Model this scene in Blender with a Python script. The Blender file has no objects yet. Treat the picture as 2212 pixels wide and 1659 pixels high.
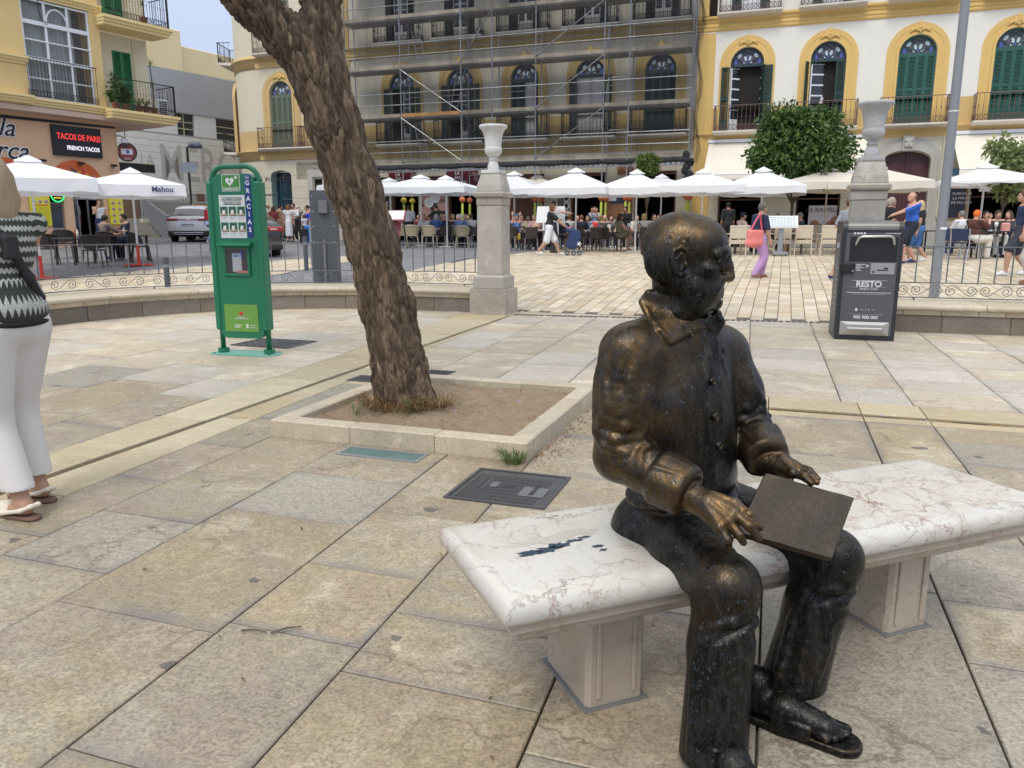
import bpy,bmesh,math,random
import numpy as np
from mathutils import Vector,Matrix,Euler
random.seed(7);RNG=np.random.default_rng(7)
PI=math.pi;R=math.radians
scene=bpy.context.scene;COL=scene.collection
# --- camera, sky, sun, exposure
CAMH=1.36;PITCH=math.atan(1662/8280.0)
cam=bpy.data.cameras.new('camera');cam.lens=27.05;cam.sensor_width=36;cam.clip_end=800;cam.clip_start=0.05
camo=bpy.data.objects.new('camera',cam);COL.objects.link(camo)
camo.location=(0,0,CAMH);camo.rotation_euler=(PI/2-PITCH,0,0)
scene.camera=camo
SUN_EL,SUN_AZ=R(54),R(203)
world=bpy.data.worlds.new('World');scene.world=world;world.use_nodes=True
wn=world.node_tree.nodes;wl=world.node_tree.links;wn.clear()
wout=wn.new('ShaderNodeOutputWorld');wbg=wn.new('ShaderNodeBackground');wbg.inputs['Strength'].default_value=0.10
sky=wn.new('ShaderNodeTexSky');sky.sky_type='NISHITA';sky.sun_disc=False
sky.sun_elevation=SUN_EL;sky.sun_rotation=SUN_AZ;sky.dust_density=2.0;sky.air_density=1.0;sky.ozone_density=1.0
wtc=wn.new('ShaderNodeTexCoord');wnz=wn.new('ShaderNodeTexNoise');wnz.inputs['Scale'].default_value=2.2;wnz.inputs['Detail'].default_value=5
wrmp=wn.new('ShaderNodeValToRGB');wrmp.color_ramp.elements[0].position=.30;wrmp.color_ramp.elements[0].color=(.84,.92,1.08,1)
wrmp.color_ramp.elements[1].position=.68;wrmp.color_ramp.elements[1].color=(1.0,1.0,1.0,1)
wsx=wn.new('ShaderNodeSeparateXYZ');wel=wn.new('ShaderNodeValToRGB')
for p_,c_ in ((.0,(4.4,5.4,7.6,1)),(.45,(7.6,8.2,9.2,1)),(1.0,(18.6,18.0,17.0,1))):
 e_=wel.color_ramp.elements[0] if p_==0 else wel.color_ramp.elements[-1] if p_==1 else wel.color_ramp.elements.new(p_)
 e_.position=p_;e_.color=c_
wmul=wn.new('ShaderNodeMixRGB');wmul.blend_type='MULTIPLY';wmul.inputs[0].default_value=1
wmix=wn.new('ShaderNodeMixRGB');wmix.inputs[0].default_value=0.9
wl.new(wtc.outputs['Generated'],wnz.inputs['Vector']);wl.new(wtc.outputs['Generated'],wsx.inputs[0]);wl.new(wsx.outputs[2],wel.inputs['Fac']);wl.new(wnz.outputs['Fac'],wrmp.inputs['Fac'])
wl.new(wel.outputs[0],wmul.inputs[1]);wl.new(wrmp.outputs[0],wmul.inputs[2])
wl.new(sky.outputs[0],wmix.inputs[1]);wl.new(wmul.outputs[0],wmix.inputs[2]);wl.new(wmix.outputs[0],wbg.inputs['Color']);wl.new(wbg.outputs[0],wout.inputs['Surface'])
sl=bpy.data.lights.new('sun','SUN');sl.energy=1.5;sl.angle=R(22);sl.color=(1.0,.95,.86)
so=bpy.data.objects.new('sun',sl);COL.objects.link(so)
sd=Vector((math.sin(SUN_AZ)*math.cos(SUN_EL),math.cos(SUN_AZ)*math.cos(SUN_EL),math.sin(SUN_EL)))
so.rotation_euler=sd.to_track_quat('Z','Y').to_euler();so.location=(0,0,30)
vs=scene.view_settings;scene.display_settings.display_device='sRGB'
vs.view_transform='Standard';vs.look='None';vs.exposure=0.2;vs.gamma=1;vs.use_curve_mapping=False
scene.render.engine='CYCLES'
cy=scene.cycles;cy.use_denoising=True;cy.max_bounces=7;cy.transparent_max_bounces=16;cy.diffuse_bounces=4;cy.glossy_bounces=3
try:cy.denoiser='OPENIMAGEDENOISE'
except Exception:pass
# --- places: the calibrated view and the lie of the land
cp_,sp_=math.cos(PITCH),math.sin(PITCH);FPX=1662.0
def ray(u,v):
 dx=(u-1106)/FPX;dy=(829.5-v)/FPX
 return Vector((dx,cp_+dy*sp_,-sp_+dy*cp_))
FR=Vector((.945,-.327,0));FR.normalize()
FN=Vector((.327,.945,0));FN.normalize()
def AB(a,b,z=0):p=FR*a+FN*b;return Vector((p.x,p.y,z))
def ab(p):return p.x*FR.x+p.y*FR.y,p.x*FN.x+p.y*FN.y
ZB=([-50,12.3,14.8,18,21,25,36,60,400],[0,0,.2,.36,.5,.58,.66,.95,.95])
def zg(x,y):
 a=x*FR.x+y*FR.y;b=x*FN.x+y*FN.y
 t=min(max((b-12.5)/6,0),1)
 return float(np.interp(b,ZB[0],ZB[1])) +.013*min(max(0,-a-8),20)*t
def gnd(u,v,z=0):
 d=ray(u,v);t=(z-CAMH)/d.z;return Vector((0,0,CAMH))+d*t
def dep(u,v,y):
 d=ray(u,v);return Vector((0,0,CAMH))+d*(y/d.y)
def spot(u,y):
 x=0
 x=ray(u,520).x*y/ray(u,520).y
 return Vector((x,y,zg(x,y)))
# --- objects
def put(o,parent=None):
 COL.objects.link(o)
 if parent is not None:o.parent=parent
 return o
def tag(o,label=None,cat=None,group=None,kind=None):
 if label:o['label']=label
 if cat:o['category']=cat
 if group:o['group']=group
 if kind:o['kind']=kind
 return o
def thing(name,label,cat,loc=(0,0,0),rz=0,group=None,parent=None):
 o=bpy.data.objects.new(name,None);o.location=loc;o.rotation_euler=(0,0,rz);o.empty_display_size=.2
 put(o,parent);return tag(o,label,cat,group)
KIDS={}
def children(o):return [c for c in o.children]
def dup(o,loc,rz=0,label=None,group=None,parent=None):
 c=o.copy();put(c,parent)
 if parent is None:c.location=loc;c.rotation_euler=(0,0,rz)
 if label:c['label']=label
 if group:c['group']=group
 for ch in o.children:
  dup(ch,None,0,None,None,c)
 return c
def rotm(rx=0,ry=0,rz=0):return Euler((rx,ry,rz)).to_matrix().to_4x4()
class MB:
 def __init__(s):s.v=[];s.f=[];s.m=[];s.T=Matrix.Identity(4);s.mi=0;s.sm=[];s.smooth=False
 def add(s,vs,fs):
  n=len(s.v);T=s.T
  s.v+= [tuple(T@ Vector(p)) for p in vs]
  s.f+= [tuple(i+n for i in f) for f in fs];s.m+= [s.mi]*len(fs);s.sm+= [s.smooth]*len(fs)
  return s
 def box(s,x0,x1,y0,y1,z0,z1,ch=0,bottom=True):
  if x1<x0:x0,x1=x1,x0
  if y1<y0:y0,y1=y1,y0
  if z1<z0:z0,z1=z1,z0
  if ch<=0:
   vs=[(x,y,z) for z in (z0,z1) for x,y in ((x0,y0),(x1,y0),(x1,y1),(x0,y1))]
   fs=[(4,5,6,7),(0,1,5,4),(1,2,6,5),(2,3,7,6),(3,0,4,7)]
   if bottom:fs.append((3,2,1,0))
   return s.add(vs,fs)
  c=min(ch,(x1-x0)/2.1,(y1-y0)/2.1,(z1-z0)/2.1)
  X=(x0,x1);Y=(y0,y1);Z=(z0,z1);vs=[];ix={}
  for i in (0,1):
   for j in (0,1):
    for k in (0,1):
     sx,sy,sz=(1,-1)[i],(1,-1)[j],(1,-1)[k]
     for ax in range(3):
      p=[X[i]+sx*c,Y[j]+sy*c,Z[k]+sz*c];p[ax]=(X[i],Y[j],Z[k])[ax]
      ix[i,j,k,ax]=len(vs);vs.append(tuple(p))
  fs=[]
  def q(*ks):
   idx=[ix[k] for k in ks];P=[Vector(vs[i]) for i in idx];nn=(P[1]-P[0]).cross(P[2]-P[0])
   cc=sum(P,Vector())/len(P)-Vector(((x0+x1)/2,(y0+y1)/2,(z0+z1)/2))
   fs.append(tuple(idx) if nn.dot(cc)>0 else tuple(reversed(idx)))
  for i in (0,1):q((i,0,0,0),(i,1,0,0),(i,1,1,0),(i,0,1,0));q((0,i,0,1),(1,i,0,1),(1,i,1,1),(0,i,1,1));q((0,0,i,2),(1,0,i,2),(1,1,i,2),(0,1,i,2))
  for i in (0,1):
   for j in (0,1):
    q((i,j,0,0),(i,j,1,0),(i,j,1,1),(i,j,0,1));q((i,0,j,0),(i,1,j,0),(i,1,j,2),(i,0,j,2));q((0,i,j,1),(1,i,j,1),(1,i,j,2),(0,i,j,2))
    for k in (0,1):q((i,j,k,0),(i,j,k,1),(i,j,k,2))
  return s.add(vs,fs)
 def bc(s,c,d,ch=0):return s.box(c[0]-d[0]/2,c[0]+d[0]/2,c[1]-d[1]/2,c[1]+d[1]/2,c[2]-d[2]/2,c[2]+d[2]/2,ch)
 def prism(s,poly,z0,z1,ch=0,top=True,bottom=False):
  n=len(poly)
  if ch>0:
   c=Vector((sum(p[0] for p in poly)/n,sum(p[1] for p in poly)/n))
   ins=[]
   for i in range(n):
    p=Vector(poly[i][:2]);a=(Vector(poly[i-1][:2])-p).normalized();b=(Vector(poly[(i+1)%n][:2])-p).normalized()
    bis=a+b;sn=max(abs(a.x*b.y-a.y*b.x),.2)
    ins.append(p+bis*(ch/sn))
   vs=[(p[0],p[1],z0) for p in poly]+[(p[0],p[1],z1-ch) for p in poly]+[(p[0],p[1],z1) for p in ins]
   fs=[(i,(i+1)%n,n+(i+1)%n,n+i) for i in range(n)]+[(n+i,n+(i+1)%n,2*n+(i+1)%n,2*n+i) for i in range(n)]+[tuple(range(2*n,3*n))]
  else:
   vs=[(p[0],p[1],z0) for p in poly]+[(p[0],p[1],z1) for p in poly]
   fs=[(i,(i+1)%n,n+(i+1)%n,n+i) for i in range(n)]
   if top:fs.append(tuple(range(n,2*n)))
  if bottom:fs.append(tuple(reversed(range(n))))
  return s.add(vs,fs)
 def tube(s,pts,r,n=8,cap=True,closed=False):
  pts=[Vector(p) for p in pts];m=len(pts);rs=r if isinstance(r,(list,tuple)) else [r]*m
  vs=[];fs=[];up=None
  for i,p in enumerate(pts):
   a=pts[i-1] if (i>0 or closed) else p;b=pts[(i+1)%m] if (i<m-1 or closed) else p
   t=(b-a).normalized()
   if up is None or abs(up.dot(t))>.98:
    up=Vector((0,0,1)) if abs(t.z)<.9 else Vector((1,0,0))
   x=up.cross(t).normalized();y=t.cross(x).normalized();up=y
   vs+= [tuple(p+(x*math.cos(2*PI*k/n)+y*math.sin(2*PI*k/n))*rs[i]) for k in range(n)]
  for i in range(m if closed else m-1):
   j=(i+1)%m
   fs+= [(i*n+k,i*n+(k+1)%n,j*n+(k+1)%n,j*n+k) for k in range(n)]
  if cap and not closed:fs+= [tuple(reversed(range(n))),tuple(range((m-1)*n,m*n))]
  return s.add(vs,fs)
 def cyl(s,c,r,z0,z1,n=16,r2=None):return s.tube([(c[0],c[1],z0),(c[0],c[1],z1)],[r,r if r2 is None else r2],n)
 def lathe(s,prof,n=24,c=(0,0),cap=True):
  vs=[(c[0]+r*math.cos(2*PI*k/n),c[1]+r*math.sin(2*PI*k/n),z) for r,z in prof for k in range(n)]
  fs=[(i*n+k,i*n+(k+1)%n,(i+1)*n+(k+1)%n,(i+1)*n+k) for i in range(len(prof)-1) for k in range(n)]
  if cap:fs+= [tuple(reversed(range(n))),tuple(range((len(prof)-1)*n,len(prof)*n))]
  return s.add(vs,fs)
 def ball(s,c,r,n=12,m=8,sc=(1,1,1)):
  vs=[(c[0],c[1],c[2]-r*sc[2])]
  for i in range(1,m):
   th=-PI/2+PI*i/m
   vs+= [(c[0]+r*sc[0]*math.cos(th)*math.cos(2*PI*k/n),c[1]+r*sc[1]*math.cos(th)*math.sin(2*PI*k/n),c[2]+r*sc[2]*math.sin(th)) for k in range(n)]
  vs.append((c[0],c[1],c[2]+r*sc[2]));L=len(vs)-1
  fs=[(0,1+(k+1)%n,1+k) for k in range(n)]
  for i in range(m-2):fs+= [(1+i*n+k,1+i*n+(k+1)%n,1+(i+1)*n+(k+1)%n,1+(i+1)*n+k) for k in range(n)]
  fs+= [(L,1+(m-2)*n+k,1+(m-2)*n+(k+1)%n) for k in range(n)]
  return s.add(vs,fs)
 def grid(s,rows):
  m=len(rows[0]);vs=[tuple(p) for r in rows for p in r]
  fs=[(i*m+j,i*m+j+1,(i+1)*m+j+1,(i+1)*m+j) for i in range(len(rows)-1) for j in range(m-1)]
  return s.add(vs,fs)
 def mesh(s,name,mats):
  me=bpy.data.meshes.new(name);me.from_pydata(s.v,[],s.f)
  for m in (mats if isinstance(mats,(list,tuple)) else [mats]):me.materials.append(m)
  if any(s.m):me.polygons.foreach_set('material_index',s.m)
  if any(s.sm):me.polygons.foreach_set('use_smooth',s.sm)
  me.update();return me
 def obj(s,name,mats,parent=None,**k):
  o=put(bpy.data.objects.new(name,s.mesh(name,mats)),parent);return tag(o,**k) if k else o
def inst(name,me,parent=None,loc=(0,0,0),rot=(0,0,0),**k):
 o=put(bpy.data.objects.new(name,me),parent);o.location=loc;o.rotation_euler=rot
 return tag(o,**k) if k else o
def text_mesh(txt,size,mat,depth=.003,bold=0,align='CENTER',spacing=1.0,shear=0):
 c=bpy.data.curves.new('lettering','FONT');c.body=txt;c.size=size;c.extrude=depth;c.offset=bold;c.align_x=align;c.align_y='CENTER'
 c.space_character=spacing;c.resolution_u=3;c.shear=shear
 o=bpy.data.objects.new('lettering',c);COL.objects.link(o)
 dg=bpy.context.evaluated_depsgraph_get();me=bpy.data.meshes.new_from_object(o.evaluated_get(dg))
 bpy.data.objects.remove(o);bpy.data.curves.remove(c);me.name='lettering';me.materials.clear();me.materials.append(mat)
 return me
def text(txt,size,mat,parent,loc,rot=(PI/2,0,0),sx=1,**k):
 label=k.pop('label',None);me=text_mesh(txt,size,mat,**k)
 o=inst('lettering',me,parent,loc,rot);o.scale=(sx,1,1)
 if label:o['label']=label
 return o
# --- materials
def newmat(name):
 m=bpy.data.materials.new(name);m.use_nodes=True;nt=m.node_tree
 b=nt.nodes['Principled BSDF'];return m,nt,b
def nd(nt,t,**k):
 n=nt.nodes.new(t)
 for a,v in k.items():setattr(n,a,v)
 return n
def setin(n,**k):
 for a,v in k.items():n.inputs[a].default_value=v
 return n
def noise(nt,vec,scale,detail=4,rough=.6,dist=0):
 n=nd(nt,'ShaderNodeTexNoise');setin(n,Scale=scale,Detail=detail,Roughness=rough,Distortion=dist)
 if vec is not None:nt.links.new(vec,n.inputs['Vector'])
 return n.outputs['Fac']
def ramp(nt,fac,stops,interp='LINEAR'):
 r=nd(nt,'ShaderNodeValToRGB');r.color_ramp.interpolation=interp;e=r.color_ramp.elements
 while len(e)>1:e.remove(e[0])
 for i,(p,c) in enumerate(stops):
  x=e[0] if i==0 else e.new(p)
  x.position=p;x.color=(c,c,c,1) if isinstance(c,(int,float)) else (*c[:3],1)
 nt.links.new(fac,r.inputs['Fac']);return r.outputs['Color']
def mix(nt,fac,a,b,mode='MIX'):
 n=nd(nt,'ShaderNodeMixRGB');n.blend_type=mode
 for i,x in ((0,fac),(1,a),(2,b)):
  if isinstance(x,(int,float)):n.inputs[i].default_value=x if i==0 else (x,x,x,1)
  elif isinstance(x,tuple):n.inputs[i].default_value=(*x[:3],1)
  else:nt.links.new(x,n.inputs[i])
 return n.outputs[0]
def math_(nt,op,a,b=None):
 n=nd(nt,'ShaderNodeMath');n.operation=op
 for i,x in ((0,a),(1,b)):
  if x is None:continue
  if isinstance(x,(int,float)):n.inputs[i].default_value=x
  else:nt.links.new(x,n.inputs[i])
 return n.outputs[0]
def bump(nt,b,h,strength=.3,dist=.01):
 n=nd(nt,'ShaderNodeBump');setin(n,Strength=strength,Distance=dist);nt.links.new(h,n.inputs['Height']);nt.links.new(n.outputs[0],b.inputs['Normal'])
def objcoord(nt,rand=0):
 tc=nd(nt,'ShaderNodeTexCoord');v=tc.outputs['Object']
 if rand:
  oi=nd(nt,'ShaderNodeObjectInfo');vm=nd(nt,'ShaderNodeVectorMath');vm.operation='ADD'
  mu=math_(nt,'MULTIPLY',oi.outputs['Random'],rand)
  nt.links.new(v,vm.inputs[0]);nt.links.new(mu,vm.inputs[1]);v=vm.outputs[0]
 return v
def scalev(nt,v,s):
 m=nd(nt,'ShaderNodeMapping');m.inputs['Scale'].default_value=s;nt.links.new(v,m.inputs['Vector']);return m.outputs[0]
MC={}
def M(name,col,rough=.6,metal=0,var=.12,scale=5,bs=0,bscale=60,spec=.5,dirt=0,dirtcol=(.08,.07,.055),emit=None,es=1,rand=0,coat=0):
 if name in MC:return MC[name]
 m,nt,b=newmat(name);MC[name]=m
 v=objcoord(nt,17 if rand else 0)
 n=noise(nt,v,scale,5,.65)
 c=mix(nt,n,tuple(max(0,x*(1-var)) for x in col),tuple(min(1,x*(1+var)) for x in col)) if var else None
 if rand:
  oi=nd(nt,'ShaderNodeObjectInfo');hv=nd(nt,'ShaderNodeHueSaturation')
  nt.links.new(math_(nt,'ADD',math_(nt,'MULTIPLY',oi.outputs['Random'],rand),1-rand/2),hv.inputs['Value']);nt.links.new(c,hv.inputs['Color']);c=hv.outputs[0]
 if dirt:
  d=ramp(nt,noise(nt,scalev(nt,v,(1,1,.35)),scale*.8,6,.7,.3),[(.45,0),(.72,1)])
  c=mix(nt,math_(nt,'MULTIPLY',d,dirt),c,dirtcol)
 if c is not None:nt.links.new(c,b.inputs['Base Color'])
 else:b.inputs['Base Color'].default_value=(*col,1)
 setin(b,Roughness=rough,Metallic=metal);b.inputs['Specular IOR Level'].default_value=spec
 if coat:b.inputs['Coat Weight'].default_value=coat;b.inputs['Coat Roughness'].default_value=.05
 if emit:b.inputs['Emission Color'].default_value=(*emit,1);b.inputs['Emission Strength'].default_value=es
 if bs:bump(nt,b,noise(nt,v,bscale,4,.6),bs,.004)
 return m
# --- solid modelling by distance fields, meshed as one continuous surface
class SDF:
 def __init__(s,k=.03):s.ops=[];s.k=k
 def cap(s,a,b,ra,rb=None,k=None,sub=False):s.ops.append(('c',np.array(a,float),np.array(b,float),ra,ra if rb is None else rb,s.k if k is None else k,sub));return s
 def chain(s,pts,rs,k=None):
  for i in range(len(pts)-1):s.cap(pts[i],pts[i+1],rs[i],rs[i+1],k)
  return s
 def ell(s,c,r,B=None,k=None,sub=False):s.ops.append(('e',np.array(c,float),np.array(r,float),None if B is None else np.array(B,float),0,s.k if k is None else k,sub));return s
 def box(s,c,r,B=None,rd=.01,k=None,sub=False):s.ops.append(('b',np.array(c,float),np.array(r,float),None if B is None else np.array(B,float),rd,s.k if k is None else k,sub));return s
 def cut(s,p,n):s.ops.append(('p',np.array(p,float),np.array(n,float),None,0,0,True));return s
 def bounds(s):
  lo=np.full(3,1e9);hi=-lo
  for o in s.ops:
   if o[6]:continue
   if o[0]=='c':m=max(o[3],o[4]);l=np.minimum(o[1],o[2])-m;h=np.maximum(o[1],o[2])+m
   else:m=np.linalg.norm(o[2]) if o[0]=='b' else o[2].max();l=o[1]-m;h=o[1]+m
   lo=np.minimum(lo,l);hi=np.maximum(hi,h)
  return lo,hi
 def field(s,h,lo=None,hi=None):
  if lo is None:lo,hi=s.bounds()
  lo=lo-3*h;n=np.ceil((hi+3*h-lo)/h).astype(int)+1
  f=np.full(n,1.0,np.float32)
  ax=[lo[i]+h*np.arange(n[i]) for i in range(3)]
  for o in s.ops:
   k=o[5];mg=k+2.5*h
   if o[0]=='p':l=lo;u=lo+n*h
   elif o[0]=='c':m=max(o[3],o[4])+mg;l=np.minimum(o[1],o[2])-m;u=np.maximum(o[1],o[2])+m
   else:m=(np.linalg.norm(o[2]) if o[0]=='b' else o[2].max())+mg;l=o[1]-m;u=o[1]+m
   i0=np.maximum(((l-lo)/h).astype(int),0);i1=np.minimum(((u-lo)/h).astype(int)+2,n)
   if (i1<=i0).any():continue
   sl_=tuple(slice(a,b) for a,b in zip(i0,i1))
   X=ax[0][sl_[0]][:,None,None];Y=ax[1][sl_[1]][None,:,None];Z=ax[2][sl_[2]][None,None,:]
   if o[0]=='c':
    d=o[2]-o[1];dd=max(d@ d,1e-9)
    px,py,pz=X-o[1][0],Y-o[1][1],Z-o[1][2]
    t=np.clip((px*d[0]+py*d[1]+pz*d[2])/dd,0,1)
    D=np.sqrt((px-t*d[0])**2+(py-t*d[1])**2+(pz-t*d[2])**2)-(o[3]+(o[4]-o[3])*t)
   elif o[0]=='p':D=(X-o[1][0])*o[2][0]+(Y-o[1][1])*o[2][1]+(Z-o[1][2])*o[2][2]
   else:
    px,py,pz=X-o[1][0],Y-o[1][1],Z-o[1][2]
    if o[3] is not None:
     B=o[3];px,py,pz=px*B[0][0]+py*B[0][1]+pz*B[0][2],px*B[1][0]+py*B[1][1]+pz*B[1][2],px*B[2][0]+py*B[2][1]+pz*B[2][2]
    r=o[2]
    if o[0]=='e':
     k0=np.sqrt((px/r[0])**2+(py/r[1])**2+(pz/r[2])**2);k1=np.sqrt((px/r[0]**2)**2+(py/r[1]**2)**2+(pz/r[2]**2)**2)
     D=k0*(k0-1)/np.maximum(k1,1e-6)
    else:
     qx,qy,qz=np.abs(px)-r[0]+o[4],np.abs(py)-r[1]+o[4],np.abs(pz)-r[2]+o[4]
     D=np.sqrt(np.maximum(qx,0)**2+np.maximum(qy,0)**2+np.maximum(qz,0)**2)+np.minimum(np.maximum(np.maximum(qx,qy),qz),0)-o[4]
   A=f[sl_]
   if o[6]:
    D=-D;hh=np.maximum(k-np.abs(A-D),0)/max(k,1e-6);f[sl_]=np.maximum(A,D)+hh*hh*k*.25
   else:
    hh=np.maximum(k-np.abs(A-D),0)/max(k,1e-6);f[sl_]=np.minimum(A,D)-hh*hh*k*.25
  return f,lo
 def mesh(s,name,h,mat,disp=None,lo=None,hi=None):
  f,o=s.field(h,lo,hi)
  if disp is not None:f=disp(f,o,h)
  v,q=nets(f,o,h)
  me=bpy.data.meshes.new(name);nv,nq=len(v),len(q)
  me.vertices.add(nv);me.vertices.foreach_set('co',v.astype(np.float32).ravel())
  me.loops.add(nq*4);me.loops.foreach_set('vertex_index',q.astype(np.int32).ravel())
  me.polygons.add(nq);me.polygons.foreach_set('loop_start',np.arange(0,nq*4,4,dtype=np.int32));me.polygons.foreach_set('loop_total',np.full(nq,4,np.int32))
  me.polygons.foreach_set('use_smooth',np.ones(nq,bool));me.update(calc_edges=True);me.validate();me.materials.append(mat)
  return me
def nets(f,o,h):
 f[0]=f[-1]=1;f[:,0]=f[:,-1]=1;f[:,:,0]=f[:,:,-1]=1
 sg=f<0
 c=np.zeros(tuple(np.array(f.shape)-1),np.int8)
 for i in (0,1):
  for j in (0,1):
   for k in (0,1):c+=sg[i:f.shape[0]-1+i,j:f.shape[1]-1+j,k:f.shape[2]-1+k]
 act=(c>0) & (c<8);I=np.argwhere(act);N=len(I)
 idx=np.full(act.shape,-1,np.int32);idx[act]=np.arange(N)
 V=np.zeros((8,N));off=[(i,j,k) for i in (0,1) for j in (0,1) for k in (0,1)]
 for n_,(i,j,k) in enumerate(off):V[n_]=f[I[:,0]+i,I[:,1]+j,I[:,2]+k]
 P=np.zeros((N,3));cnt=np.zeros(N)
 for a in range(8):
  for b in range(a+1,8):
   if sum(abs(x-y) for x,y in zip(off[a],off[b]))!=1:continue
   m=(V[a]<0)!= (V[b]<0);t=np.where(m,V[a]/np.where(m,V[a]-V[b],1),0)
   for d in range(3):P[:,d]+=np.where(m,off[a][d]+t*(off[b][d]-off[a][d]),0)
   cnt+=m
 P=(P/cnt[:,None]+I)*h+o
 Q=[]
 for d in range(3):
  e,g=(d+1)%3,(d+2)%3
  A=sg.take(range(0,sg.shape[d]-1),d);B=sg.take(range(1,sg.shape[d]),d)
  X=np.argwhere(A!=B);ok=(X[:,e]>0) & (X[:,g]>0) & (X[:,e]<sg.shape[e]-1) & (X[:,g]<sg.shape[g]-1);X=X[ok]
  fl=A[X[:,0],X[:,1],X[:,2]]
  def cell(de,dg):Y=X.copy();Y[:,e]+=de;Y[:,g]+=dg;return idx[Y[:,0],Y[:,1],Y[:,2]]
  q=np.stack([cell(-1,-1),cell(0,-1),cell(0,0),cell(-1,0)],1)
  q[~fl]=q[~fl][:,::-1];Q.append(q)
 return P,np.concatenate(Q)
# --- stone materials
def stone_mat(name,c1,c2,c3,speck=.25,veins=.5,veincol=(.2,.12,.09),rough=.55,bs=.35,scale=1.0,gum=False,pits=.5,grime=.35,rand=.22,fan=(.15,.11,.07),c4=None,joint=0,grey=None):
 m,nt,b=newmat(name);v=objcoord(nt,31);L=nt.links
 oi=nd(nt,'ShaderNodeObjectInfo');rr=oi.outputs['Random']
 big=noise(nt,v,1.3*scale,5,.6,.6);med=noise(nt,v,6*scale,6,.65,.8);fine=noise(nt,v,95*scale,3,.6)
 w=nd(nt,'ShaderNodeTexWhiteNoise');w.noise_dimensions='1D';L.new(rr,w.inputs['W'])
 k=math_(nt,'ADD',math_(nt,'MULTIPLY',w.outputs['Value'],.62),math_(nt,'MULTIPLY',big,.5))
 c=ramp(nt,k,[(.18,c1),(.5,c2),(.82,c3),(1.0,c1)])
 if c4:
  b2=noise(nt,v,2.3*scale,6,.62,1.0);c=mix(nt,ramp(nt,b2,[(.42,0),(.62,.85)]),c,c4);b3=noise(nt,scalev(nt,v,(.8,1.3,1)),3.1*scale,6,.7,.6);c=mix(nt,ramp(nt,b3,[(.5,0),(.66,.8)]),c,c3);b4=noise(nt,v,1.9*scale,7,.72,.3);c=mix(nt,ramp(nt,b4,[(.52,0),(.62,.75)]),c,tuple(min(1,x*1.22) for x in c1))
 c=mix(nt,ramp(nt,med,[(.35,0),(.75,.55)]),c,tuple(x*.74 for x in c2))
 c=mix(nt,ramp(nt,med,[(.25,.5),(.42,0)]),c,tuple(min(1,x*1.35) for x in c1))
 if grey:c=mix(nt,ramp(nt,math_(nt,'FRACT',math_(nt,'MULTIPLY',w.outputs['Value'],7.31)),[(.55,0),(.75,.6)]),c,grey)
 sp=ramp(nt,fine,[(.3,1-speck*1.5),(.5,1),(.72,1+speck)])
 c=mix(nt,1.0,c,sp,'MULTIPLY')
 f2=noise(nt,v,38*scale,4,.7,.5)
 c=mix(nt,1.0,c,ramp(nt,f2,[(.3,1-speck),(.55,1.0),(.75,1+speck*.6)]),'MULTIPLY')
 h=math_(nt,'ADD',math_(nt,'MULTIPLY',fine,.35),math_(nt,'MULTIPLY',f2,.8))
 if veins:
  wv=nd(nt,'ShaderNodeTexNoise');setin(wv,Scale=2.5*scale,Detail=6,Roughness=.65);L.new(v,wv.inputs['Vector'])
  vv=nd(nt,'ShaderNodeVectorMath');vv.operation='ADD';vs_=nd(nt,'ShaderNodeVectorMath');vs_.operation='SCALE';vs_.inputs['Scale'].default_value=.45/scale
  L.new(wv.outputs['Color'],vs_.inputs[0]);L.new(v,vv.inputs[0]);L.new(vs_.outputs[0],vv.inputs[1])
  vo=nd(nt,'ShaderNodeTexVoronoi');vo.feature='DISTANCE_TO_EDGE';setin(vo,Scale=3.4*scale);L.new(vv.outputs[0],vo.inputs['Vector'])
  msk=ramp(nt,noise(nt,v,1.7*scale,3,.6),[(.5,0),(.66,1)])
  vf=math_(nt,'MULTIPLY',ramp(nt,vo.outputs['Distance'],[(0,1),(.018,.55),(.05,0)]),msk)
  c=mix(nt,math_(nt,'MULTIPLY',vf,veins),c,veincol)
  h=math_(nt,'SUBTRACT',h,math_(nt,'MULTIPLY',vf,.8))
 if pits:
  pm=ramp(nt,noise(nt,v,2.2*scale,4,.6),[(.54,0),(.66,1)])
  pf=math_(nt,'MULTIPLY',ramp(nt,noise(nt,scalev(nt,v,(1,1.5,1)),42*scale,5,.75),[(.56,0),(.63,1)]),pm)
  c=mix(nt,math_(nt,'MULTIPLY',pf,pits),c,fan);h=math_(nt,'SUBTRACT',h,math_(nt,'MULTIPLY',pf,.7))
 if grime:
  gm=ramp(nt,noise(nt,v,.9*scale,6,.7,.4),[(.48,0),(.74,1)])
  c=mix(nt,math_(nt,'MULTIPLY',gm,grime),c,(.17,.145,.12))
 if joint:
  tc=nd(nt,'ShaderNodeTexCoord');sx=nd(nt,'ShaderNodeSeparateXYZ');L.new(tc.outputs['Generated'],sx.inputs[0])
  ed=[math_(nt,'MINIMUM',sx.outputs[i],math_(nt,'SUBTRACT',1.0,sx.outputs[i])) for i in (0,1)];e_=math_(nt,'MINIMUM',ed[0],ed[1]);e_=math_(nt,'ADD',e_,math_(nt,'MULTIPLY',math_(nt,'SUBTRACT',med,.5),.16))
  jf=math_(nt,'MULTIPLY',ramp(nt,e_,[(.0,1),(.09,0)]),ramp(nt,noise(nt,v,1.1,3,.6),[(.42,.05),(.62,1)]));c=mix(nt,math_(nt,'MULTIPLY',jf,joint),c,(.175,.165,.16))
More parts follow.
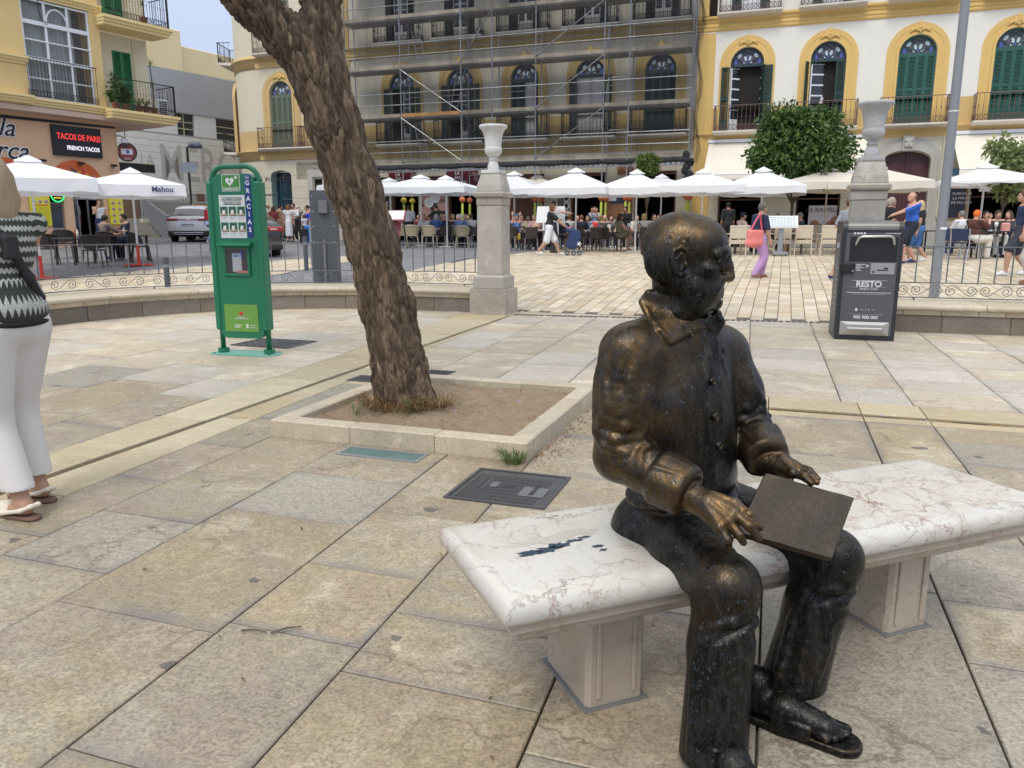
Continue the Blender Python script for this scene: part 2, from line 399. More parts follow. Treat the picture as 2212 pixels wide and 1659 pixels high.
 if gum:
  vo=nd(nt,'ShaderNodeTexVoronoi');vo.voronoi_dimensions='2D';setin(vo,Scale=2.6,Randomness=1.0);
  nz=nd(nt,'ShaderNodeTexNoise');setin(nz,Scale=14,Detail=3);L.new(v,nz.inputs['Vector'])
  va=nd(nt,'ShaderNodeVectorMath');va.operation='MULTIPLY_ADD';L.new(nz.outputs['Color'],va.inputs[0]);va.inputs[1].default_value=(.09,.09,.09);L.new(v,va.inputs[2])
  L.new(va.outputs[0],vo.inputs['Vector'])
  sel=nd(nt,'ShaderNodeSeparateColor');L.new(vo.outputs['Color'],sel.inputs[0])
  th=math_(nt,'MULTIPLY',math_(nt,'MAXIMUM',math_(nt,'SUBTRACT',sel.outputs[0],.72),0),.36)
  g=math_(nt,'LESS_THAN',vo.outputs['Distance'],th)
  c=mix(nt,math_(nt,'MULTIPLY',g,.75),c,(.075,.072,.07))
 hs=nd(nt,'ShaderNodeHueSaturation');L.new(c,hs.inputs['Color'])
 L.new(math_(nt,'ADD',math_(nt,'MULTIPLY',rr,rand),1-rand/2),hs.inputs['Value'])
 L.new(hs.outputs[0],b.inputs['Base Color'])
 L.new(math_(nt,'ADD',math_(nt,'MULTIPLY',med,.25),rough-.12),b.inputs['Roughness'])
 if bs:bump(nt,b,h,bs,.006)
 return m
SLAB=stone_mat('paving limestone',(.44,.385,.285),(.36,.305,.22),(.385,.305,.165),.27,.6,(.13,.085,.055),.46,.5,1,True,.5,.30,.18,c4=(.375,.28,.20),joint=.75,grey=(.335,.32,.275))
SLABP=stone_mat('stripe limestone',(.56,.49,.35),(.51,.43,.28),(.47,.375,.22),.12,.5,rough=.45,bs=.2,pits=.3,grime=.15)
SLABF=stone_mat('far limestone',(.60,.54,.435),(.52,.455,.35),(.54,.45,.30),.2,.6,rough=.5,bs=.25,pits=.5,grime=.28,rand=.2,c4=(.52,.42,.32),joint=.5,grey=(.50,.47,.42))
DARKST=stone_mat('dark wall stone',(.26,.22,.175),(.19,.16,.13),(.23,.185,.13),.15,.5,(.05,.04,.03),.6,.5,.8,False,.4,.3,.3)
CREAM=stone_mat('cream coping stone',(.58,.515,.40),(.52,.45,.34),(.55,.46,.32),.12,.35,(.3,.22,.15),.5,.25,.9,False,.3,.2,.14)
MARB=stone_mat('grey column marble',(.52,.48,.42),(.44,.405,.355),(.48,.41,.34),.08,.55,(.25,.19,.16),.5,.2,.8,False,.2,.55,.1)
URNM=stone_mat('white urn marble',(.72,.71,.68),(.62,.61,.585),(.66,.65,.62),.05,.5,(.3,.29,.28),.4,.1,1.2,False,.1,.25,.06)
BRICKM=stone_mat('plaza paver',(.66,.59,.47),(.57,.49,.37),(.60,.48,.32),.12,.0,rough=.5,bs=.2,pits=.3,grime=.18,rand=.34)
ROADM=stone_mat('grey road slab',(.215,.22,.235),(.185,.19,.205),(.20,.205,.215),.12,0,rough=.55,bs=.3,pits=.2,grime=.12,rand=.14)
SOIL=M('dry soil',(.25,.19,.13),.95,var=.4,scale=9,bs=.9,bscale=45,spec=.1)
GROUT=M('dark joint grit',(.075,.062,.05),.95,var=.3,scale=30)
IRON=M('painted grey iron',(.15,.16,.175),.45,.3,var=.12,scale=12,dirt=.25)
GALV=M('galvanised steel',(.36,.375,.39),.42,.7,var=.15,scale=9,dirt=.2,dirtcol=(.2,.19,.17))
BLACKM=M('black metal',(.018,.018,.02),.4,.2,var=.1)
CASTIRON=M('cast iron',(.085,.085,.09),.5,.4,var=.3,scale=20,bs=.3,bscale=90,dirt=.3,dirtcol=(.16,.13,.1))
# --- the ground
FA=math.atan2(FR.y,FR.x)
def ground_sheet():
 mb=MB();xs=list(np.linspace(-70,70,71));ys=[-40,-20,-8]+list(np.linspace(-6,80,87))+[120,250,500]
 xs=[-500,-250,-120]+xs+[120,250,500]
 mb.grid([[(x,y,(zg(x,y)-.045) if not (ab(Vector((x,y)))[1]<12.4) else -.06) for x in xs] for y in ys])
 mb.obj('ground',M('far ground',(.2,.195,.19),.9,var=.2,scale=1),kind='structure')
ground_sheet()
floor=put(bpy.data.objects.new('plaza_floor',MB().grid([[tuple(AB(a,b,-.028)) for a in (-12,12)] for b in (-3,12.45)]).mesh('plaza_floor',GROUT)));tag(floor,kind='structure')
def aline(a0,s):return lambda b:a0+s*(b-4)
Lleft=[aline(a,s) for a,s in ((-10.4,-.13),(-9.55,-.13),(-8.75,-.13),(-7.95,-.13),(-7.2,-.13),(-6.4,-.12),(-5.60,-.115),(-4.83,-.09),(-4.27,-.085))]
DR0,DR1,DR2=aline(-4.27,-.085),aline(-3.845,-.03),aline(-3.53,-.07)
Linner=[DR2] + [aline(a,s) for a,s in ((-3.155,-.05),(-2.58,-.05),(-1.86,-.05),(-1.335,-.05),(-.655,-.04),(.0,-.01),(.645,0),(1.09,0),(1.8,0),(2.5,0),(3.15,0),(3.9,0),(4.6,0),(5.4,0))]
Louter=[DR2] + [aline(a,s) for a,s in ((-3.0,-.05),(-2.3,-.05),(-1.62,-.05),(-.84,-.045),(-.10,-.035),(.56,-.012),(1.06,0),(1.79,0),(2.45,0),(3.1,0),(3.9,0),(4.7,0),(5.5,0))]
NSL=0
HOLES=[]
def slab(l0,l1,b0,b1,mt,z=0.0,gap=.0036,name='paving_slab'):
 dz=random.uniform(-.0015,.0015)
 poly=[(l0(b0)+gap,b0+gap),(l1(b0)-gap,b0+gap),(l1(b1)-gap,b1-gap),(l0(b1)+gap,b1-gap)]
 c=AB(sum(p[0] for p in poly)/4,sum(p[1] for p in poly)/4)
 ca,cb=sum(p[0] for p in poly)/4,sum(p[1] for p in poly)/4
 mb=MB();mb.prism([(p[0]-ca,p[1]-cb) for p in poly],-.03,dz,.0035)
 o=mb.obj(name,mt,floor);o.location=(c.x,c.y,z);o.rotation_euler=(0,0,FA);return o
FIX={('i',2):[.35,1.1,1.96,2.98,3.6,4.2],('i',3):[.6,1.34,2.04,2.56,3.2,4.2],('i',1):[.2,.9,1.55,2.2,2.75,3.42,4.2],('i',0):[.5,1.6,2.4,3.2,3.9,4.6,5.4,5.95],('i',4):[.4,1.15,1.9,2.3,2.95,3.47,4.05,4.85,5.95],('i',5):[.5,1.25,1.72,2.62,3.5,4.4,5.2,5.95],('i',6):[.6,1.3,1.86,3.1,3.9,4.9,5.95],('i',7):[.7,1.45,2.6,3.05,3.7,4.85,5.95]}
def cuts(b0,b1,lo,hi):
 r=[b0]
 while r[-1]<b1-lo*.7:r.append(r[-1]+random.uniform(lo,hi))
 r[-1]=b1;return r
for i in range(len(Linner)-1):
 l0,l1=Linner[i],Linner[i+1];cs=FIX.get(('i',i)) or cuts(random.uniform(0,.4),5.95,.5,.95)
 if i in (1,2,3):pass
 for j in range(len(cs)-1):slab(l0,l1,cs[j],cs[j+1],SLAB)
 slab(l0,l1,6.2,6.6,SLABP) if i not in (1,2,3) else slab(l0,l1,6.08,6.6,SLABP)
 if i not in (1,2,3):slab(l0,l1,5.95,6.1,SLABP)
for i in range(len(Louter)-1):
 cs=cuts(6.6,12.3,.5,.9)
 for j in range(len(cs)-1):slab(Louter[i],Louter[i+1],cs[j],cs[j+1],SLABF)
for i in range(len(Lleft)-1):
 cs=cuts(random.uniform(.3,.9),12.3,.7,1.3) if i>4 else cuts(random.uniform(3,3.6),12.3,.7,1.4)
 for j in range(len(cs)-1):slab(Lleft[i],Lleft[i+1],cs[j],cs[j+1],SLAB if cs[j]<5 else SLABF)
cs=cuts(1.0,6.6,.75,1.0)+cuts(6.6,12.3,.75,1.0)[1:]
for j in range(len(cs)-1):
 slab(DR0,aline(-3.875,-.03),cs[j],cs[j+1],SLABP);slab(aline(-3.815,-.03),DR2,cs[j]+.1,cs[j+1]+.1,SLABP)
MB().prism([tuple(AB(a,b))[:2] for a,b in ((.0,6.10),(1.75,6.105),(1.75,6.195),(.0,6.2))],-.03,-.008).obj('puddle',M('brown water film',(.13,.095,.05),.06,var=.3,scale=3),kind='structure')
# --- street paving beyond the square: pavers and grey road slabs
def is_road(a,b):
 if a> -8.8+(b-18)*.05 or b<12.6:return False
 t=(a+16.8)*5.44-(b-14.06)*3.2
 if t>0 and a< -11.6:return False
 return True
def rd(p):return math.hypot(*p)
def inside_square(a,b):
 if a> -6.15:return b<12.22
 if b<8.25:return a> -10.85
 return math.hypot(a+6.15,b-8.25)<4.62
def paving(name,mt,da,db,a0,a1,b0,b1,test,near,seed):
 rg=random.Random(seed);items=[]
 nb=int((b1-b0)/db)
 for i in range(int((a1-a0)/da)):
  off=(i%2)*db/2+rg.uniform(-.03,.03)
  for j in range(nb+1):
   a=a0+i*da;b=b0+j*db+off
   if not test(a+da/2,b+db/2) or inside_square(a+da/2,b+db/2):continue
   p=AB(a+da/2,b+db/2)
   if p.y<5 or abs(p.x)>p.y*.74+1.5:continue
   items.append((a,b,p))
 items.sort(key=lambda t:t[2].length)
 base=put(bpy.data.objects.new(name,None)) if False else None
 mb=MB();first=[]
 g=.006
 for n,(a,b,p) in enumerate(items):
  dz=rg.uniform(-.003,.003)
  def q(aa,bb):P=AB(aa,bb);return (P.x,P.y,zg(P.x,P.y)+dz)
  c4=[q(a+g,b+g),q(a+da-g,b+g),q(a+da-g,b+db-g),q(a+g,b+db-g)]
  if n<near:
   m1=MB();cz=Vector(c4[0]);m1.add([Vector(c)-cz for c in c4]+[Vector(c)-cz-Vector((0,0,.02)) for c in c4],[(0,1,2,3),(4,5,1,0),(5,6,2,1),(6,7,3,2),(7,4,0,3)]);first.append((m1,cz))
  else:mb.add(c4+[(x,y,z-.02) for x,y,z in c4],[(0,1,2,3),(4,5,1,0),(5,6,2,1),(6,7,3,2),(7,4,0,3)])
 return mb,first
bed=MB();ga=np.linspace(-34,26,41);gb=np.linspace(12.32,44,45)
bed.grid([[tuple(Vector((*AB(a,b)[:2],zg(*AB(a,b)[:2])-.012))) for a in ga] for b in gb])
pav=bed.obj('street_pavement',M('pavement bed',(.10,.09,.08),.9),kind='structure')
def brickmat():
 return BRICKM
def vary(mt):
 m=mt.copy();nt=m.node_tree
 geo=nd(nt,'ShaderNodeNewGeometry')
 for n in list(nt.nodes):
  if n.type=='OBJECT_INFO':
   for l in list(n.outputs['Random'].links):nt.links.new(geo.outputs['Random Per Island'],l.to_socket)
 return m
mb,first=paving('pavers',BRICKM,.2,.36,-22,18,12.32,33,lambda a,b:not is_road(a,b),260,1)
for m1,c in first:m1.obj('paver',BRICKM,pav).location=c
mb.obj('pavers',vary(BRICKM),pav,kind='stuff')
mb,first=paving('road',ROADM,.45,.7,-34,-7.5,12.4,44,is_road,120,2)
for m1,c in first:m1.obj('road_slab',ROADM,pav).location=c
mb.obj('road_slabs',vary(ROADM),pav,kind='stuff')
dr=thing('drain_grate','long dark slotted drain grate set across the opening between the two urn columns','drain')
for i in range(9):
 a0,a1=-4.05+i*.52,-4.05+(i+1)*.52-.02;mb=MB()
 f=lambda a:11.74+(a+4.05)*.105
 for r_ in range(6):
  s0,s1=a0+(a1-a0)*r_/6+.012,a0+(a1-a0)*(r_+1)/6-.012
  mb.prism([tuple(AB(x,f(x)+y))[:2] for x,y in ((s0,.0),(s1,.0),(s1,.16),(s0,.16))],-.02,.006)
 mb.obj('grate_panel',CASTIRON,dr)
# --- low walls with copings
def path_left(s,off=0):
 L0=1.37
 if s<L0:return AB(-4.78-s,11.95+off)
 s2=s-L0;r=3.72;th=s2/r
 if th<PI/2:
  return AB(-6.15-(r+off)*math.sin(th),8.23+(r+off)*math.cos(th))
 return AB(-6.15-(r+off),8.23-(s2-r*PI/2))
def path_right(s,off=0):return AB(1.32+s,11.55+off)
def sweep(path,s0,s1,prof,n=6):
 rows=[]
 for i in range(n+1):
  s=s0+(s1-s0)*i/n;rows.append([(*path(s,o)[:2],z) for o,z in prof])
 mb=MB();m=len(prof)
 vs=[p for r in rows for p in r];fs=[]
 for i in range(n):
  for j in range(m):fs.append((i*m+j,i*m+(j+1)%m,(i+1)*m+(j+1)%m,(i+1)*m+j))
 fs+= [tuple(reversed(range(m))),tuple(range(n*m,(n+1)*m))]
 mb.add(vs,fs)
 bm=bmesh.new();me=mb.mesh('t',CREAM);bm.from_mesh(me);bmesh.ops.recalc_face_normals(bm,faces=bm.faces);bm.to_mesh(me);bm.free()
 return me
WALLTOP=.375
def low_wall(path,length,label,seed):
 rg=random.Random(seed);t=thing('low_wall',label,'wall')
 def course(name,mt,lo,hi,prof,jit=0):
  s=0
  while s<length-.05:
   e=min(s+rg.uniform(lo,hi),length);o=rg.uniform(-jit,jit)
   me=sweep(path,s+.004,e-.004,[(x+o,z) for x,z in prof],5 if e-s>.5 else 3);me.materials.clear();me.materials.append(mt)
   inst(name,me,t);s=e
 course('stone_block',DARKST,.7,.95,[(.0,-.05),(.012,.235),(.3,.235),(.3,-.05)],.006)
 course('cornice_stone',CREAM,.22,.5,[(-.012,.237),(-.02,.262),(-.03,.298),(.9,.298),(.9,.237)],.003)
 nose=[(-.075+.035*(1-math.cos(t_)),.3375-.0375*math.sin(t_)*-1) for t_ in (0,)]
 prof=[(-.035,.3)]+[(-.075+.037*(1-math.cos(q))+0,.3375+.0375*math.sin(q)) for q in (-1.2,-.6,0,.6,1.2,1.57)]+[(1.0,.375),(1.0,.3)]
 course('coping_stone',CREAM,1.05,1.45,prof,.002)
 me=sweep(path,0.002,length-.002,[(.31,-.2),(.31,.232),(.97,.296),(.97,-.2)],24);me.materials.clear();me.materials.append(GROUT);inst('wall_core',me,t)
 return t
low_wall(path_left,8.6,'low curved wall of dark stone blocks with cream coping on the left, ending at the shaded urn column',3)
low_wall(path_right,5.2,'straight low wall of dark stone blocks with cream coping behind the grey litter bin',4)
# --- railings with scrollwork
def scroll_mesh(w=.40,h=.165):
 mb=MB();mb.smooth=True
 def spiral(cx,cz,r0,turns,d,ph):
  return [(cx+r0*(1-.78*i/22)*math.cos(ph+d*turns*2*PI*i/22),0,cz+r0*(1-.78*i/22)*math.sin(ph+d*turns*2*PI*i/22)) for i in range(23)]
 r=h*.46
 s1=spiral(-w/2+r,h/2-.004,r,1.5,1,PI*.5);s2=spiral(w/2-r*.95,h/2+.004,r*.95,1.5,1,-PI*.5)
 mid=[]
 p0,p1=Vector(s1[0]),Vector(s2[0])
 for i in range(9):
  t=i/8;mid.append((p0.x+(p1.x-p0.x)*t,0,p0.z+(p1.z-p0.z)*(3*t*t-2*t**3)))
 mb.tube(list(reversed(s1))+mid[1:-1]+s2,.0055,5)
 return mb.mesh('scroll',IRON)
SCR=scroll_mesh()
def railing(path,length,label,posts,off=.74,every=.197):
 t=thing('railing',label,'railing')
 def rail(name,z,w,h):
  me=sweep(path,0,length,[(off-w,z),(off-w,z+h),(off+w,z+h),(off+w,z)],40);me.materials.clear();me.materials.append(IRON);inst(name,me,t)
 rail('top_rail',1.115,.02,.016);rail('mid_rail',.615,.014,.014);rail('bottom_rail',.405,.014,.014)
 bar=MB().box(-.008,.008,-.008,.008,.63,1.115).mesh('bar',IRON)
 n=int(length/every)
 for i in range(n):
  s=(i+.5)*every;p=path(s,off);q=path(s+.01,off);inst('bar',bar,t,(p.x,p.y,0),(0,0,math.atan2(q.y-p.y,q.x-p.x)))
 k=int(length/.43)
 for i in range(k):
  s=(i+.5)*length/k;p=path(s,off);q=path(s+.01,off);rz=math.atan2(q.y-p.y,q.x-p.x)
  o=inst('scroll',SCR,t,(p.x,p.y,.433),(0,0,rz));o.scale=(-1 if i%2 else 1,1,1)
 for s,ball in posts:
  p=path(s,off+.03);q=path(s,off-.36);mb=MB()
  mb.bc((p.x,p.y,(WALLTOP+1.15)/2),(.045,.045,1.15-WALLTOP),.004)
  if ball:mb.cyl((p.x,p.y),.03,1.15,1.175,12);mb.smooth=True;mb.ball((p.x,p.y,1.215),.048,14,10)
  mb.smooth=False
  mb.obj('post',IRON,t)
  MB().tube([(p.x,p.y,.98),(q.x,q.y,WALLTOP+.005)],.011,6).obj('stay',IRON,t)
 for s in [i*1.6+.5 for i in range(int(length/1.6))]:
  p=path(s,off);MB().bc((p.x,p.y,.39),(.02,.02,.04)).obj('foot',IRON,t)
railing(path_left,8.5,'grey iron railing with scrolls on the curved wall, behind the green cabinet and the tree',[(6.95,True),(3.95,False),(.12,False)])
railing(path_right,5.2,'dark iron railing with scrolls on the straight wall at the grey lamp post',[])
# --- columns with urns
def column(a,b,label,um):
 c=AB(a,b);t=thing('urn_column',label,'column',(c.x,c.y,0),math.atan2(FR.y,FR.x))
 def sq(name,*lv,mt=MARB):
  mb=MB();vs=[];
  for w,z in lv:vs+= [(-w,-w,z),(w,-w,z),(w,w,z),(-w,w,z)]
  n=len(lv);fs=[(i*4+k,i*4+(k+1)%4,i*4+4+(k+1)%4,i*4+4+k) for i in range(n-1) for k in range(4)]+[(3,2,1,0),tuple(range(4*n-4,4*n))]
  mb.add(vs,fs);me=mb.mesh(name,mt)
  bm=bmesh.new();bm.from_mesh(me);bmesh.ops.bevel(bm,geom=[e for e in bm.edges],offset=.008,segments=2,affect='EDGES',profile=.6);bm.to_mesh(me);bm.free()
  return inst(name,me,t)
 sq('plinth',(.31,-.03),(.31,.415));sq('base',(.265,.417),(.265,.60),(.255,.60),(.225,.64));sq('shaft',(.212,.642),(.206,1.74))
 sq('necking',(.216,1.742),(.216,1.86));sq('capital',(.235,1.862),(.252,1.885),(.256,1.93),(.232,1.955))
 sq('cap',(.215,1.957),(.205,2.05),(.165,2.2),(.155,2.225),(.165,2.24));sq('top_plate',(.155,2.242),(.155,2.29),mt=um)
 mb=MB();mb.smooth=True
 prof=[(.09,2.292),(.092,2.36),(.075,2.40),(.062,2.445),(.075,2.452),(.078,2.468),(.066,2.475),(.06,2.495),(.09,2.515),(.128,2.55),(.142,2.60),(.138,2.635),(.13,2.65),(.132,2.664),(.13,2.70),(.142,2.80),(.166,2.885),(.2,2.925),(.222,2.94),(.226,2.965),(.218,2.985),(.19,2.985),(.15,2.9),(.12,2.75),(.0,2.7)]
 mb.lathe(prof,40,cap=False);mb.obj('urn',um,t)
URNG=stone_mat('grey urn marble',(.50,.50,.49),(.44,.44,.435),(.47,.465,.45),.05,.4,(.28,.27,.26),.45,.1,1.2,False,.1,.3,.05)
column(-4.47,12.0,'marble column with white urn at the end of the curved wall, left of the opening',URNM)
column(1.03,11.5,'greyish marble column with grey urn standing behind the litter bin',URNG)
# --- tree pit
pit=thing('tree_pit','square kerbed pit of bare soil round the leaning tree','tree pit')
A0_,A1_,B0_,B1_=-3.17,-1.36,4.2,6.06
def kerb(a0,a1,b0,b1):
 P=[AB(a,b) for a,b in ((a0,b0),(a1,b0),(a1,b1),(a0,b1))];c=sum(P,Vector())/4
 mb=MB();mb.prism([((p-c).x,(p-c).y) for p in P],-.03,.115+random.uniform(-.002,.002),.008);o=mb.obj('kerb_stone',CREAM,pit);o.location=c
w=.135
for i in range(3):kerb(A0_+(A1_-A0_)*i/3+.002,A0_+(A1_-A0_)*(i+1)/3-.002,B0_,B0_+w);kerb(A0_+(A1_-A0_)*i/3+.002,A0_+(A1_-A0_)*(i+1)/3-.002,B1_-w,B1_)
for i in range(4):
 s0=B0_+w+.003+(B1_-B0_-2*w-.006)*i/4;s1=s0+(B1_-B0_-2*w-.006)/4-.004;kerb(A1_-w,A1_,s0,s1);kerb(A0_,A0_+w,s0,s1)
rows=[]
for j in range(49):
 r_=[]
 for i in range(49):
  a=A0_+.1+(A1_-A0_-.2)*i/48;b=B0_+.1+(B1_-B0_-.2)*j/48
  z=.062+.012*math.sin(a*7+b*3)*math.sin(b*5)+random.uniform(-.006,.006)
  dh=math.hypot(a+1.93,b-5.45);z-=.05*math.exp(-(dh/.1)**2)
  dt=math.hypot(a+2.62,b-5.1);z+=.05*math.exp(-(dt/.3)**2)
  p=AB(a,b);r_.append((p.x,p.y,z))
 rows.append(r_)
MB().grid(rows).obj('soil',SOIL,pit)
# --- building materials
WHITEP=M('cream white render',(.80,.77,.69),.85,var=.05,scale=2,dirt=.12,dirtcol=(.55,.5,.42),bs=.1)
YELP=M('warm yellow render',(.72,.49,.17),.85,var=.07,scale=2,dirt=.15,dirtcol=(.5,.36,.17),bs=.1)
OCHP=M('ochre dado render',(.63,.43,.17),.85,var=.07,scale=2,dirt=.15,dirtcol=(.42,.31,.16),bs=.1)
OLDP=M('dusty cream render',(.52,.48,.39),.9,var=.1,scale=1.5,dirt=.45,dirtcol=(.32,.28,.21),bs=.1)
OLDY=M('dusty ochre render',(.46,.335,.135),.9,var=.12,scale=1.5,dirt=.4,dirtcol=(.3,.22,.11),bs=.1)
CORP=M('pale yellow corner render',(.66,.60,.46),.88,var=.05,scale=1.2,dirt=.3,dirtcol=(.5,.43,.32),bs=.1)
CORY=M('corner ochre mouldings',(.60,.43,.20),.85,var=.08,scale=2,dirt=.2,dirtcol=(.4,.29,.15))
ASHL=M('cream ashlar',(.62,.57,.45),.8,var=.07,scale=3,dirt=.2,dirtcol=(.45,.4,.31),bs=.15,rand=.1)
GREYST=M('grey door stone',(.47,.45,.41),.7,var=.1,scale=5,dirt=.3,dirtcol=(.3,.28,.24),bs=.2)
SLABW=M('pale balcony stone',(.68,.63,.54),.7,var=.08,scale=4,dirt=.3,dirtcol=(.4,.34,.26))
GREENS=M('green shutter paint',(.022,.105,.082),.5,var=.12,scale=4,dirt=.15,dirtcol=(.05,.09,.075))
DGREEN=M('dark green shutter paint',(.016,.048,.046),.5,var=.12,scale=4)
OGREEN=M('faded olive shutter paint',(.13,.165,.125),.6,var=.14,scale=2,dirt=.3,dirtcol=(.2,.19,.13))
BGREEN=M('bright green shutter paint',(.03,.19,.07),.5,var=.1,scale=4)
WHITEW=M('white joinery paint',(.78,.79,.82),.45,var=.04)
DUSTW=M('dusty white joinery',(.50,.49,.48),.6,var=.1,dirt=.3,dirtcol=(.3,.27,.23))
RUSTI=M('brown painted iron',(.17,.10,.085),.6,.2,var=.2,scale=14)
DIRON=M('black balcony iron',(.03,.028,.03),.55,.3,var=.2)
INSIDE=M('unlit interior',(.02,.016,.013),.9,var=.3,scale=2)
GLASSD=M('dark window glass',(.03,.035,.04),.06,0,var=0,spec=.7)
MAROON=M('maroon door wood',(.075,.026,.028),.45,var=.2,scale=3,bs=.2,bscale=12)
WOODB=M('brown shopfront wood',(.13,.045,.022),.5,var=.3,scale=5,bs=.2,bscale=14)
GL_PALE=M('pale leaded glass',(.50,.60,.66),.12,var=.1);GL_BLUE=M('blue leaded glass',(.10,.12,.42),.12,var=.1);GL_VIO=M('violet leaded glass',(.13,.10,.13),.15,var=.2);GL_DK=M('dark leaded glass',(.05,.045,.06),.12,var=.2)
CANVAS=M('cream awning canvas',(.72,.67,.58),.85,var=.06,scale=2,dirt=.2,dirtcol=(.55,.48,.38))
FA=math.atan2(FR.y,FR.x)
B0F=AB(0,35.24)
def fs(u,v,o=0):
 d=ray(u,v);t=(35.24-o)/(d.x*FN.x+d.y*FN.y);p=Vector((0,0,CAMH))+d*t
 return p.x*FR.x+p.y*FR.y,p.z
def su(u,o=0,v=470):return fs(u,v,o)[0]
def wall(mb,x0,x1,z0,z1,ops=(),y=0.0,depth=.3,n=14):
 """wall sheet with openings (xa, xb, za, zs, arched); zs = top, or springing line when arched"""
 q=lambda a,b,c,d:mb.add([(a,y,c),(b,y,c),(b,y,d),(a,y,d)],[(0,1,2,3)])
 x=x0
 for xa,xb,za,zs,ar in sorted(ops):
  if xa>x+1e-4:q(x,xa,z0,z1)
  if za>z0+1e-4:q(xa,xb,z0,za)
  r=(xb-xa)/2;cx=(xa+xb)/2
  out=[(xb,za),(xb,zs)]
  if ar:
   h=ar if isinstance(ar,float) else r
   P=[(cx-r*math.cos(PI*k/n),zs+h*math.sin(PI*k/n)) for k in range(n+1)]
   for (a,c),(b,d) in zip(P,P[1:]):mb.add([(a,y,c),(b,y,d),(b,y,z1),(a,y,z1)],[(0,1,2,3)])
   out+=list(reversed(P))[1:-1]
  elif zs<z1-1e-4:q(xa,xb,zs,z1)
  out+= [(xa,zs),(xa,za)]
  cl=out+[out[0]]
  for (a,c),(b,d) in zip(cl,cl[1:]):mb.add([(a,y,c),(a,y+depth,c),(b,y+depth,d),(b,y,d)],[(3,2,1,0)])
  x=xb
 if x<x1-1e-4:q(x,x1,z0,z1)
def moulding(mb,x0,x1,prof):
 n=len(prof);vs=[(x0,-o,z) for o,z in prof]+[(x1,-o,z) for o,z in prof]
 mb.add(vs,[(i,n+i,n+i+1,i+1) for i in range(n-1)]+[tuple(range(n)),tuple(reversed(range(n,2*n)))])
def arch_band(cx,zs,za,r0,r1,o0,o1,n=20):
 mb=MB();P=[(-1,za)]+[None]*0
 def line(r):return [(cx-r,za)]+[(cx-r*math.cos(PI*k/n),zs+r*math.sin(PI*k/n)) for k in range(n+1)]+[(cx+r,za)]
 A,B=line(r0),line(r1);m=len(A)
 vs=[(x,-o0,z) for x,z in A]+[(x,-o1,z) for x,z in A]+[(x,-o1,z) for x,z in B]+[(x,-o0,z) for x,z in B]
 fs_=[]
 for i in range(m-1):
  for s in range(3):fs_.append((s*m+i,s*m+i+1,(s+1)*m+i+1,(s+1)*m+i))
 fs_+= [(0,m,2*m,3*m),(m-1,4*m-1,3*m-1,2*m-1)]
 mb.add(vs,[tuple(reversed(f)) for f in fs_]);return mb
def leaf_mesh(w,h,mt,y=0,mullion=(.42,),slat=.047,name='shutter',bottom=.42):
 """one louvred leaf, x 0..w, z 0..h, face towards -y; the panels returned apart from the slats"""
 f=MB();st=.06;t=.035
 f.box(0,st,-t,0,0,h);f.box(w-st,w,-t,0,0,h);zs=[0]+[bottom]+[bottom+(h-bottom)*m for m in mullion]+[h]
 for z in zs:
  a=max(0,z-.045);b=min(h,z+.045);f.box(st,w-st,-t+.003,-.003,a,b)
 f.box(st,w-st,-.02,-.008,.045,bottom-.045);f.box(st+.05,w-st-.05,-.027,-.021,.1,bottom-.1)
 s=MB()
 for a,b in zip(zs[1:],zs[2:]):
  n=int((b-a-.09)/slat)
  for i in range(n):
   z=a+.045+(i+.5)*(b-a-.09)/n
   s.add([(st,-.031,z-.018),(w-st,-.031,z-.018),(w-st,-.006,z+.014),(st,-.006,z+.014),(st,-.026,z-.022),(w-st,-.026,z-.022),(w-st,-.001,z+.010),(st,-.001,z+.010)],[(0,1,2,3),(5,4,7,6),(0,4,5,1)])
 return f.mesh(name,mt),s.mesh('slats',mt)
LEAFC={}
def leaf(parent,x,y,z,w,h,mt,rz=0):
 k=(round(w,3),round(h,3),mt.name)
 if k not in LEAFC:LEAFC[k]=leaf_mesh(w,h,mt)
 a=inst('shutter',LEAFC[k][0],parent,(x,y,z),(0,0,rz));inst('slats',LEAFC[k][1],parent,(x,y,z),(0,0,rz),kind='stuff')
def glassdoor(parent,x,y,z,w,h,mt,rz=0,panes=5,solid=False):
 f=MB();st=.055
 f.box(0,st,-.02,.02,0,h);f.box(w-st,w,-.02,.02,0,h)
 for i in range(panes+1):
  zz=.5+(h-.5)*i/panes if i else .5
  f.box(st,w-st,-.018,.018,zz-.03,min(h,zz+.03))
 f.box(st,w-st,-.012,.012,0,.47);
 o=f.obj('glass_door',mt,parent);o.location=(x,y,z);o.rotation_euler=(0,0,rz)
 g=MB().box(st,w-st,-.004,.004,.5,h-.03).obj('pane',mt if solid else GLASSD,parent);g.location=(x,y,z);g.rotation_euler=(0,0,rz)
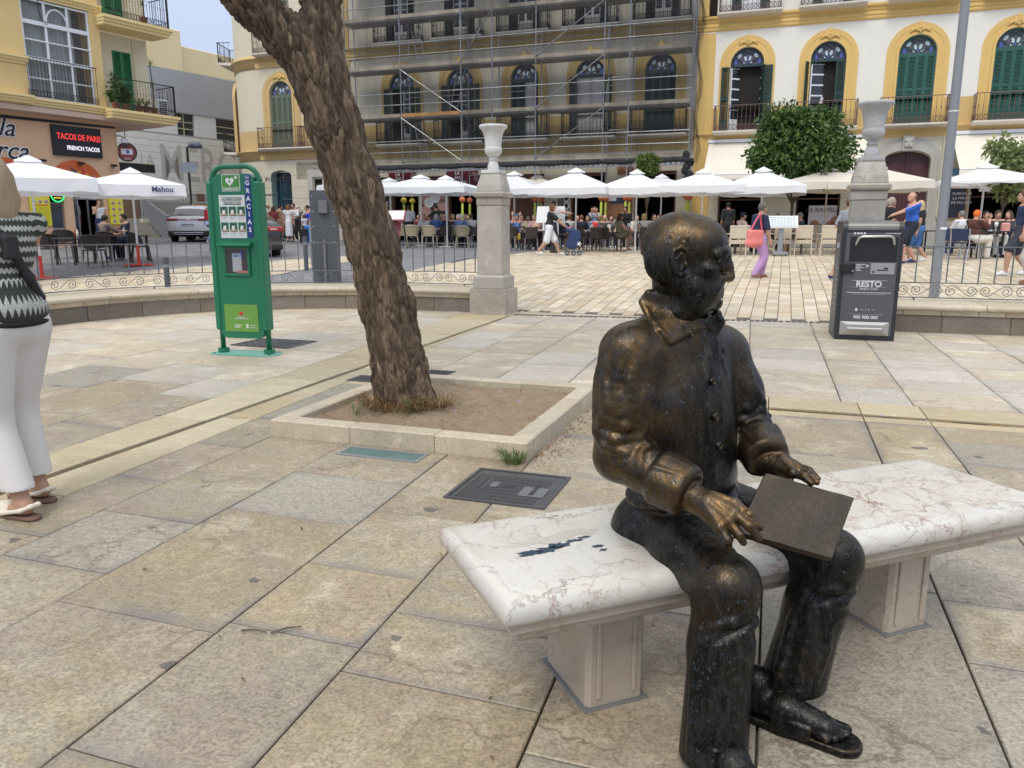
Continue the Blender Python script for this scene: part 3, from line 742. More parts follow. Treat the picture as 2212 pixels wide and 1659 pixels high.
def fanlight(parent,cx,zs,r,y,mt):
 fr=MB();n=20
 arc=lambda rr,yy:[(cx-rr*math.cos(PI*k/n),yy,zs+rr*math.sin(PI*k/n)) for k in range(n+1)]
 a,b,c,d=arc(r-.075,y-.05),arc(r-.005,y-.05),arc(r-.075,y+.03),arc(r-.005,y+.03)
 for i in range(n):fr.add([a[i],a[i+1],b[i+1],b[i],c[i],c[i+1]],[(0,1,2,3),(4,5,1,0)])
 fr.box(cx-r+.005,cx+r-.005,y-.055,y+.03,zs-.09,zs+.01)
 fr.obj('fanlight_frame',mt,parent)
 bg=MB();P=arc(r-.07,y);bg.add([(cx,y,zs)]+P,[(0,i+2,i+1) for i in range(n)]);bg.obj('fanlight_pane',GL_VIO,parent)
 q=r-.08
 def blob(x,z,rx,rz,ang,mt2):
  m=MB();pts=[]
  for k in range(14):
   t=2*PI*k/14;ux,uz=rx*math.cos(t),rz*math.sin(t)
   pts.append((cx+x*q+(ux*math.cos(ang)-uz*math.sin(ang))*q,y-.012,zs+z*q+(ux*math.sin(ang)+uz*math.cos(ang))*q))
  m.add(pts,[tuple(reversed(range(14)))]);m.mi=1;m.tube(pts,.011,4,closed=True);m.obj('leaded_petal',[mt2,mt],parent)
 for sgn in (-1,1):
  blob(.15*sgn,.42,.11,.2,-.25*sgn,GL_PALE);blob(.56*sgn,.6,.2,.14,-.8*sgn,GL_PALE);blob(.80*sgn,.2,.13,.21,-.2*sgn,GL_BLUE)
  blob(.22*sgn,.78,.2,.13,-.25*sgn,GL_DK);blob(.3*sgn,.17,.19,.06,.55*sgn,GL_PALE);blob(.5*sgn,.25,.2,.08,.35*sgn,GL_DK)
 blob(0,.2,.06,.17,0,GL_BLUE)
ORN=None
def ornament():
 global ORN
 if ORN is None:
  s=SDF(.04);s.ell((0,-.02,.02),(.1,.09,.15));s.ell((0,-.1,-.01),(.035,.05,.05));s.ell((0,-.04,.17),(.07,.06,.08));s.ell((0,-.06,-.13),(.05,.05,.09))
  for g in (-1,1):
   s.ell((.11*g,-.02,.06),(.07,.05,.07));s.ell((.17*g,-.01,-.02),(.07,.04,.05));s.cap((.2*g,-.01,-.05),(.36*g,0,-.16),.045,.025);s.ell((.045*g,-.085,.05),(.022,.02,.018),sub=True)
   s.ell((.28*g,-.02,-.08),(.03,.04,.05));s.ell((.1*g,-.03,-.08),(.04,.05,.08))
  ORN=s.mesh('keystone_mask',.02,YELP)
 return ORN
BALC={}
def balcony(parent,cx,zs,w,mt,slabmt,d=.55,h=1.0,ring=True):
 b=MB();moulding(b,cx-w,cx+w,[(0,zs-.16),(d-.12,zs-.12),(d-.02,zs-.08),(d,zs-.06),(d,zs),(0,zs)])
 b.box(cx-w,cx+w,-d+.01,0,zs-.001,zs+.0)
 o=b.obj('balcony',slabmt,parent)
 k=(round(w,2),mt.name,round(d,2),round(h,2))
 if k not in BALC:
  rl=MB();p=.05;W=w-p;D=d-p
  for z,t in ((h,.016),(.24,.01),(.035,.012)):
   rl.box(-W,W,-D-t,-D+t,z-t*.8,z+t*.8);rl.box(-W-t,-W+t,-D,0,z-t*.8,z+t*.8);rl.box(W-t,W+t,-D,0,z-t*.8,z+t*.8)
  for x in (-W,W):rl.box(x-.016,x+.016,-D-.016,-D+.016,0,h+.03)
  br=MB()
  n=int(2*W/.165)
  P=[(-W+2*W*(i+.5)/n,-D) for i in range(n)]+[(s*W,-D*(j+.5)/3) for s in (-1,1) for j in range(3)]
  for x,y in P:
   br.tube([(x,y,.03),(x,y,.5),(x,y,.53),(x,y,.56),(x,y,.6),(x,y,h)],[.009,.009,.02,.02,.009,.009],5)
  sc_=MB()
  m=int(2*W/.14)
  for i in range(m):
   x=-W+2*W*(i+.5)/m
   sc_.tube([(x+.055*math.cos(t),-D,.137+.075*math.sin(t)) for t in [2*PI*j/10 for j in range(10)]],.011,4,closed=True)
  for s in (-1,1):
   for j in range(3):sc_.tube([(s*W,-D*(j+.5)/3+.055*math.cos(t),.137+.075*math.sin(t)) for t in [2*PI*j2/10 for j2 in range(10)]],.011,4,closed=True)
  BALC[k]=(rl.mesh('rail',mt),br.mesh('balusters',mt),sc_.mesh('ring_frieze',mt))
 for me in BALC[k]:
  x=inst(me.name.split('.')[0],me,o,(cx,0,zs))
  if me.name.startswith('bal'):x['kind']='stuff'
 return o
def win_bay(bld,cx,style,wallY,surmt,zs=8.09,za=5.42,r=.665,grn=GREENS,frm=None,dk=INSIDE):
 ring=arch_band(cx,zs,za,r+.10,r+.44,0.001,.05);
 o=ring.obj('window',surmt,bld)
 arch_band(cx,zs,za,r+.003,r+.098,0.0,.085).obj('architrave',surmt,o);arch_band(cx,zs,za,r+.25,r+.30,.05,.065).obj('fillet',surmt,o)
 frm=frm or grn
 fanlight(o,cx,zs,r,.12,frm)
 me=MB();me.add([(cx-r,.32,za),(cx+r,.32,za),(cx+r,.32,zs),(cx-r,.32,zs)],[(0,1,2,3)]);me.box(cx-r-.5,cx+r+.5,.33,2.6,za,zs+.1);me.f=me.f[1:];me.m=me.m[1:];me.sm=me.sm[1:]
 me.f=[tuple(reversed(f)) for f in me.f]
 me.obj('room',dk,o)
 h=zs-za-.09
 if style=='closed':
  w=(2*r-.02)/4
  for i in range(4):leaf(o,cx-r+.01+i*w,.10,za,w-.006,h,grn)
  MB().box(cx-r,cx+r,.14,.16,za,zs).obj('backing',dk,o)
 elif style=='w1':
  w=r/2
  leaf(o,cx-r-.02-.0,-.09,za,w,h,grn,R(180+8));leaf(o,cx+r-.06,.03,za,w*.92,h,grn,R(-62));leaf(o,cx+r+.03,-.09,za,w,h,grn,R(4))
  glassdoor(o,cx-r+.02,.08,za,r-.06,h-.02,WHITEW,R(38));glassdoor(o,cx+r-.05,.1,za,r-.06,h-.02,WHITEW,R(105))
 elif style=='w2':
  w=r/2
  leaf(o,cx-r+.02,.02,za,w*1.1,h,grn,R(-120));leaf(o,cx+r-w-.02,.08,za,w,h,grn)
  glassdoor(o,cx-r+.03,.14,za,r-.04,h-.04,WHITEW,R(22))
 elif style=='half':
  w=r/2
  leaf(o,cx-r+.01,.10,za,w-.01,h,grn);leaf(o,cx-r+w,.10,za,w-.01,h,grn);leaf(o,cx+r-w*.6,.10,za,w*.6,h,grn)
  glassdoor(o,cx-.02,.16,za,r-.02,h-.03,DUSTW,0,solid=True)
 elif style=='white':
  w=r/2
  leaf(o,cx-r-w+.05,-.07,za,w,h,grn,R(-4));leaf(o,cx+r-.02,-.07,za,w,h,grn,R(4))
  glassdoor(o,cx-r+.02,.12,za,r-.03,h-.02,DUSTW,0,solid=True);glassdoor(o,cx+.01,.12,za,r-.03,h-.02,DUSTW,0,solid=True)
 elif style=='open':
  w=r/2
  leaf(o,cx-r-w+.05,-.07,za,w,h,grn,R(-4));leaf(o,cx+r-.02,-.07,za,w,h,grn,R(4));leaf(o,cx+r-w*.7,.1,za,w*.7,h,grn)
  glassdoor(o,cx-.05,.2,za,r*.5,h-.02,DUSTW,R(30))
 return o
def upper_window(bld,cx,wh,grn,za=10.05,r=.66,h=3.0):
 o=MB().box(cx-r,cx+r,.3,.32,za,za+h).obj('window',INSIDE,bld)
 w=r/2*1.1
 leaf(o,cx-r-w*.2,-.03,za,w,h,grn,R(-10));leaf(o,cx+r-w*.8,-.03,za,w,h,grn,R(10))
 glassdoor(o,cx-r+w*.8,.1,za,r-w*.8,h,wh,0);glassdoor(o,cx,.1,za,r-w*.8,h,wh,0)
 return o
def cornices(mb,x0,x1,z,p=.18):
 moulding(mb,x0,x1,[(0,z-.2),(.05,z-.19),(.06,z-.12),(p*.6,z-.09),(p,z-.04),(p,z+.02),(0,z+.06)])
WINS=[-1.86,1.27,4.49,7.78,11.0]
# --- the bright yellow and white house on the right
def yellow_house():
 t=thing('apartment_house','bright yellow and white house with green arched shutters, right of the scaffolding','building',B0F,FA)
 X0,X1=-3.86,13.0
 ops=[(c-.665,c+.665,5.42,8.09,True) for c in WINS]
 w=MB();wall(w,-3.17,X1,6.39,9.42,[(a,b,6.39,s,True) for a,b,z,s,_ in ops]);w.obj('white_panel',WHITEP,t)
 d=MB();wall(d,-3.17,X1,5.42,6.39,[(a,b,5.42,6.39,False) for a,b,*_ in ops],y=-.012,depth=.31);d.obj('dado',OCHP,t)
 b=MB();wall(b,X0,X1,9.42,10.05,y=-.02);cornices(b,X0-.04,X1,9.98,.14);cornices(b,X0-.02,X1,9.66,.08);b.obj('upper_band',YELP,t)
 b=MB();wall(b,X0,X1,4.94,5.22,y=-.02);cornices(b,X0-.04,X1,5.36,.16);b.obj('lower_band',OCHP,t)
 p=MB();p.box(X0,-3.5,-.07,.25,0,9.4);p.box(-3.498,-3.172,-.03,.25,0,9.4);p.box(X0,-3.5,-.07,.25,10.06,15);p.obj('pilaster',YELP,t)
 u=MB();wall(u,-3.17,X1,10.05,14.5,[(c-.66,c+.66,10.05,13.05,False) for c in WINS]);u.obj('upper_wall',WHITEP,t)
 styles=['w1','w2','closed','closed','closed']
 for c,s in zip(WINS,styles):
  o=win_bay(t,c,s,0,YELP,grn=GREENS if s=='closed' else DGREEN);inst('keystone_mask',ornament(),o,(c,-.07,9.0));balcony(t,c,5.42,1.24,RUSTI,SLABW)
  upper_window(t,c,WHITEW,DGREEN);balcony(t,c,10.05,1.24,RUSTI,SLABW)
 g=MB();s=lambda u_:su(u_)
 dr=(3.585,5.315,.4,4.05,.36)
 opA=(s(1549),s(1645),.5,3.5,False);opB=(s(1717),s(1812),1.1,3.7,False);opC=(s(2090),s(2260),.5,3.7,False)
 wall(g,-3.17,X1,1.55,4.94,[(*opA[:2],1.55,3.5,False),(*opB[:2],1.55,3.7,False),(*dr[:2],1.55,4.05,.36),(*opC[:2],1.55,3.7,False)],depth=.5);g.obj('ground_floor_wall',ASHL,t)
 j=MB()
 for z in (2.1,2.65,3.2,3.75,4.3):
  for a,c in ((-3.15,opA[0]),(opA[1],opB[0]),(opB[1],dr[0]-.36),(dr[1]+.42,opC[0])):
   if z<3.5:j.box(a+.01,c-.01,-.004,.002,z-.008,z+.008)
 j.obj('ashlar_joints',M('ashlar joint line',(.38,.34,.27),.9),t)  # joint lines as thin strips, darker than the ashlar
 pl=MB()
 for a,c in ((-3.15,opA[0]),(opA[1],opB[1]+.2),(opB[1]+.2,dr[0]-.34),(dr[1]+.36,opC[0])):pl.box(a,c,-.06,.3,.2,1.1);pl.box(a,c,-.035,.3,1.1,1.55,0);pl.box(a,c,-.075,-.03,1.1,1.2)
 pl.obj('stone_plinth',GREYST,t)
 rm=MB()
 for a,c,z0,z1,_ in (opA,opB,opC):rm.box(a-.6,c+.6,.5,5,.3,3.9)
 rm.f=[tuple(reversed(f)) for f in rm.f]
 k=[i for i,f in enumerate(rm.f) if i%6==1];rm.f=[f for i,f in enumerate(rm.f) if i not in k];rm.m=rm.m[:len(rm.f)];rm.sm=rm.sm[:len(rm.f)]
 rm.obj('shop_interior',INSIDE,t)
 f=MB()
 for a,c,z0,z1,_ in (opA,opB,opC):f.box(a,a+.07,.3,.36,z0,z1);f.box(c-.07,c,.3,.36,z0,z1);f.box(a+.07,c-.07,.3,.36,z1-.1,z1);f.box(a+.07,c-.07,.3,.36,2.6,2.66)
 f.obj('shopfront_frame',WOODB,t)
 po=MB();cx=4.45;hw=.865
 def portal(o1,r1,z1,r0):
  n=12;A=[(cx-r0,.4)]+[(cx-r0*math.cos(PI*k/n),4.05+(z1-.25)*math.sin(PI*k/n)) for k in range(n+1)]+[(cx+r0,.4)];Bp=[(cx-r1,.4)]+[(cx-r1*math.cos(PI*k/n),4.05+z1*math.sin(PI*k/n)) for k in range(n+1)]+[(cx+r1,.4)]
  m=len(A)
  po.add([(x,-o1,z) for x,z in A]+[(x,-o1,z) for x,z in Bp]+[(x,.1,z) for x,z in Bp]+[(x,.1,z) for x,z in A],[f for i in range(m-1) for f in ((i+1,i,m+i,m+i+1),(m+i+1,m+i,2*m+i,2*m+i+1),(i,i+1,3*m+i+1,3*m+i))])
 portal(.05,1.25,.88,hw+.001);portal(.10,1.08,.76,hw+.002);portal(.14,.95,.66,hw+.003)
 o=po.obj('stone_portal',GREYST,t);MB().prism([(cx-.2,-.22),(cx+.2,-.22),(cx+.2,-.05),(cx-.2,-.05)],4.42,5.0,.03,bottom=True).obj('keystone',GREYST,o)
 sd_=SDF(.03);sd_.ell((0,0,0),(.1,.06,.2))
 for g_ in (-1,1):sd_.ell((.09*g_,-.02,.1),(.06,.06,.1));sd_.ell((.1*g_,-.02,-.1),(.05,.05,.1))
 inst('carved_leaf',sd_.mesh('carved_leaf',.018,GREYST),o,(cx,-.24,4.72))
 dm=MB();dm.box(cx-hw,cx-.01,.22,.28,.4,4.6);dm.box(cx+.01,cx+hw,.22,.28,.4,4.6)
 for sx in (-1,1):
  for z0,z1 in ((.6,1.5),(1.7,2.9),(3.1,4.0)):
   a,c=(cx-hw+.14,cx-.14) if sx<0 else (cx+.14,cx+hw-.14);dm.box(a,c,.195,.225,z0,z1,.02);dm.box(a+.09,c-.09,.17,.2,z0+.09,z1-.09,.02)
 dm.box(cx-hw-.1,cx+hw+.1,.29,.33,.3,4.7);dm.obj('panelled_door',MAROON,t)
 MB().box(X0,X1,.3,.31,9.5,14.5).obj('core',INSIDE,t);MB().box(X0-.1,X1,-.4,9,14.5,15.2).obj('roof',M('terracotta roof',(.35,.16,.09),.8,var=.2),t)
 MB().box(X1-.02,X1,.02,9,0,14.5).obj('end_wall',WHITEP,t)
 return t
YH=yellow_house()
def on_facade(name,label,cat,s,z,o=0,group=None,b=35.24):
 p=B0F+FR*s-FN*o;return thing(name,label,cat,(p.x,p.y,z),FA,group)
def awning(s0,s1,ztop,zbot,out,label):
 t=on_facade('awning',label,'awning',(s0+s1)/2,ztop,.03);w=(s1-s0)/2;rows=[]
 for i in range(9):
  k=i/8;rows.append([(-w+2*w*j/24,-out*k-.01,(zbot-ztop)*k-.05*math.sin(PI*k)*(1+.3*math.sin(j*1.3))) for j in range(25)])
 rows.append([(p[0],-out-.01,p[2]-.22) for p in rows[-1]])
 m=MB();m.smooth=True;m.grid(rows);m.obj('canvas',CANVAS,t)
 MB().box(-w-.03,w+.03,-.12,.0,-.02,.1).obj('roller_box',WHITEW,t);MB().tube([(-w,-out,zbot-ztop),(w,-out,zbot-ztop)],.025,8).obj('front_bar',WHITEW,t)
 for x in (-w+.05,w-.05):MB().tube([(x,-.03,-.9),(x,-out*.5,-.95),(x,-out,zbot-ztop-.02)],.018,6).obj('arm',WHITEW,t)
awning(-3.25,3.1,5.0,3.55,2.0,'long cream awning sloping out over the shopfront left of the maroon door')
awning(6.0,12.5,5.0,3.55,2.0,'cream awning sloping out at the right edge, behind the lamp post')
# --- the dusty house behind the scaffolding
def scaff_house():
 t=thing('apartment_house','dusty ochre and cream house with arched windows, wrapped in scaffolding and netting','building',B0F,FA)
 X0,X1=-21.2,-3.87;C=[-17.8,-14.75,-11.57,-8.5,-5.42]
 w=MB();wall(w,X0,X1,6.39,9.42,[(c-.665,c+.665,6.39,8.09,True) for c in C]);w.obj('cream_panel',OLDP,t)
 d=MB();wall(d,X0,X1,5.42,6.39,[(c-.665,c+.665,5.42,6.39,False) for c in C],y=-.012,depth=.31);d.obj('dado',OLDY,t)
 b=MB();wall(b,X0,X1,9.42,10.05,y=-.02);cornices(b,X0,X1,9.98,.14);cornices(b,X0,X1,9.66,.08);wall(b,X0,X1,4.75,5.22,y=-.02);cornices(b,X0,X1,5.36,.16);b.obj('bands',OLDY,t)
 MB().box(X0,X0+.6,-.06,.2,0,14).obj('pilaster',OLDY,t)
 u=MB();wall(u,X0,X1,10.05,14.5,[(c-.66,c+.66,10.05,13.05,False) for c in C]);u.obj('upper_wall',OLDP,t)
 for c,s in zip(C,['open','open','half','white','closed']):
  o=win_bay(t,c,s,0,OLDY,grn=DGREEN);x=inst('keystone_mask',ornament(),o,(c,-.07,9.0));balcony(t,c,5.42,1.24,DIRON,SLABW)
  upper_window(t,c,DUSTW,M('charcoal shutter',(.02,.022,.025),.6));balcony(t,c,10.05,1.24,DIRON,SLABW)
 s=lambda u_:su(u_)
 holes=[(s(646),s(700)),(s(815),s(843)),(s(846),s(905)),(s(910),s(964)),(s(968),s(1040)),(s(1092),s(1175)),(s(1232),s(1306)),(s(1369),s(1458))]
 g=MB();wall(g,X0,X1,.3,4.75,[(a,c,.3,3.9,False) for a,c in holes],depth=.4);g.obj('ground_floor_wall',ASHL,t)
 pl=MB();e=[X0]+[v for h in holes for v in h]+[X1]
 for a,c in zip(e[::2],e[1::2]):
  if c-a>.1:pl.box(a+.003,c-.003,-.05,.1,.2,1.45)
 pl.obj('stone_plinth',GREYST,t)
 rm=MB()
 for i,(a,c) in enumerate(holes):
  if i in (1,3,5):continue
  n=len(rm.f);rm.box(a-.2,c+.2,.4,4,.3,4.2);del rm.f[n+1];del rm.m[n+1];del rm.sm[n+1]
  rm.f[n:]=[tuple(reversed(f)) for f in rm.f[n:]]
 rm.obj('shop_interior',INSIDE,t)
 f=MB()
 for i,(a,c) in enumerate(holes):
  f.box(a,a+.08,.1,.2,.3,3.9);f.box(c-.08,c,.1,.2,.3,3.9);f.box(a+.08,c-.08,.1,.2,3.75,3.9);f.box(a+.08,c-.08,.1,.2,2.95,3.05)
 f.obj('shopfront_frame',WOODB,t)
 for i in (1,3,5):
  a,c=holes[i];dm=MB()
  if i==5:
   n=7
   for k in range(n):dm.box(a+.08+(c-a-.16)*k/n+.005,a+.08+(c-a-.16)*(k+1)/n-.005,.12,.18,.3,3.75)
   dm.obj('plank_door',WOODB,t)
  else:dm.box(a+.02,c-.02,.15,.18,.3,3.8);dm.obj('window_backing',BLACKM,t)
 MB().box(X0,X1,.32,.33,9.5,14.5).obj('core',INSIDE,t);MB().box(X0-.0,X1,-.4,9,14.5,15.2).obj('roof',M('terracotta roof',(.35,.16,.09),.8,var=.2),t)
 return t,holes
SH,HOLES_S=scaff_house()
# --- rounded corner building on the left of the scaffolding
def corner_house():
 t=thing('corner_building','pale yellow rounded corner building with olive arched shutters and a blue-green doorway, behind the tree','building',B0F,FA)
 XE=-21.2;XC=-26.1;Rr=2.6;L2=9
 def sw(prof,name,mt,gap=None):
  pts=[(XE,0,(0,-1))]+[(XE+(XC-XE)*k/4,0,(0,-1)) for k in range(1,5)]+[(XC-Rr*math.sin(PI/2*k/12),Rr-Rr*math.cos(PI/2*k/12),(-math.sin(PI/2*k/12),-math.cos(PI/2*k/12))) for k in range(1,13)]+[(XC-Rr,Rr+L2,(-1,0))]
  m=MB();rows=[[(x+nx*o,y+ny*o,z) for x,y,(nx,ny) in pts] for o,z in prof];m.smooth=True
  vs=[p for r_ in rows for p in r_];n=len(pts);m.add(vs,[(i*n+j+1,i*n+j,(i+1)*n+j,(i+1)*n+j+1) for i in range(len(rows)-1) for j in range(n-1)])
  return m.obj(name,mt,t)
 mt=MB()
 cW=-24.66;rW=.665
 w=MB();wall(w,-26.1,XE,6.39,9.42,[(cW-rW,cW+rW,6.39,8.09,True),(-22.3-rW,-22.3+rW,6.39,8.09,True)]);w.obj('wall',CORP,t)
 d=MB();wall(d,-26.1,XE,5.42,6.39,[(cW-rW,cW+rW,5.42,6.39,False),(-22.3-rW,-22.3+rW,5.42,6.39,False)],y=-.01);d.obj('dado',CORY,t)
 u=MB();wall(u,-26.1,XE,10.05,14.5,[(cW-.6,cW+.6,10.05,12.8,False),(-22.3-.6,-22.3+.6,10.05,12.8,False)]);u.obj('upper_wall',CORP,t)
 dX0,dX1=su(590),su(634)
 g=MB();wall(g,-26.1,XE,.3,4.9,[(dX0,dX1,.3,4.1,.28),(su(682),su(702),.3,4.0,False)],depth=.5);g.obj('ground_floor_wall',ASHL,t)
 j=MB()
 for z in (1.2,1.78,2.36,2.94,3.52,4.1):
  for a,c in ((-26.1,dX0),(dX1+.02,su(676))):j.box(a,c,-.004,.002,z-.009,z+.009)
 for a in (-24.9+.0,):pass
 j.obj('ashlar_joints',M('ashlar joint line',(.38,.34,.27),.9),t)  # same darker joint strips on the flat corner wall
 def arc(prof,name,mt_):
  m=MB();m.smooth=True;P=[(-26.1-Rr*math.sin(PI/2*k/14),Rr-Rr*math.cos(PI/2*k/14),-math.sin(PI/2*k/14),-math.cos(PI/2*k/14)) for k in range(15)]+[(-26.1-Rr,Rr+L2,-1,0)]
  n=len(P);m.add([(x+nx*o,y+ny*o,z) for o,z in prof for x,y,nx,ny in P],[(i*n+j+1,i*n+j,(i+1)*n+j,(i+1)*n+j+1) for i in range(len(prof)-1) for j in range(n-1)]);return m.obj(name,mt_,t)
 arc([(0,.3),(0,4.9)],'curved_ground_wall',ASHL);arc([(.01,5.42),(.01,6.39)],'curved_dado',CORY);arc([(0,6.39),(0,9.42)],'curved_wall',CORP);arc([(0,10.05),(0,14.5)],'curved_upper_wall',CORP)
 arc([(0.003,1.77),(0.003,1.79)],'curved_joint',M('ashlar joint line',(.38,.34,.27),.9));arc([(0.003,2.93),(0.003,2.95)],'curved_joint',M('ashlar joint line',(.38,.34,.27),.9));arc([(0.003,4.09),(0.003,4.11)],'curved_joint',M('ashlar joint line',(.38,.34,.27),.9))  # darker joint lines carried round the curve
 for z0,z1,name in ((4.9,5.42,'lower_cornice'),(9.42,10.05,'upper_cornice')):
  pr=[(0,z0),(.05,z0+.01),(.05,z0+.3),(.12,z0+.34),(.10,z0+.38),(.2,z0+.43),(.22,z0+.47),(0,z1)]
  arc(pr,'curved_'+name,CORY);m=MB();moulding(m,-26.1,XE,[(0,z0)]+pr[1:]);m.obj(name,CORY,t)
 o=win_bay(t,cW,'closed',0,CORY,grn=OGREEN);inst('keystone_mask',ornament(),o,(cW,-.07,9.0));balcony(t,cW,5.46,1.24,RUSTI,SLABW)
 o=win_bay(t,-22.3,'closed',0,CORY,grn=OGREEN);balcony(t,-22.3,5.46,1.1,RUSTI,SLABW)
 for c in (cW,-22.3):upper_window(t,c,WHITEW,OGREEN);balcony(t,c,10.05,1.24,RUSTI,SLABW)
 for ang,zb in ((68,5.46),(72,10.05)):
  e=MB();
  ho=thing('curve_bay',None,None,(-26.1-Rr*math.sin(R(ang)),Rr-Rr*math.cos(R(ang)),0),-R(ang),parent=t)
  if zb<6:
   o=arch_band(0,8.09,5.42,.70,1.05,-.1,.05).obj('window',CORY,ho);inst('keystone_mask',ornament(),o,(0,-.07,9.0));fanlight(o,0,8.09,.69,-.03,OGREEN)
   for i in range(4):leaf(o,-.66+i*.33,-.03,5.42,.325,2.55,OGREEN)
  balcony(ho,0,zb,.95,DIRON,SLABW,d=.75)
 gl=M('blue-green glass reveal',(.28,.42,.40),.15,var=.1)
 MB().box(dX0+.01,dX0+.03,.0,.6,.3,4.2).obj('glass_reveal',gl,t)
 dm=MB();dm.box(dX0,dX1,.45,.5,.3,4.3);dm.obj('glass_door',M('deep blue door glass',(.01,.035,.06),.08,var=.3),t)
 f=MB();f.box(dX0+.28,dX0+.34,.40,.45,.3,4.0);f.box(dX1-.06,dX1,.40,.45,.3,4.0);f.box(dX0+.34,dX1-.06,.40,.45,2.9,2.96);f.obj('door_frame',M('teal metal',(.05,.14,.14),.4,.3),t)
 st=MB();a,c=su(670),su(704);
 for x0,x1 in ((a,a+.3),(c,c+.3)):st.box(x0,x1,-.08,.1,.3,4.0)
 st.box(a,c+.3,-.08,.1,4.0,4.35);st.obj('grey_portal',GREYST,t);MB().box(a+.3,c,.1,.14,.3,4.0).obj('dark_door',BLACKM,t)
 LT=M('bronze letters',(.09,.075,.06),.5,.5)
 s0,z0=fs(560,393);text('FUNDACION PICASSO',.33,LT,t,(su(562),-.02,fs(562,389)[1]),spacing=1.25)
 text('LUNES A DOMINGO DE 9.30',.13,LT,t,(su(570),-.02,fs(570,421)[1]),bold=.004)
 MB().box(-26.1,XE,.32,.33,9.5,14.5).obj('core',INSIDE,t)
 return t
corner_house()
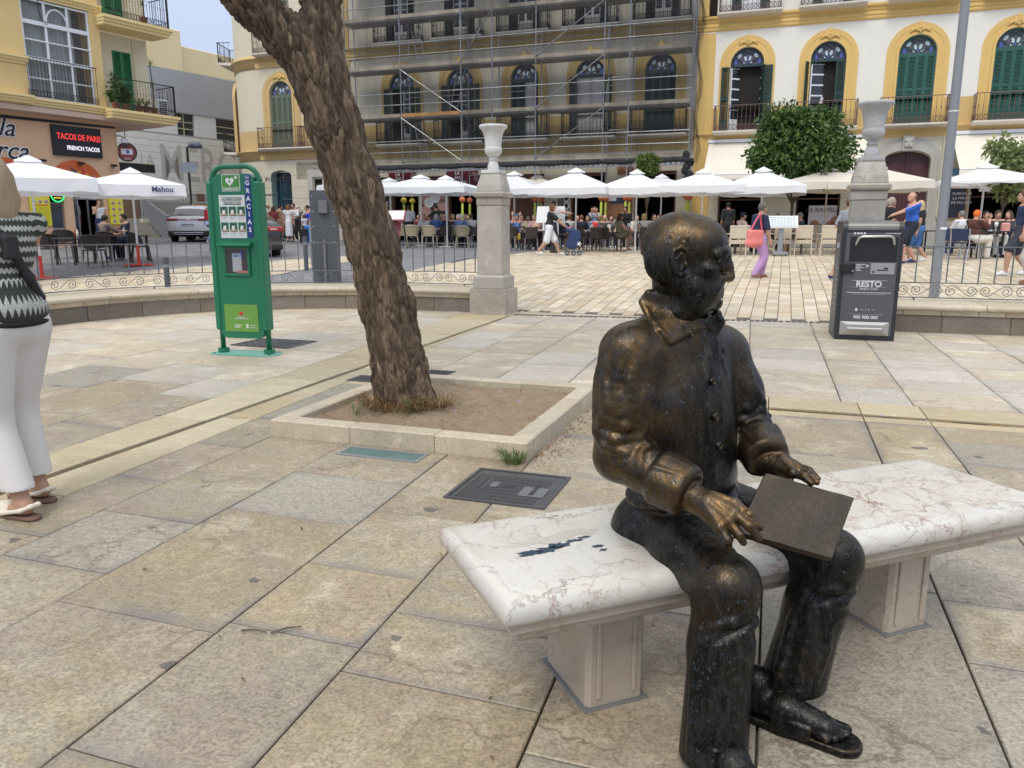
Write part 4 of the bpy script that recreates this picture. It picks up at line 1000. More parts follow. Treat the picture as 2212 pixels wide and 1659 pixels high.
# --- the taco shop house on the left
LD=Vector((.524,.852,0)).normalized();LA=math.atan2(LD.y,LD.x);LP=Vector((-15.3,30.0,0));LN=Vector((LD.y,-LD.x,0))
PEACH=M('peach shop render',(.72,.46,.28),.8,var=.05,scale=2,dirt=.12,dirtcol=(.55,.36,.22))
YEL2=M('mustard render',(.74,.54,.24),.85,var=.06,scale=2,dirt=.2,dirtcol=(.55,.4,.19))
YEL3=M('light yellow moulding',(.80,.63,.30),.8,var=.06,scale=2,dirt=.12,dirtcol=(.6,.46,.22))
CRM2=M('cream balcony wall',(.74,.66,.47),.85,var=.05,scale=2,dirt=.15,dirtcol=(.55,.48,.33))
CURT=M('grey net curtain',(.42,.43,.42),.8,var=.12,scale=3)
def left_house():
 t=thing('corner_house','mustard yellow house with white glazed bay and plant balcony above the peach taco shop','building',LP,LA)
 w=MB();wall(w,-6,.56,1.35,5.3,[(-2.21,-1.70,1.35,2.95,False),(-1.36,-.2,1.35,3.0,False)],depth=.35);wall(w,-6,.56,.2,1.35,[(-1.36,-.2,.3,1.35,False)],depth=.35);w.box(.54,.56,.02,8,.2,5.3);w.obj('shop_wall',PEACH,t)
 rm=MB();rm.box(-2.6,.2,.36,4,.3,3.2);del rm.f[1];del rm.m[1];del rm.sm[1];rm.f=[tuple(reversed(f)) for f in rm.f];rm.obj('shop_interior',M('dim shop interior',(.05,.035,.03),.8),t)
 f=MB()
 for x in (-1.36,-1.18,-.8,-.42,-.25):f.box(x,x+.05,.1,.16,.3,3.0)
 f.box(-2.21,-1.7,.1,.14,1.35,1.42);f.box(-2.21,-2.16,.1,.14,1.42,2.95);f.box(-1.75,-1.70,.1,.14,1.42,2.95);f.box(-1.31,-.25,.1,.16,2.45,2.52);f.obj('aluminium_frame',M('aluminium',(.35,.35,.36),.35,.8),t)
 MB().box(-2.16,-1.75,.12,.13,1.42,2.95).obj('window_pane',GLASSD,t)
 MB().box(-1.31,-1.18,.12,.13,.35,2.45).obj('door_pane',GLASSD,t)
 s=MB();s.box(-6,2.13,-.6,6,5.28,5.46);s.obj('soffit',M('pinkish soffit',(.62,.45,.36),.85,var=.05),t)
 def ledge(x0,x1,z,o,name='ledge'):
  m=MB();n=[(0,z-.24),(o+.03,z-.24),(o+.03,z-.16),(o+.09,z-.15),(o+.09,z-.08),(o+.16,z-.06),(o+.16,z+.01),(0,z+.01)]
  moulding(m,x0,x1,n);m.obj(name,YEL3,t)
 ledge(-6.3,.0,5.72,.6);ledge(-6.3,.0,9.18,.6);ledge(-6.3,-2.75,5.76,.72);ledge(-6.3,-2.75,7.0,.64)
 p=MB();p.box(-6,-2.78,-.62,0,5.73,8.94);p.box(-.45,-.08,-.6,0,5.73,8.94);p.box(-6,-.08,-.6,0,9.19,13);p.obj('bay_pier',YEL2,t)
 wb=MB();wall(wb,-.08,2.13,5.46,8.5,[(.68,1.44,5.66,7.93,False)],depth=.12);wall(wb,-.08,2.13,8.85,13,[(.3,1.5,8.85,11.2,False)],depth=.12);wb.box(2.11,2.13,.01,6,5.46,13);wb.obj('balcony_wall',CRM2,t)
 X0,X1=-2.77,-.46;fr=MB();y0,y1=-.56,-.5
 for x in (X0,-2.0,-1.23,X1-.06):fr.box(x,x+.07,y0,y1,5.75,8.92)
 for z,h in ((5.75,.08),(6.4,.04),(7.03,.11),(7.62,.04),(8.18,.13),(8.88,.05)):fr.box(X0,X1,y0-.012,y1+.01,z-h/2,z+h/2)
 fr.tube([(-1.58+.36*math.cos(a),-.57,8.26+.46*math.sin(a)) for a in [PI*k/14 for k in range(15)]],.028,6)
 wbay=fr.obj('bay_window',WHITEW,t);
 GLZ=newmat('clear pane')[0];nt=GLZ.node_tree;b=nt.nodes['Principled BSDF'];tr=nd(nt,'ShaderNodeBsdfTransparent');mx=nd(nt,'ShaderNodeMixShader');mx.inputs[0].default_value=.22;setin(b,Roughness=.03);b.inputs['Base Color'].default_value=(.1,.12,.13,1)
 nt.links.new(tr.outputs[0],mx.inputs[1]);nt.links.new(b.outputs[0],mx.inputs[2]);nt.links.new(mx.outputs[0],nt.nodes['Material Output'].inputs['Surface']);MC['clear pane']=GLZ
 for i,x in enumerate((X0+.07,-1.93,-1.16)):
  for z0,z1 in ((5.79,7.0),(7.08,8.12),(8.25,8.86)):MB().add([(x,-.53,z0),(x+.66,-.53,z0),(x+.66,-.53,z1),(x,-.53,z1)],[(0,1,2,3)]).obj('pane',GLZ,wbay)
 cu=MB();cu.smooth=True;cu.grid([[(X0+.08+(X1-X0-.6)*i/60,-.38+.035*math.sin(i*1.15)+.015*math.sin(i*2.7),z) for i in range(61)] for z in (5.8,7.3,8.85)]);cu.obj('curtain',CURT,wbay)
 MB().box(X0,X1,-.02,-.01,5.7,8.95).obj('room_back',M('dull room wall',(.2,.16,.13),.9),wbay)
 def irons(x0,x1,y,z,h,name,sides=False,bw=.11):
  rl=MB()
  for zz,t_ in ((z+h,.018),(z+.23,.01),(z+.04,.012)):
   rl.box(x0,x1,y-t_,y+t_,zz-t_*.7,zz+t_*.7)
   if sides:rl.box(x1-t_,x1+t_,y,0,zz-t_*.7,zz+t_*.7)
  if sides:rl.box(x1-.02,x1+.02,y-.02,y+.02,z,z+h+.02)
  o=rl.obj(name,DIRON,t);br=MB();n=int((x1-x0)/bw)
  for i in range(n):
   x=x0+(x1-x0)*(i+.5)/n;br.tube([(x,y,z+.03),(x,y,z+h*.55),(x,y,z+h*.58),(x,y,z+h*.62),(x,y,z+h)],[.008,.008,.017,.008,.008],5)
  if sides:
   for i in range(9):br.tube([(x1,y*(i+.5)/9,z+.03),(x1,y*(i+.5)/9,z+h)],.008,5)
  br.obj('balusters',DIRON,o,kind='stuff');sc2=MB();m=int((x1-x0)/.1)
  for i in range(m):
   x=x0+(x1-x0)*(i+.5)/m;sc2.tube([(x+.042*math.cos(a),y,z+.135+.075*math.sin(a)) for a in [2*PI*k/9 for k in range(9)]],.009,4,closed=True)
  sc2.obj('ring_frieze',DIRON,o)
 irons(X0-.1,X1+.06,-.72,5.75,1.27,'window_rail')
 for z in (5.66,8.85):
  m=MB();m.box(-.06,2.35,-1.06,-.001,z-.3,z-.245)
  for d,za,zb in ((0,z-.31,z-.2),(.06,z-.2,z-.1),(.12,z-.1,z)):m.box(-.2-d*.3,2.4+d*1.2,-1.08-d,-.002,za,zb-.001)
  m.obj('balcony',YEL3,t);irons(-.12,2.38,-1.12,z,1.1,'balcony_rail',True)
 for z0,h,x in ((5.66,2.27,.68),(8.86,2.3,.52)):
  o=MB().box(x,x+.76,.06,.1,z0,z0+h).obj('shutter_door',BGREEN,t);leaf(o,x,.03,z0,.375,h,BGREEN);leaf(o,x+.385,.03,z0,.375,h,BGREEN)
 MB().tube([(1.55,-.03,8.45),(1.55,-.03,5.7)],.04,8).obj('drainpipe',CRM2,t)
 cab=MB()
 for k in range(3):cab.tube([(-6,-.03-.02*k,5.2-.05*k),(-4,-.04-.02*k,5.12-.04*k),(-2,-.04,5.13-.03*k),(.5,-.05,5.15-.02*k)],.018,5)
 cab.obj('cables',BLACKM,t);MB().tube([(-2.2,-.66,9.0),(-2.22,-.67,8.6),(-2.15,-.66,8.35),(-1.95,-.64,8.17)],.012,5).obj('loose_cable',BLACKM,t)
 MB().box(-6,2.1,.5,6,13,13.3).obj('roof',YEL2,t)
 return t
LH=left_house()
def on_left(name,label,cat,x,z,o=0,group=None):
 p=LP+LD*x+LN*o;return thing(name,label,cat,(p.x,p.y,z),LA,group)
WHT=M('white print',(.8,.8,.8),.6,var=0);REDP=M('red print',(.6,.04,.03),.5,var=.05);YELPR=M('yellow print',(.78,.70,.03),.5,var=.04);BLKP=M('black print',(.015,.015,.02),.5,var=0);NAVYP=M('navy print',(.03,.05,.15),.5,var=0)
t=on_left('led_sign','black LED screen reading TACOS DE PARIS above the taco shop door','sign',-1.02,4.48,.06)
MB().box(-.89,.89,-.06,.05,-.52,.52,.01).obj('screen',BLKP,t)
text('TACOS DE PARIS',.285,M('red led',(.4,.02,.02),.5,emit=(.8,.05,.04),es=.9),t,(.06,-.065,.14),sx=.74,bold=.006);text('FRENCH TACOS',.2,M('white led',(.5,.5,.5),.5,emit=(.8,.8,.9),es=.8),t,(.18,-.065,-.24),sx=.82,bold=.006)
t=on_left('shop_lettering','big black script letters with white edges on the peach wall at the left edge','lettering',-3.5,4.3,.02)
for k,(x,z,tx) in enumerate(((.1,.42,'la'),(.2,-.32,'rca'))):
 text(tx,.85,WHT,t,(x,-.01,z),bold=.035,shear=.35);text(tx,.85,BLKP,t,(x,-.022,z),bold=.004,shear=.35)
def food_arch(x,w,h,label):
 t=on_left('food_banner',label,'banner',x,2.95,.02)
 m=MB();n=16;P=[(w/2*math.cos(PI*k/n),-.02,h*math.sin(PI*k/n)) for k in range(n+1)];m.add([(0,-.02,0)]+P,[(0,i+1,i+2) for i in range(n)]);m.obj('red_field',M('red orange banner',(.62,.12,.03),.5,var=.35,scale=2.5),t)
 m=MB();P=[(w*.36*math.cos(PI*k/n),-.026,h*.55*math.sin(PI*k/n)) for k in range(n+1)];m.add([(0,-.026,0)]+P,[(0,i+1,i+2) for i in range(n)]);m.obj('yellow_field',M('yellow banner field',(.75,.5,.05),.5,var=.3,scale=5),t)
 m=MB();m.add([(.05,-.032,h*.45),(.2,-.032,h*.3),(.3,-.032,h*.42),(.36,-.032,h*.62),(.27,-.032,h*.5),(.24,-.032,h*.7),(.17,-.032,h*.5)],[tuple(range(7))]);m.obj('red_flame',REDP,t)
 m=MB();m.add([(-.3,-.032,h*.8),(-.02,-.032,h*.42),(.04,-.032,h*.5)],[(0,1,2)]);m.obj('blue_flame',NAVYP,t)
 m=MB()
 for _ in range(26):a,r_=random.uniform(0,6.28),random.uniform(0,.16);m.ball((.5*w/2*1.3+r_*math.cos(a),-.025,.22+r_*math.sin(a)*.9),.04,6,4,(1,.3,1))
 m.obj('meat_picture',M('meat picture',(.55,.22,.17),.5,var=.4,scale=12),t)
food_arch(-1.15,1.95,.88,'red and orange food banner arch under the black LED screen')
food_arch(-3.55,1.7,.8,'red food banner arch at the left edge above the white parasol')
def menu_board(x0,x1,z0,z1,label,cols,rows_,lines,seed):
 rg=random.Random(seed);t=on_left('menu_board',label,'menu board',(x0+x1)/2,z0,.05);w=x1-x0;h=z1-z0
 MB().box(-w/2,w/2,-.03,.02,0,h,.005).obj('board',YELPR,t)
 cl=[M('food picture brown',(.35,.16,.08),.5,var=.4,scale=14),M('food picture pale',(.6,.55,.5),.5,var=.3,scale=14),M('food picture red',(.5,.16,.06),.5,var=.4,scale=14)]
 for j in range(rows_):
  for i in range(cols):
   x=-w/2+w*(i+.5)/cols*.92+.03;z=h-(h*.5 if lines else h*.97)*(j+.5)/rows_-.03;n=14;r_=min(w/cols*.36,.085)
   m=MB();m.add([(x+r_*math.cos(2*PI*k/n),-.036,z+r_*.85*math.sin(2*PI*k/n)) for k in range(n)],[tuple(reversed(range(n)))]);m.mi=1
   m.add([(x+r_*.6*math.cos(2*PI*k/n),-.04,z+r_*.5*math.sin(2*PI*k/n)) for k in range(n)],[tuple(reversed(range(n)))]);m.obj('dish_picture',[cl[1],cl[rg.choice((0,2))]],t)
 if lines:
  m=MB()
  for k in range(13):m.box(-w*.18,w*.42,-.036,-.03,h*.46-k*h*.034,h*.46-k*h*.034+.012)
  m.obj('print_lines',M('olive print',(.4,.36,.02),.5,var=0),t)
  m=MB()
  for z in (.965,.53):m.box(-w*.4,w*.4,-.036,-.03,h*z-.03,h*z)
  m.obj('red_heading',REDP,t)
  for k in range(3):
   m=MB();n=14;m.add([(-w*.32+.07*math.cos(2*PI*i/n),-.036,h*(.4-.13*k)+.07*math.sin(2*PI*i/n)) for i in range(n)],[tuple(reversed(range(n)))]);m.obj('dish_picture',cl[k%3],t)
 else:
  m=MB()
  for k in range(3):m.box(-w*.5,w*.5,-.045,.02,-.16-.1*k,-.12-.1*k)
  m.obj('red_stripe',REDP,t)
menu_board(-2.92,-2.24,1.5,2.86,'tall yellow menu board with printed lines left of the neon taco sign',3,2,True,1)
menu_board(-.05,.5,1.55,2.72,'tall yellow menu board with two columns of dish pictures right of the taco shop door',2,5,False,2)
t=on_left('neon_sign','oval neon sign with green ring and red TACOS in the shop window','neon sign',-1.95,2.6,.06)
NG=M('green neon',(.02,.5,.1),.4,emit=(.03,1,.25),es=1.6);NR=M('red neon',(.5,.02,.02),.4,emit=(1,.03,.02),es=1.6);NY=M('yellow neon',(.6,.4,.02),.4,emit=(1,.6,.03),es=1.5)
m=MB();n=24;m.add([(.24*math.cos(2*PI*k/n),.0,.27*math.sin(2*PI*k/n)) for k in range(n)],[tuple(reversed(range(n)))]);m.obj('backing',BLKP,t)
MB().tube([(.235*math.cos(2*PI*k/28),-.02,.265*math.sin(2*PI*k/28)) for k in range(28)],.017,6,closed=True).obj('green_ring',NG,t)
text('TACOS',.15,NR,t,(0,-.03,0),bold=.004,sx=.9)
for z in (.13,-.13):MB().tube([(-.13+.26*k/12,-.025,z+(.015 if k%2 else -.015)) for k in range(13)],.008,5).obj('zigzag',NY,t)
t=on_left('security_camera','white dome security camera hung at the corner under the balcony','camera',.62,4.55,.1)
MB().tube([(-.15,.1,.28),(0,0,.3),(.1,-.12,.22)],.03,8).obj('arm',M('pale metal',(.5,.46,.4),.5),t);m=MB();m.smooth=True;m.lathe([(.0,.2),(.12,.18),(.13,.05),(.11,.03)],18,(.1,-.12));m.obj('housing',WHITEW,t);m=MB();m.smooth=True;m.ball((.1,-.12,-.03),.1);m.obj('dome',M('smoked dome',(.05,.05,.06),.1),t)
t=on_left('round_sign','round dark red hanging sign beside the dome camera','sign',.92,4.28,.0)
t.rotation_euler=(0,0,LA-R(32))
m=MB();m.tube([(0,-.03,0),(0,.03,0)],.36,26);m.obj('disc',M('dark sign',(.05,.03,.035),.4,var=0),t);m=MB();m.tube([(0,-.034,0),(0,-.03,0)],.3,26);m.obj('red_face',M('sign red',(.3,.05,.05),.4,var=0),t);MB().box(-.2,.2,-.042,-.036,-.09,.12).obj('sign_panel',WHT,t);MB().box(-.02,.08,-.048,-.043,-.05,.08).obj('emblem',M('sign blue',(.1,.14,.4),.4),t);text('PARIS',.09,WHT,t,(0,-.036,-.25));MB().tube([(-.02,0,.35),(-.02,0,.75)],.015,6).obj('bracket',BLACKM,t)
for x in (-2.35,-1.0,.25):
 t=on_left('flood_lamp','small dark floodlight on the peach wall '+{-2.35:'above the left parasol',-1.0:'directly below the LED screen',.25:'at the shop corner'}[x],'lamp',x,3.72,.05);MB().box(-.1,.1,-.16,-.04,-.03,.05).obj('head',BLACKM,t);MB().tube([(0,0,-.08),(0,-.1,-.04)],.012,5).obj('bracket',BLACKM,t)
# --- museum with slab cladding behind, its stair and fence
MP=Vector((-21.5,42.0,0));SLW=M('pale museum slabs',(.76,.75,.72),.7,var=.05,scale=1,dirt=.1,dirtcol=(.5,.49,.46),rand=.08);METG=M('blue-grey metal cladding',(.46,.49,.55),.45,.3,var=.06,scale=.7,dirt=.08);BEIGE=M('beige tower render',(.72,.60,.36),.85,var=.06,scale=.8,dirt=.2,dirtcol=(.5,.42,.26))
t=thing('museum','modern museum with pale slab cladding, big grey letters and blue-grey metal upper storey','building',MP,LA)
for i in range(11):
 z0=2.9+i*.337;x=-2
 while x<14:
  e=min(14,x+2.4+(i%3)*.3)
  if not (x<2.95 and e>.8 and 4.45<z0+.2<4.95 and False):MB().box(x+.008,e-.008,0,.08,z0,z0+.325).obj('cladding_slab',SLW,t)
  x=e
MB().box(-2,14,.081,.3,2.8,6.7).obj('core',M('joint dark',(.3,.29,.28),.9),t)
up=MB();wall(up,-2,14,6.64,7.92,[(-1.2,2.6,6.66,7.9,False),(4.68,5.85,6.66,7.9,False),(7.32,11,6.66,7.9,False)],y=.1);up.obj('upper_wall',M('smooth white render',(.72,.72,.73),.8,var=.04),t)
g=MB()
for a,c in ((-1.2,2.6),(4.68,5.85),(7.32,11)):g.box(a,c,.3,.32,6.66,7.9)
g.obj('window_glass',GLASSD,t)
g=MB()
for a,c in ((-1.2,2.6),(4.68,5.85),(7.32,11)):
 for z in (7.05,7.42):g.box(a,c,.24,.29,z,z+.05)
 g.box(a+(c-a)*.42,a+(c-a)*.42+.05,.235,.295,6.66,7.9)
g.obj('window_bars',M('pale yellow bars',(.6,.55,.38),.5),t)
m=MB();m.grid([[(-2+16*i/16,.05-.5*((i-8)/8)**2*.0,z+(.0 if z<9 else .12*(1-((i-10)/10)**2))) for i in range(17)] for z in (7.93,10.1)]);m.box(-2,14,.06,3,7.93,10.05);m.obj('metal_storey',METG,t)
MB().box(.85,2.95,-.01,.06,4.45,4.9).obj('low_window',GLASSD,t);MB().box(.82,2.98,-.02,-.011,4.9,4.94).obj('window_head',M('pale yellow bars',(.6,.55,.38),.5),t)
LGR=M('grey inlaid letters',(.50,.48,.45),.75,var=.05)
text('DE LA',1.0,LGR,t,(1.95,-.004,5.12),align='CENTER',sx=.72,spacing=1.05);text('MERCED',2.85,LGR,t,(3.25,-.004,4.98),align='LEFT',sx=.72,bold=.03)
tw=thing('tower_block','plain beige block rising behind the museum under the grey sky','building',MP+LD*3.2+Vector((-LD.y,LD.x,0))*3.2,LA)
m=MB();m.box(-6,1.2,0,4,0,13.0,.05);m.obj('near_block',BEIGE,tw);m=MB();m.box(1.2,4.9,.6,4,0,13.4,.05);m.obj('mid_block',BEIGE,tw);MB().box(4.9,14,.9,5,0,12.6,.05).obj('far_block',BEIGE,tw);v=MB().box(-.6,.15,-.04,.02,11.6,12.2);v.obj('vent_grille',DIRON,tw)
t=thing('slat_fence','grey fence of closely set upright slats above a stone ledge along the museum','fence',MP-Vector((-LD.y,LD.x,0))*.6,LA)
sl_=MB().box(-.028,.028,-.02,.02,1.95,3.38).mesh('slat',M('galvanised slat',(.52,.53,.54),.5,.3,var=.12))
for i in range(88):inst('slat',sl_,t,(1.55+i*.115,0,0))
m=MB();m.box(1.4,12,-.02,.05,3.3,3.36);m.box(1.4,12,.03,.06,2.0,2.06);m.obj('fence_rail',GALV,t);MB().box(1.4,12,-.2,.4,.5,1.94).obj('ledge',ASHL,t);MB().box(5.05,5.5,-.12,.1,.5,3.4).obj('brick_pier',M('brown brick',(.2,.12,.075),.85,var=.3,scale=12),t)
MB().box(-1.5,1.5,.1,.25,.5,3.4).obj('brick_wall',M('brown brick',(.2,.12,.075),.85,var=.3,scale=12),t)
t=thing('stone_stair','flight of grey stone steps behind the yellow menu board with a dark parapet','stairs',MP-Vector((-LD.y,LD.x,0))*2.2,LA)
STEP=M('grey step stone',(.36,.33,.29),.8,var=.12,scale=3,dirt=.25,dirtcol=(.2,.18,.15),rand=.1)
for i in range(10):MB().box(-1.0,1.75,-.05+i*.28,2.2,.55+i*.2,.745+i*.2,.008).obj('step',STEP,t)
m=MB();m.add([(1.8,-.2,.6),(1.8,2.4,.6),(1.8,2.4,3.3),(1.8,-.2,2.05),(1.95,-.2,.6),(1.95,2.4,.6),(1.95,2.4,3.3),(1.95,-.2,2.05)],[(0,1,2,3),(7,6,5,4),(0,3,7,4),(3,2,6,7)]);m.obj('parapet',M('slate parapet',(.17,.18,.2),.6,var=.1),t)
t=thing('street_house','pale house far down the street behind the museum corner','building',(-16.5,62,0),R(-15));MB().box(-8,8,0,6,0,6.0).obj('wall',CORP,t);MB().box(-8.2,8.2,-.3,6.2,6.0,6.3).obj('roof',BEIGE,t)
for i in range(4):MB().box(-6+i*3.4,-4.9+i*3.4,-.05,.02,3.2,5.0).obj('window',GLASSD,t)
# --- scaffolding and its net
def scaffold():
 t=thing('scaffolding','grey tube scaffolding with plank decks and ladders covering the dusty house','scaffolding',B0F,FA)
 OUT,INN=-1.3,-.4
 S=[fs(u,200,1.3)[0] for u in (748,866,996,1063,1157,1304,1358,1493)]
 ZD=[fs(1493,v,1.3)[1] for v in (337,221,101)];ZD.append(ZD[2]*2-ZD[1]);ZD.append(ZD[3]*2-ZD[2])
 std=MB().tube([(0,0,0),(0,0,14.5)],.03,8).mesh('standard',GALV)
 for s in S:
  for y in (OUT,INN):inst('standard',std,t,(s,y,.45))
 DK=M('weathered deck',(.30,.29,.28),.7,.2,var=.25,scale=3,dirt=.4,dirtcol=(.14,.13,.12),rand=.3);TB=M('toe board timber',(.38,.33,.26),.8,var=.2,scale=4,dirt=.3,rand=.35)
 TBO=M('new orange timber',(.55,.30,.10),.7,var=.15,scale=4)
 for i in range(len(S)-1):
  a,c=S[i]+.04,S[i+1]-.04
  for k,z in enumerate(ZD):
   for q in range(3):MB().box(a,c,OUT+.03+q*.29,OUT+.31+q*.29,z-.06,z).obj('deck_plank',DK,t)
   MB().box(a,c,OUT-.03,OUT+.0,z+.005,z+.16).obj('toe_board',TBO if (i==1 and k==1) else TB,t)
   for h in (.55,1.05):
    MB().tube([(a-.04,OUT-.04,z+h),(c+.04,OUT-.04,z+h)],.022,6).obj('guard_rail',GALV,t)
   if k%2==0 or i%2:MB().tube([(a-.04,INN+.04,z+1.0),(c+.04,INN+.04,z+1.0)],.02,6).obj('guard_rail',GALV,t)
   MB().tube([(S[i],OUT,z-.08),(S[i],INN,z-.08)],.022,6).obj('transom',GALV,t)
 for i,k in ((1,0),(1,1),(4,0),(4,1),(4,2),(2,2)):
  a,c=S[i],S[i+1];z=ZD[k]
  MB().tube([(a,OUT-.06,z+.1+(2.0 if i<2 else 0)),(c,OUT-.06,z+.1+(0 if i<2 else 2.0))],.022,6).obj('brace',GALV,t)
 def ladder(s,y,z0,z1,lean):
  m=MB();v=Vector((lean,0,z1-z0))
  for dy in (-.18,.18):m.tube([(s+dy,y,z0),(s+lean+dy,y,z1)],.018,6)
  for i in range(1,9):m.tube([(s-.18+lean*i/9,y,z0+(z1-z0)*i/9),(s+.18+lean*i/9,y,z0+(z1-z0)*i/9)],.013,5)
  m.obj('ladder',GALV,t)
 ladder(S[1]+1.0,-.7,ZD[0],ZD[1],-.55);ladder(S[2]-.7,-.7,ZD[1],ZD[2],.5);ladder(S[1]+.9,-.7,ZD[2],ZD[3],-.5)
 for k in range(3):
  g=MB();a,c=S[5]+.08,S[6]-.08;z=ZD[k]+.12;P=[(a,OUT+.02,z),(c,OUT+.02,z),(c,OUT+.02,z+1.05),(a+.2,OUT+.02,z+1.05),(a+.1,OUT+.02,z+.9)];g.tube(P,.02,6,closed=True);g.obj('gate_frame',GALV,t)
 bm_=MB();a,c=S[0]-.2,S[-1]+.1;z=ZD[0]-.36
 bm_.box(a,c,OUT-.03,OUT+.03,z,z+.04);bm_.box(a,c,OUT-.03,OUT+.03,z+.14,z+.18)
 n=int((c-a)/.22)
 for i in range(n):bm_.box(a+(c-a)*i/n,a+(c-a)*i/n+.13,OUT-.015,OUT+.015,z+.04,z+.14)
 bm_.obj('lattice_beam',GALV,t);MB().tube([(a,OUT,3.25),(c,OUT,3.25)],.045,8).obj('lower_tube',GALV,t)
 LIME=M('lime foam sleeve',(.55,.62,.10),.7,var=.08);ORB=M('orange plastic ball',(.62,.16,.05),.5,var=.1);YLB=M('yellow plastic ball',(.62,.48,.05),.5,var=.1)
 for i,s in enumerate(S):
  for y in (OUT,INN):
   MB().cyl((s,y),.055,1.65,2.55,10).obj('foam_sleeve',LIME,t)
   m=MB();m.smooth=True;m.ball((s,y,2.72),.15,12,8,(1,1,.9));m.obj('ball',YLB if i in (1,) else ORB,t)
   m=MB();m.smooth=True;m.ball((s,y,1.52),.15,12,8,(1,1,.9));m.obj('ball',ORB,t)
 return S,ZD
SCS,SCZ=scaffold()
nm,nt,nb_=newmat('black debris net');v=objcoord(nt);tr=nd(nt,'ShaderNodeBsdfTransparent');mx=nd(nt,'ShaderNodeMixShader')
f_=math_(nt,'ADD',ramp(nt,noise(nt,scalev(nt,v,(1.2,1,.12)),1.6,5,.7),[(.4,.10),(.62,.30),(.75,.5)]),ramp(nt,noise(nt,v,.35,3),[(.5,0),(.7,.16)]))
nt.links.new(f_,mx.inputs[0]);nt.links.new(tr.outputs[0],mx.inputs[1]);nt.links.new(nb_.outputs[0],mx.inputs[2]);nt.links.new(mx.outputs[0],nt.nodes['Material Output'].inputs['Surface']);nb_.inputs['Base Color'].default_value=(.02,.021,.024,1);nb_.inputs['Roughness'].default_value=.8
NET=nm
def net():
 t=thing('debris_net','black see-through debris netting hung over the front of the scaffolding','netting',B0F,FA)
 a,c=SCS[0]-.15,SCS[-1]+.22;m=MB();m.smooth=True;rows=[]
 for j in range(40):
  z=SCZ[0]+.05+j*.22;rows.append([(a+(c-a)*i/140+(.05*math.sin(j*.7) if i==140 else 0),-1.42-.05*math.sin(i*.9+math.sin(j*.3)*2)-.03*math.sin(i*2.3+j*.5),z) for i in range(141)])
 m.grid(rows);m.obj('front_net',NET,t)
 m=MB();m.smooth=True;m.grid([[(c+.10*math.sin(j*.55)+.06*math.sin(i*1.7+j),-1.42+1.4*i/8,SCZ[0]-.2+j*.22) for i in range(9)] for j in range(41)]);m.obj('side_net',NET,t)
 m=MB();m.smooth=True;pts=[(a+(c-a)*i/60,-1.38-.03*math.sin(i*1.9),SCZ[0]-.13-.05*abs(math.sin(i*.55))) for i in range(61)];m.tube(pts,[.07+.03*math.sin(i*1.3)**2 for i in range(61)],7);m.obj('rolled_edge',M('bundled black net',(.02,.02,.022),.9),t)
 m=MB();m.smooth=True
 for k in range(7):m.ball((c-.25+.12*math.sin(k*2),-1.3,SCZ[0]-.9+k*.16),.16,8,6,(1,.8,1.1))
 m.obj('net_bunch',M('bundled black net',(.02,.02,.022),.9),t)
net()
CRIM=M('crimson sign',(.16,.015,.025),.5,var=.08)
for u0,u1,n_ in ((844,901,'left'),(967,1033,'right')):
 s0,s1=su(u0),su(u1);z0,z1=3.42,4.16
 t=on_facade('shop_sign','crimson shop sign under the scaffolding, the one nearer the '+{'left':'tree trunk','right':'curved wall urn column'}[n_],'sign',(s0+s1)/2,(z0+z1)/2,.03,'crimson shop signs');w=(s1-s0)/2
 MB().box(-w,w,-.06,0,-.38,.38,.01).obj('sign_board',CRIM,t)
 for k,tx in enumerate(('LA','MA','DERIA')):text(tx,.22,WHT,t,(-.35,-.065,.21-.21*k),align='LEFT',bold=.006)
 m=MB();
 for k in range(4):m.tube([(.55+(.3-.06*k)*math.cos(a),-.066,(.26-.05*k)*math.sin(a)) for a in [PI*.5*-.6+q*.32 for q in range(8+k)]],.008,4)
 m.obj('fan_emblem',WHT,t)
def poster(u0,u1,z0,z1,label,mt,o=.0,name='poster',cat='poster'):
 s0,s1=su(u0),su(u1);t=on_facade(name,label,cat,(s0+s1)/2,z0,o);w=(s1-s0)/2
 MB().box(-w,w,-.03,.0,0,z1-z0,.006).obj('sheet',mt,t);return t,w,z1-z0
CRMF=M('cream frame',(.62,.58,.47),.6,var=.06)
t,w,h=poster(818,840,1.45,3.05,'black drinks poster with white prices and two beer glasses beside the tree trunk',BLKP,.02)
text('1,5€',.3,WHT,t,(.05,-.035,h*.72));text('3€',.3,WHT,t,(.05,-.035,h*.52))
for x in (-.08,.1):MB().box(x-.075,x+.075,-.04,-.03,.1,.45).obj('beer_picture',M('beer picture',(.6,.42,.12),.5,var=.2),t)
t,w,h=poster(911,964,1.55,3.35,'poster with two white plates of food on black, framed in cream',BLKP,.03)
for x0,x1,z0,z1 in ((-w-.08,-w,0,h),(w,w+.08,0,h),(-w,w,-.08,0)):MB().box(x0,x1,-.06,.0,z0,z1).obj('frame_strip',CRMF,t)
def disc(t,x,z,r,mt,name,y=-.036):m=MB();n=18;m.add([(x+r*math.cos(2*PI*k/n),y,z+r*math.sin(2*PI*k/n)) for k in range(n)],[tuple(reversed(range(n)))]);return m.obj(name,mt,t)
PINKF=M('food pink print',(.42,.24,.2),.5,var=.45,scale=7)
for x,z,r in ((-.3,1.25,.34),(.42,1.45,.36),(.5,1.0,.3),(-.4,.65,.3)):disc(t,x,z,r,PINKF,'food_picture',-.033)
for x,z in ((-.22,1.1),(.12,1.32)):disc(t,x,z,.24,WHT,'plate_picture');disc(t,x,z,.19,M('plate inner print',(.62,.62,.64),.5),'plate_picture',-.039)  # printed plates: white rim, slightly greyer inner disc
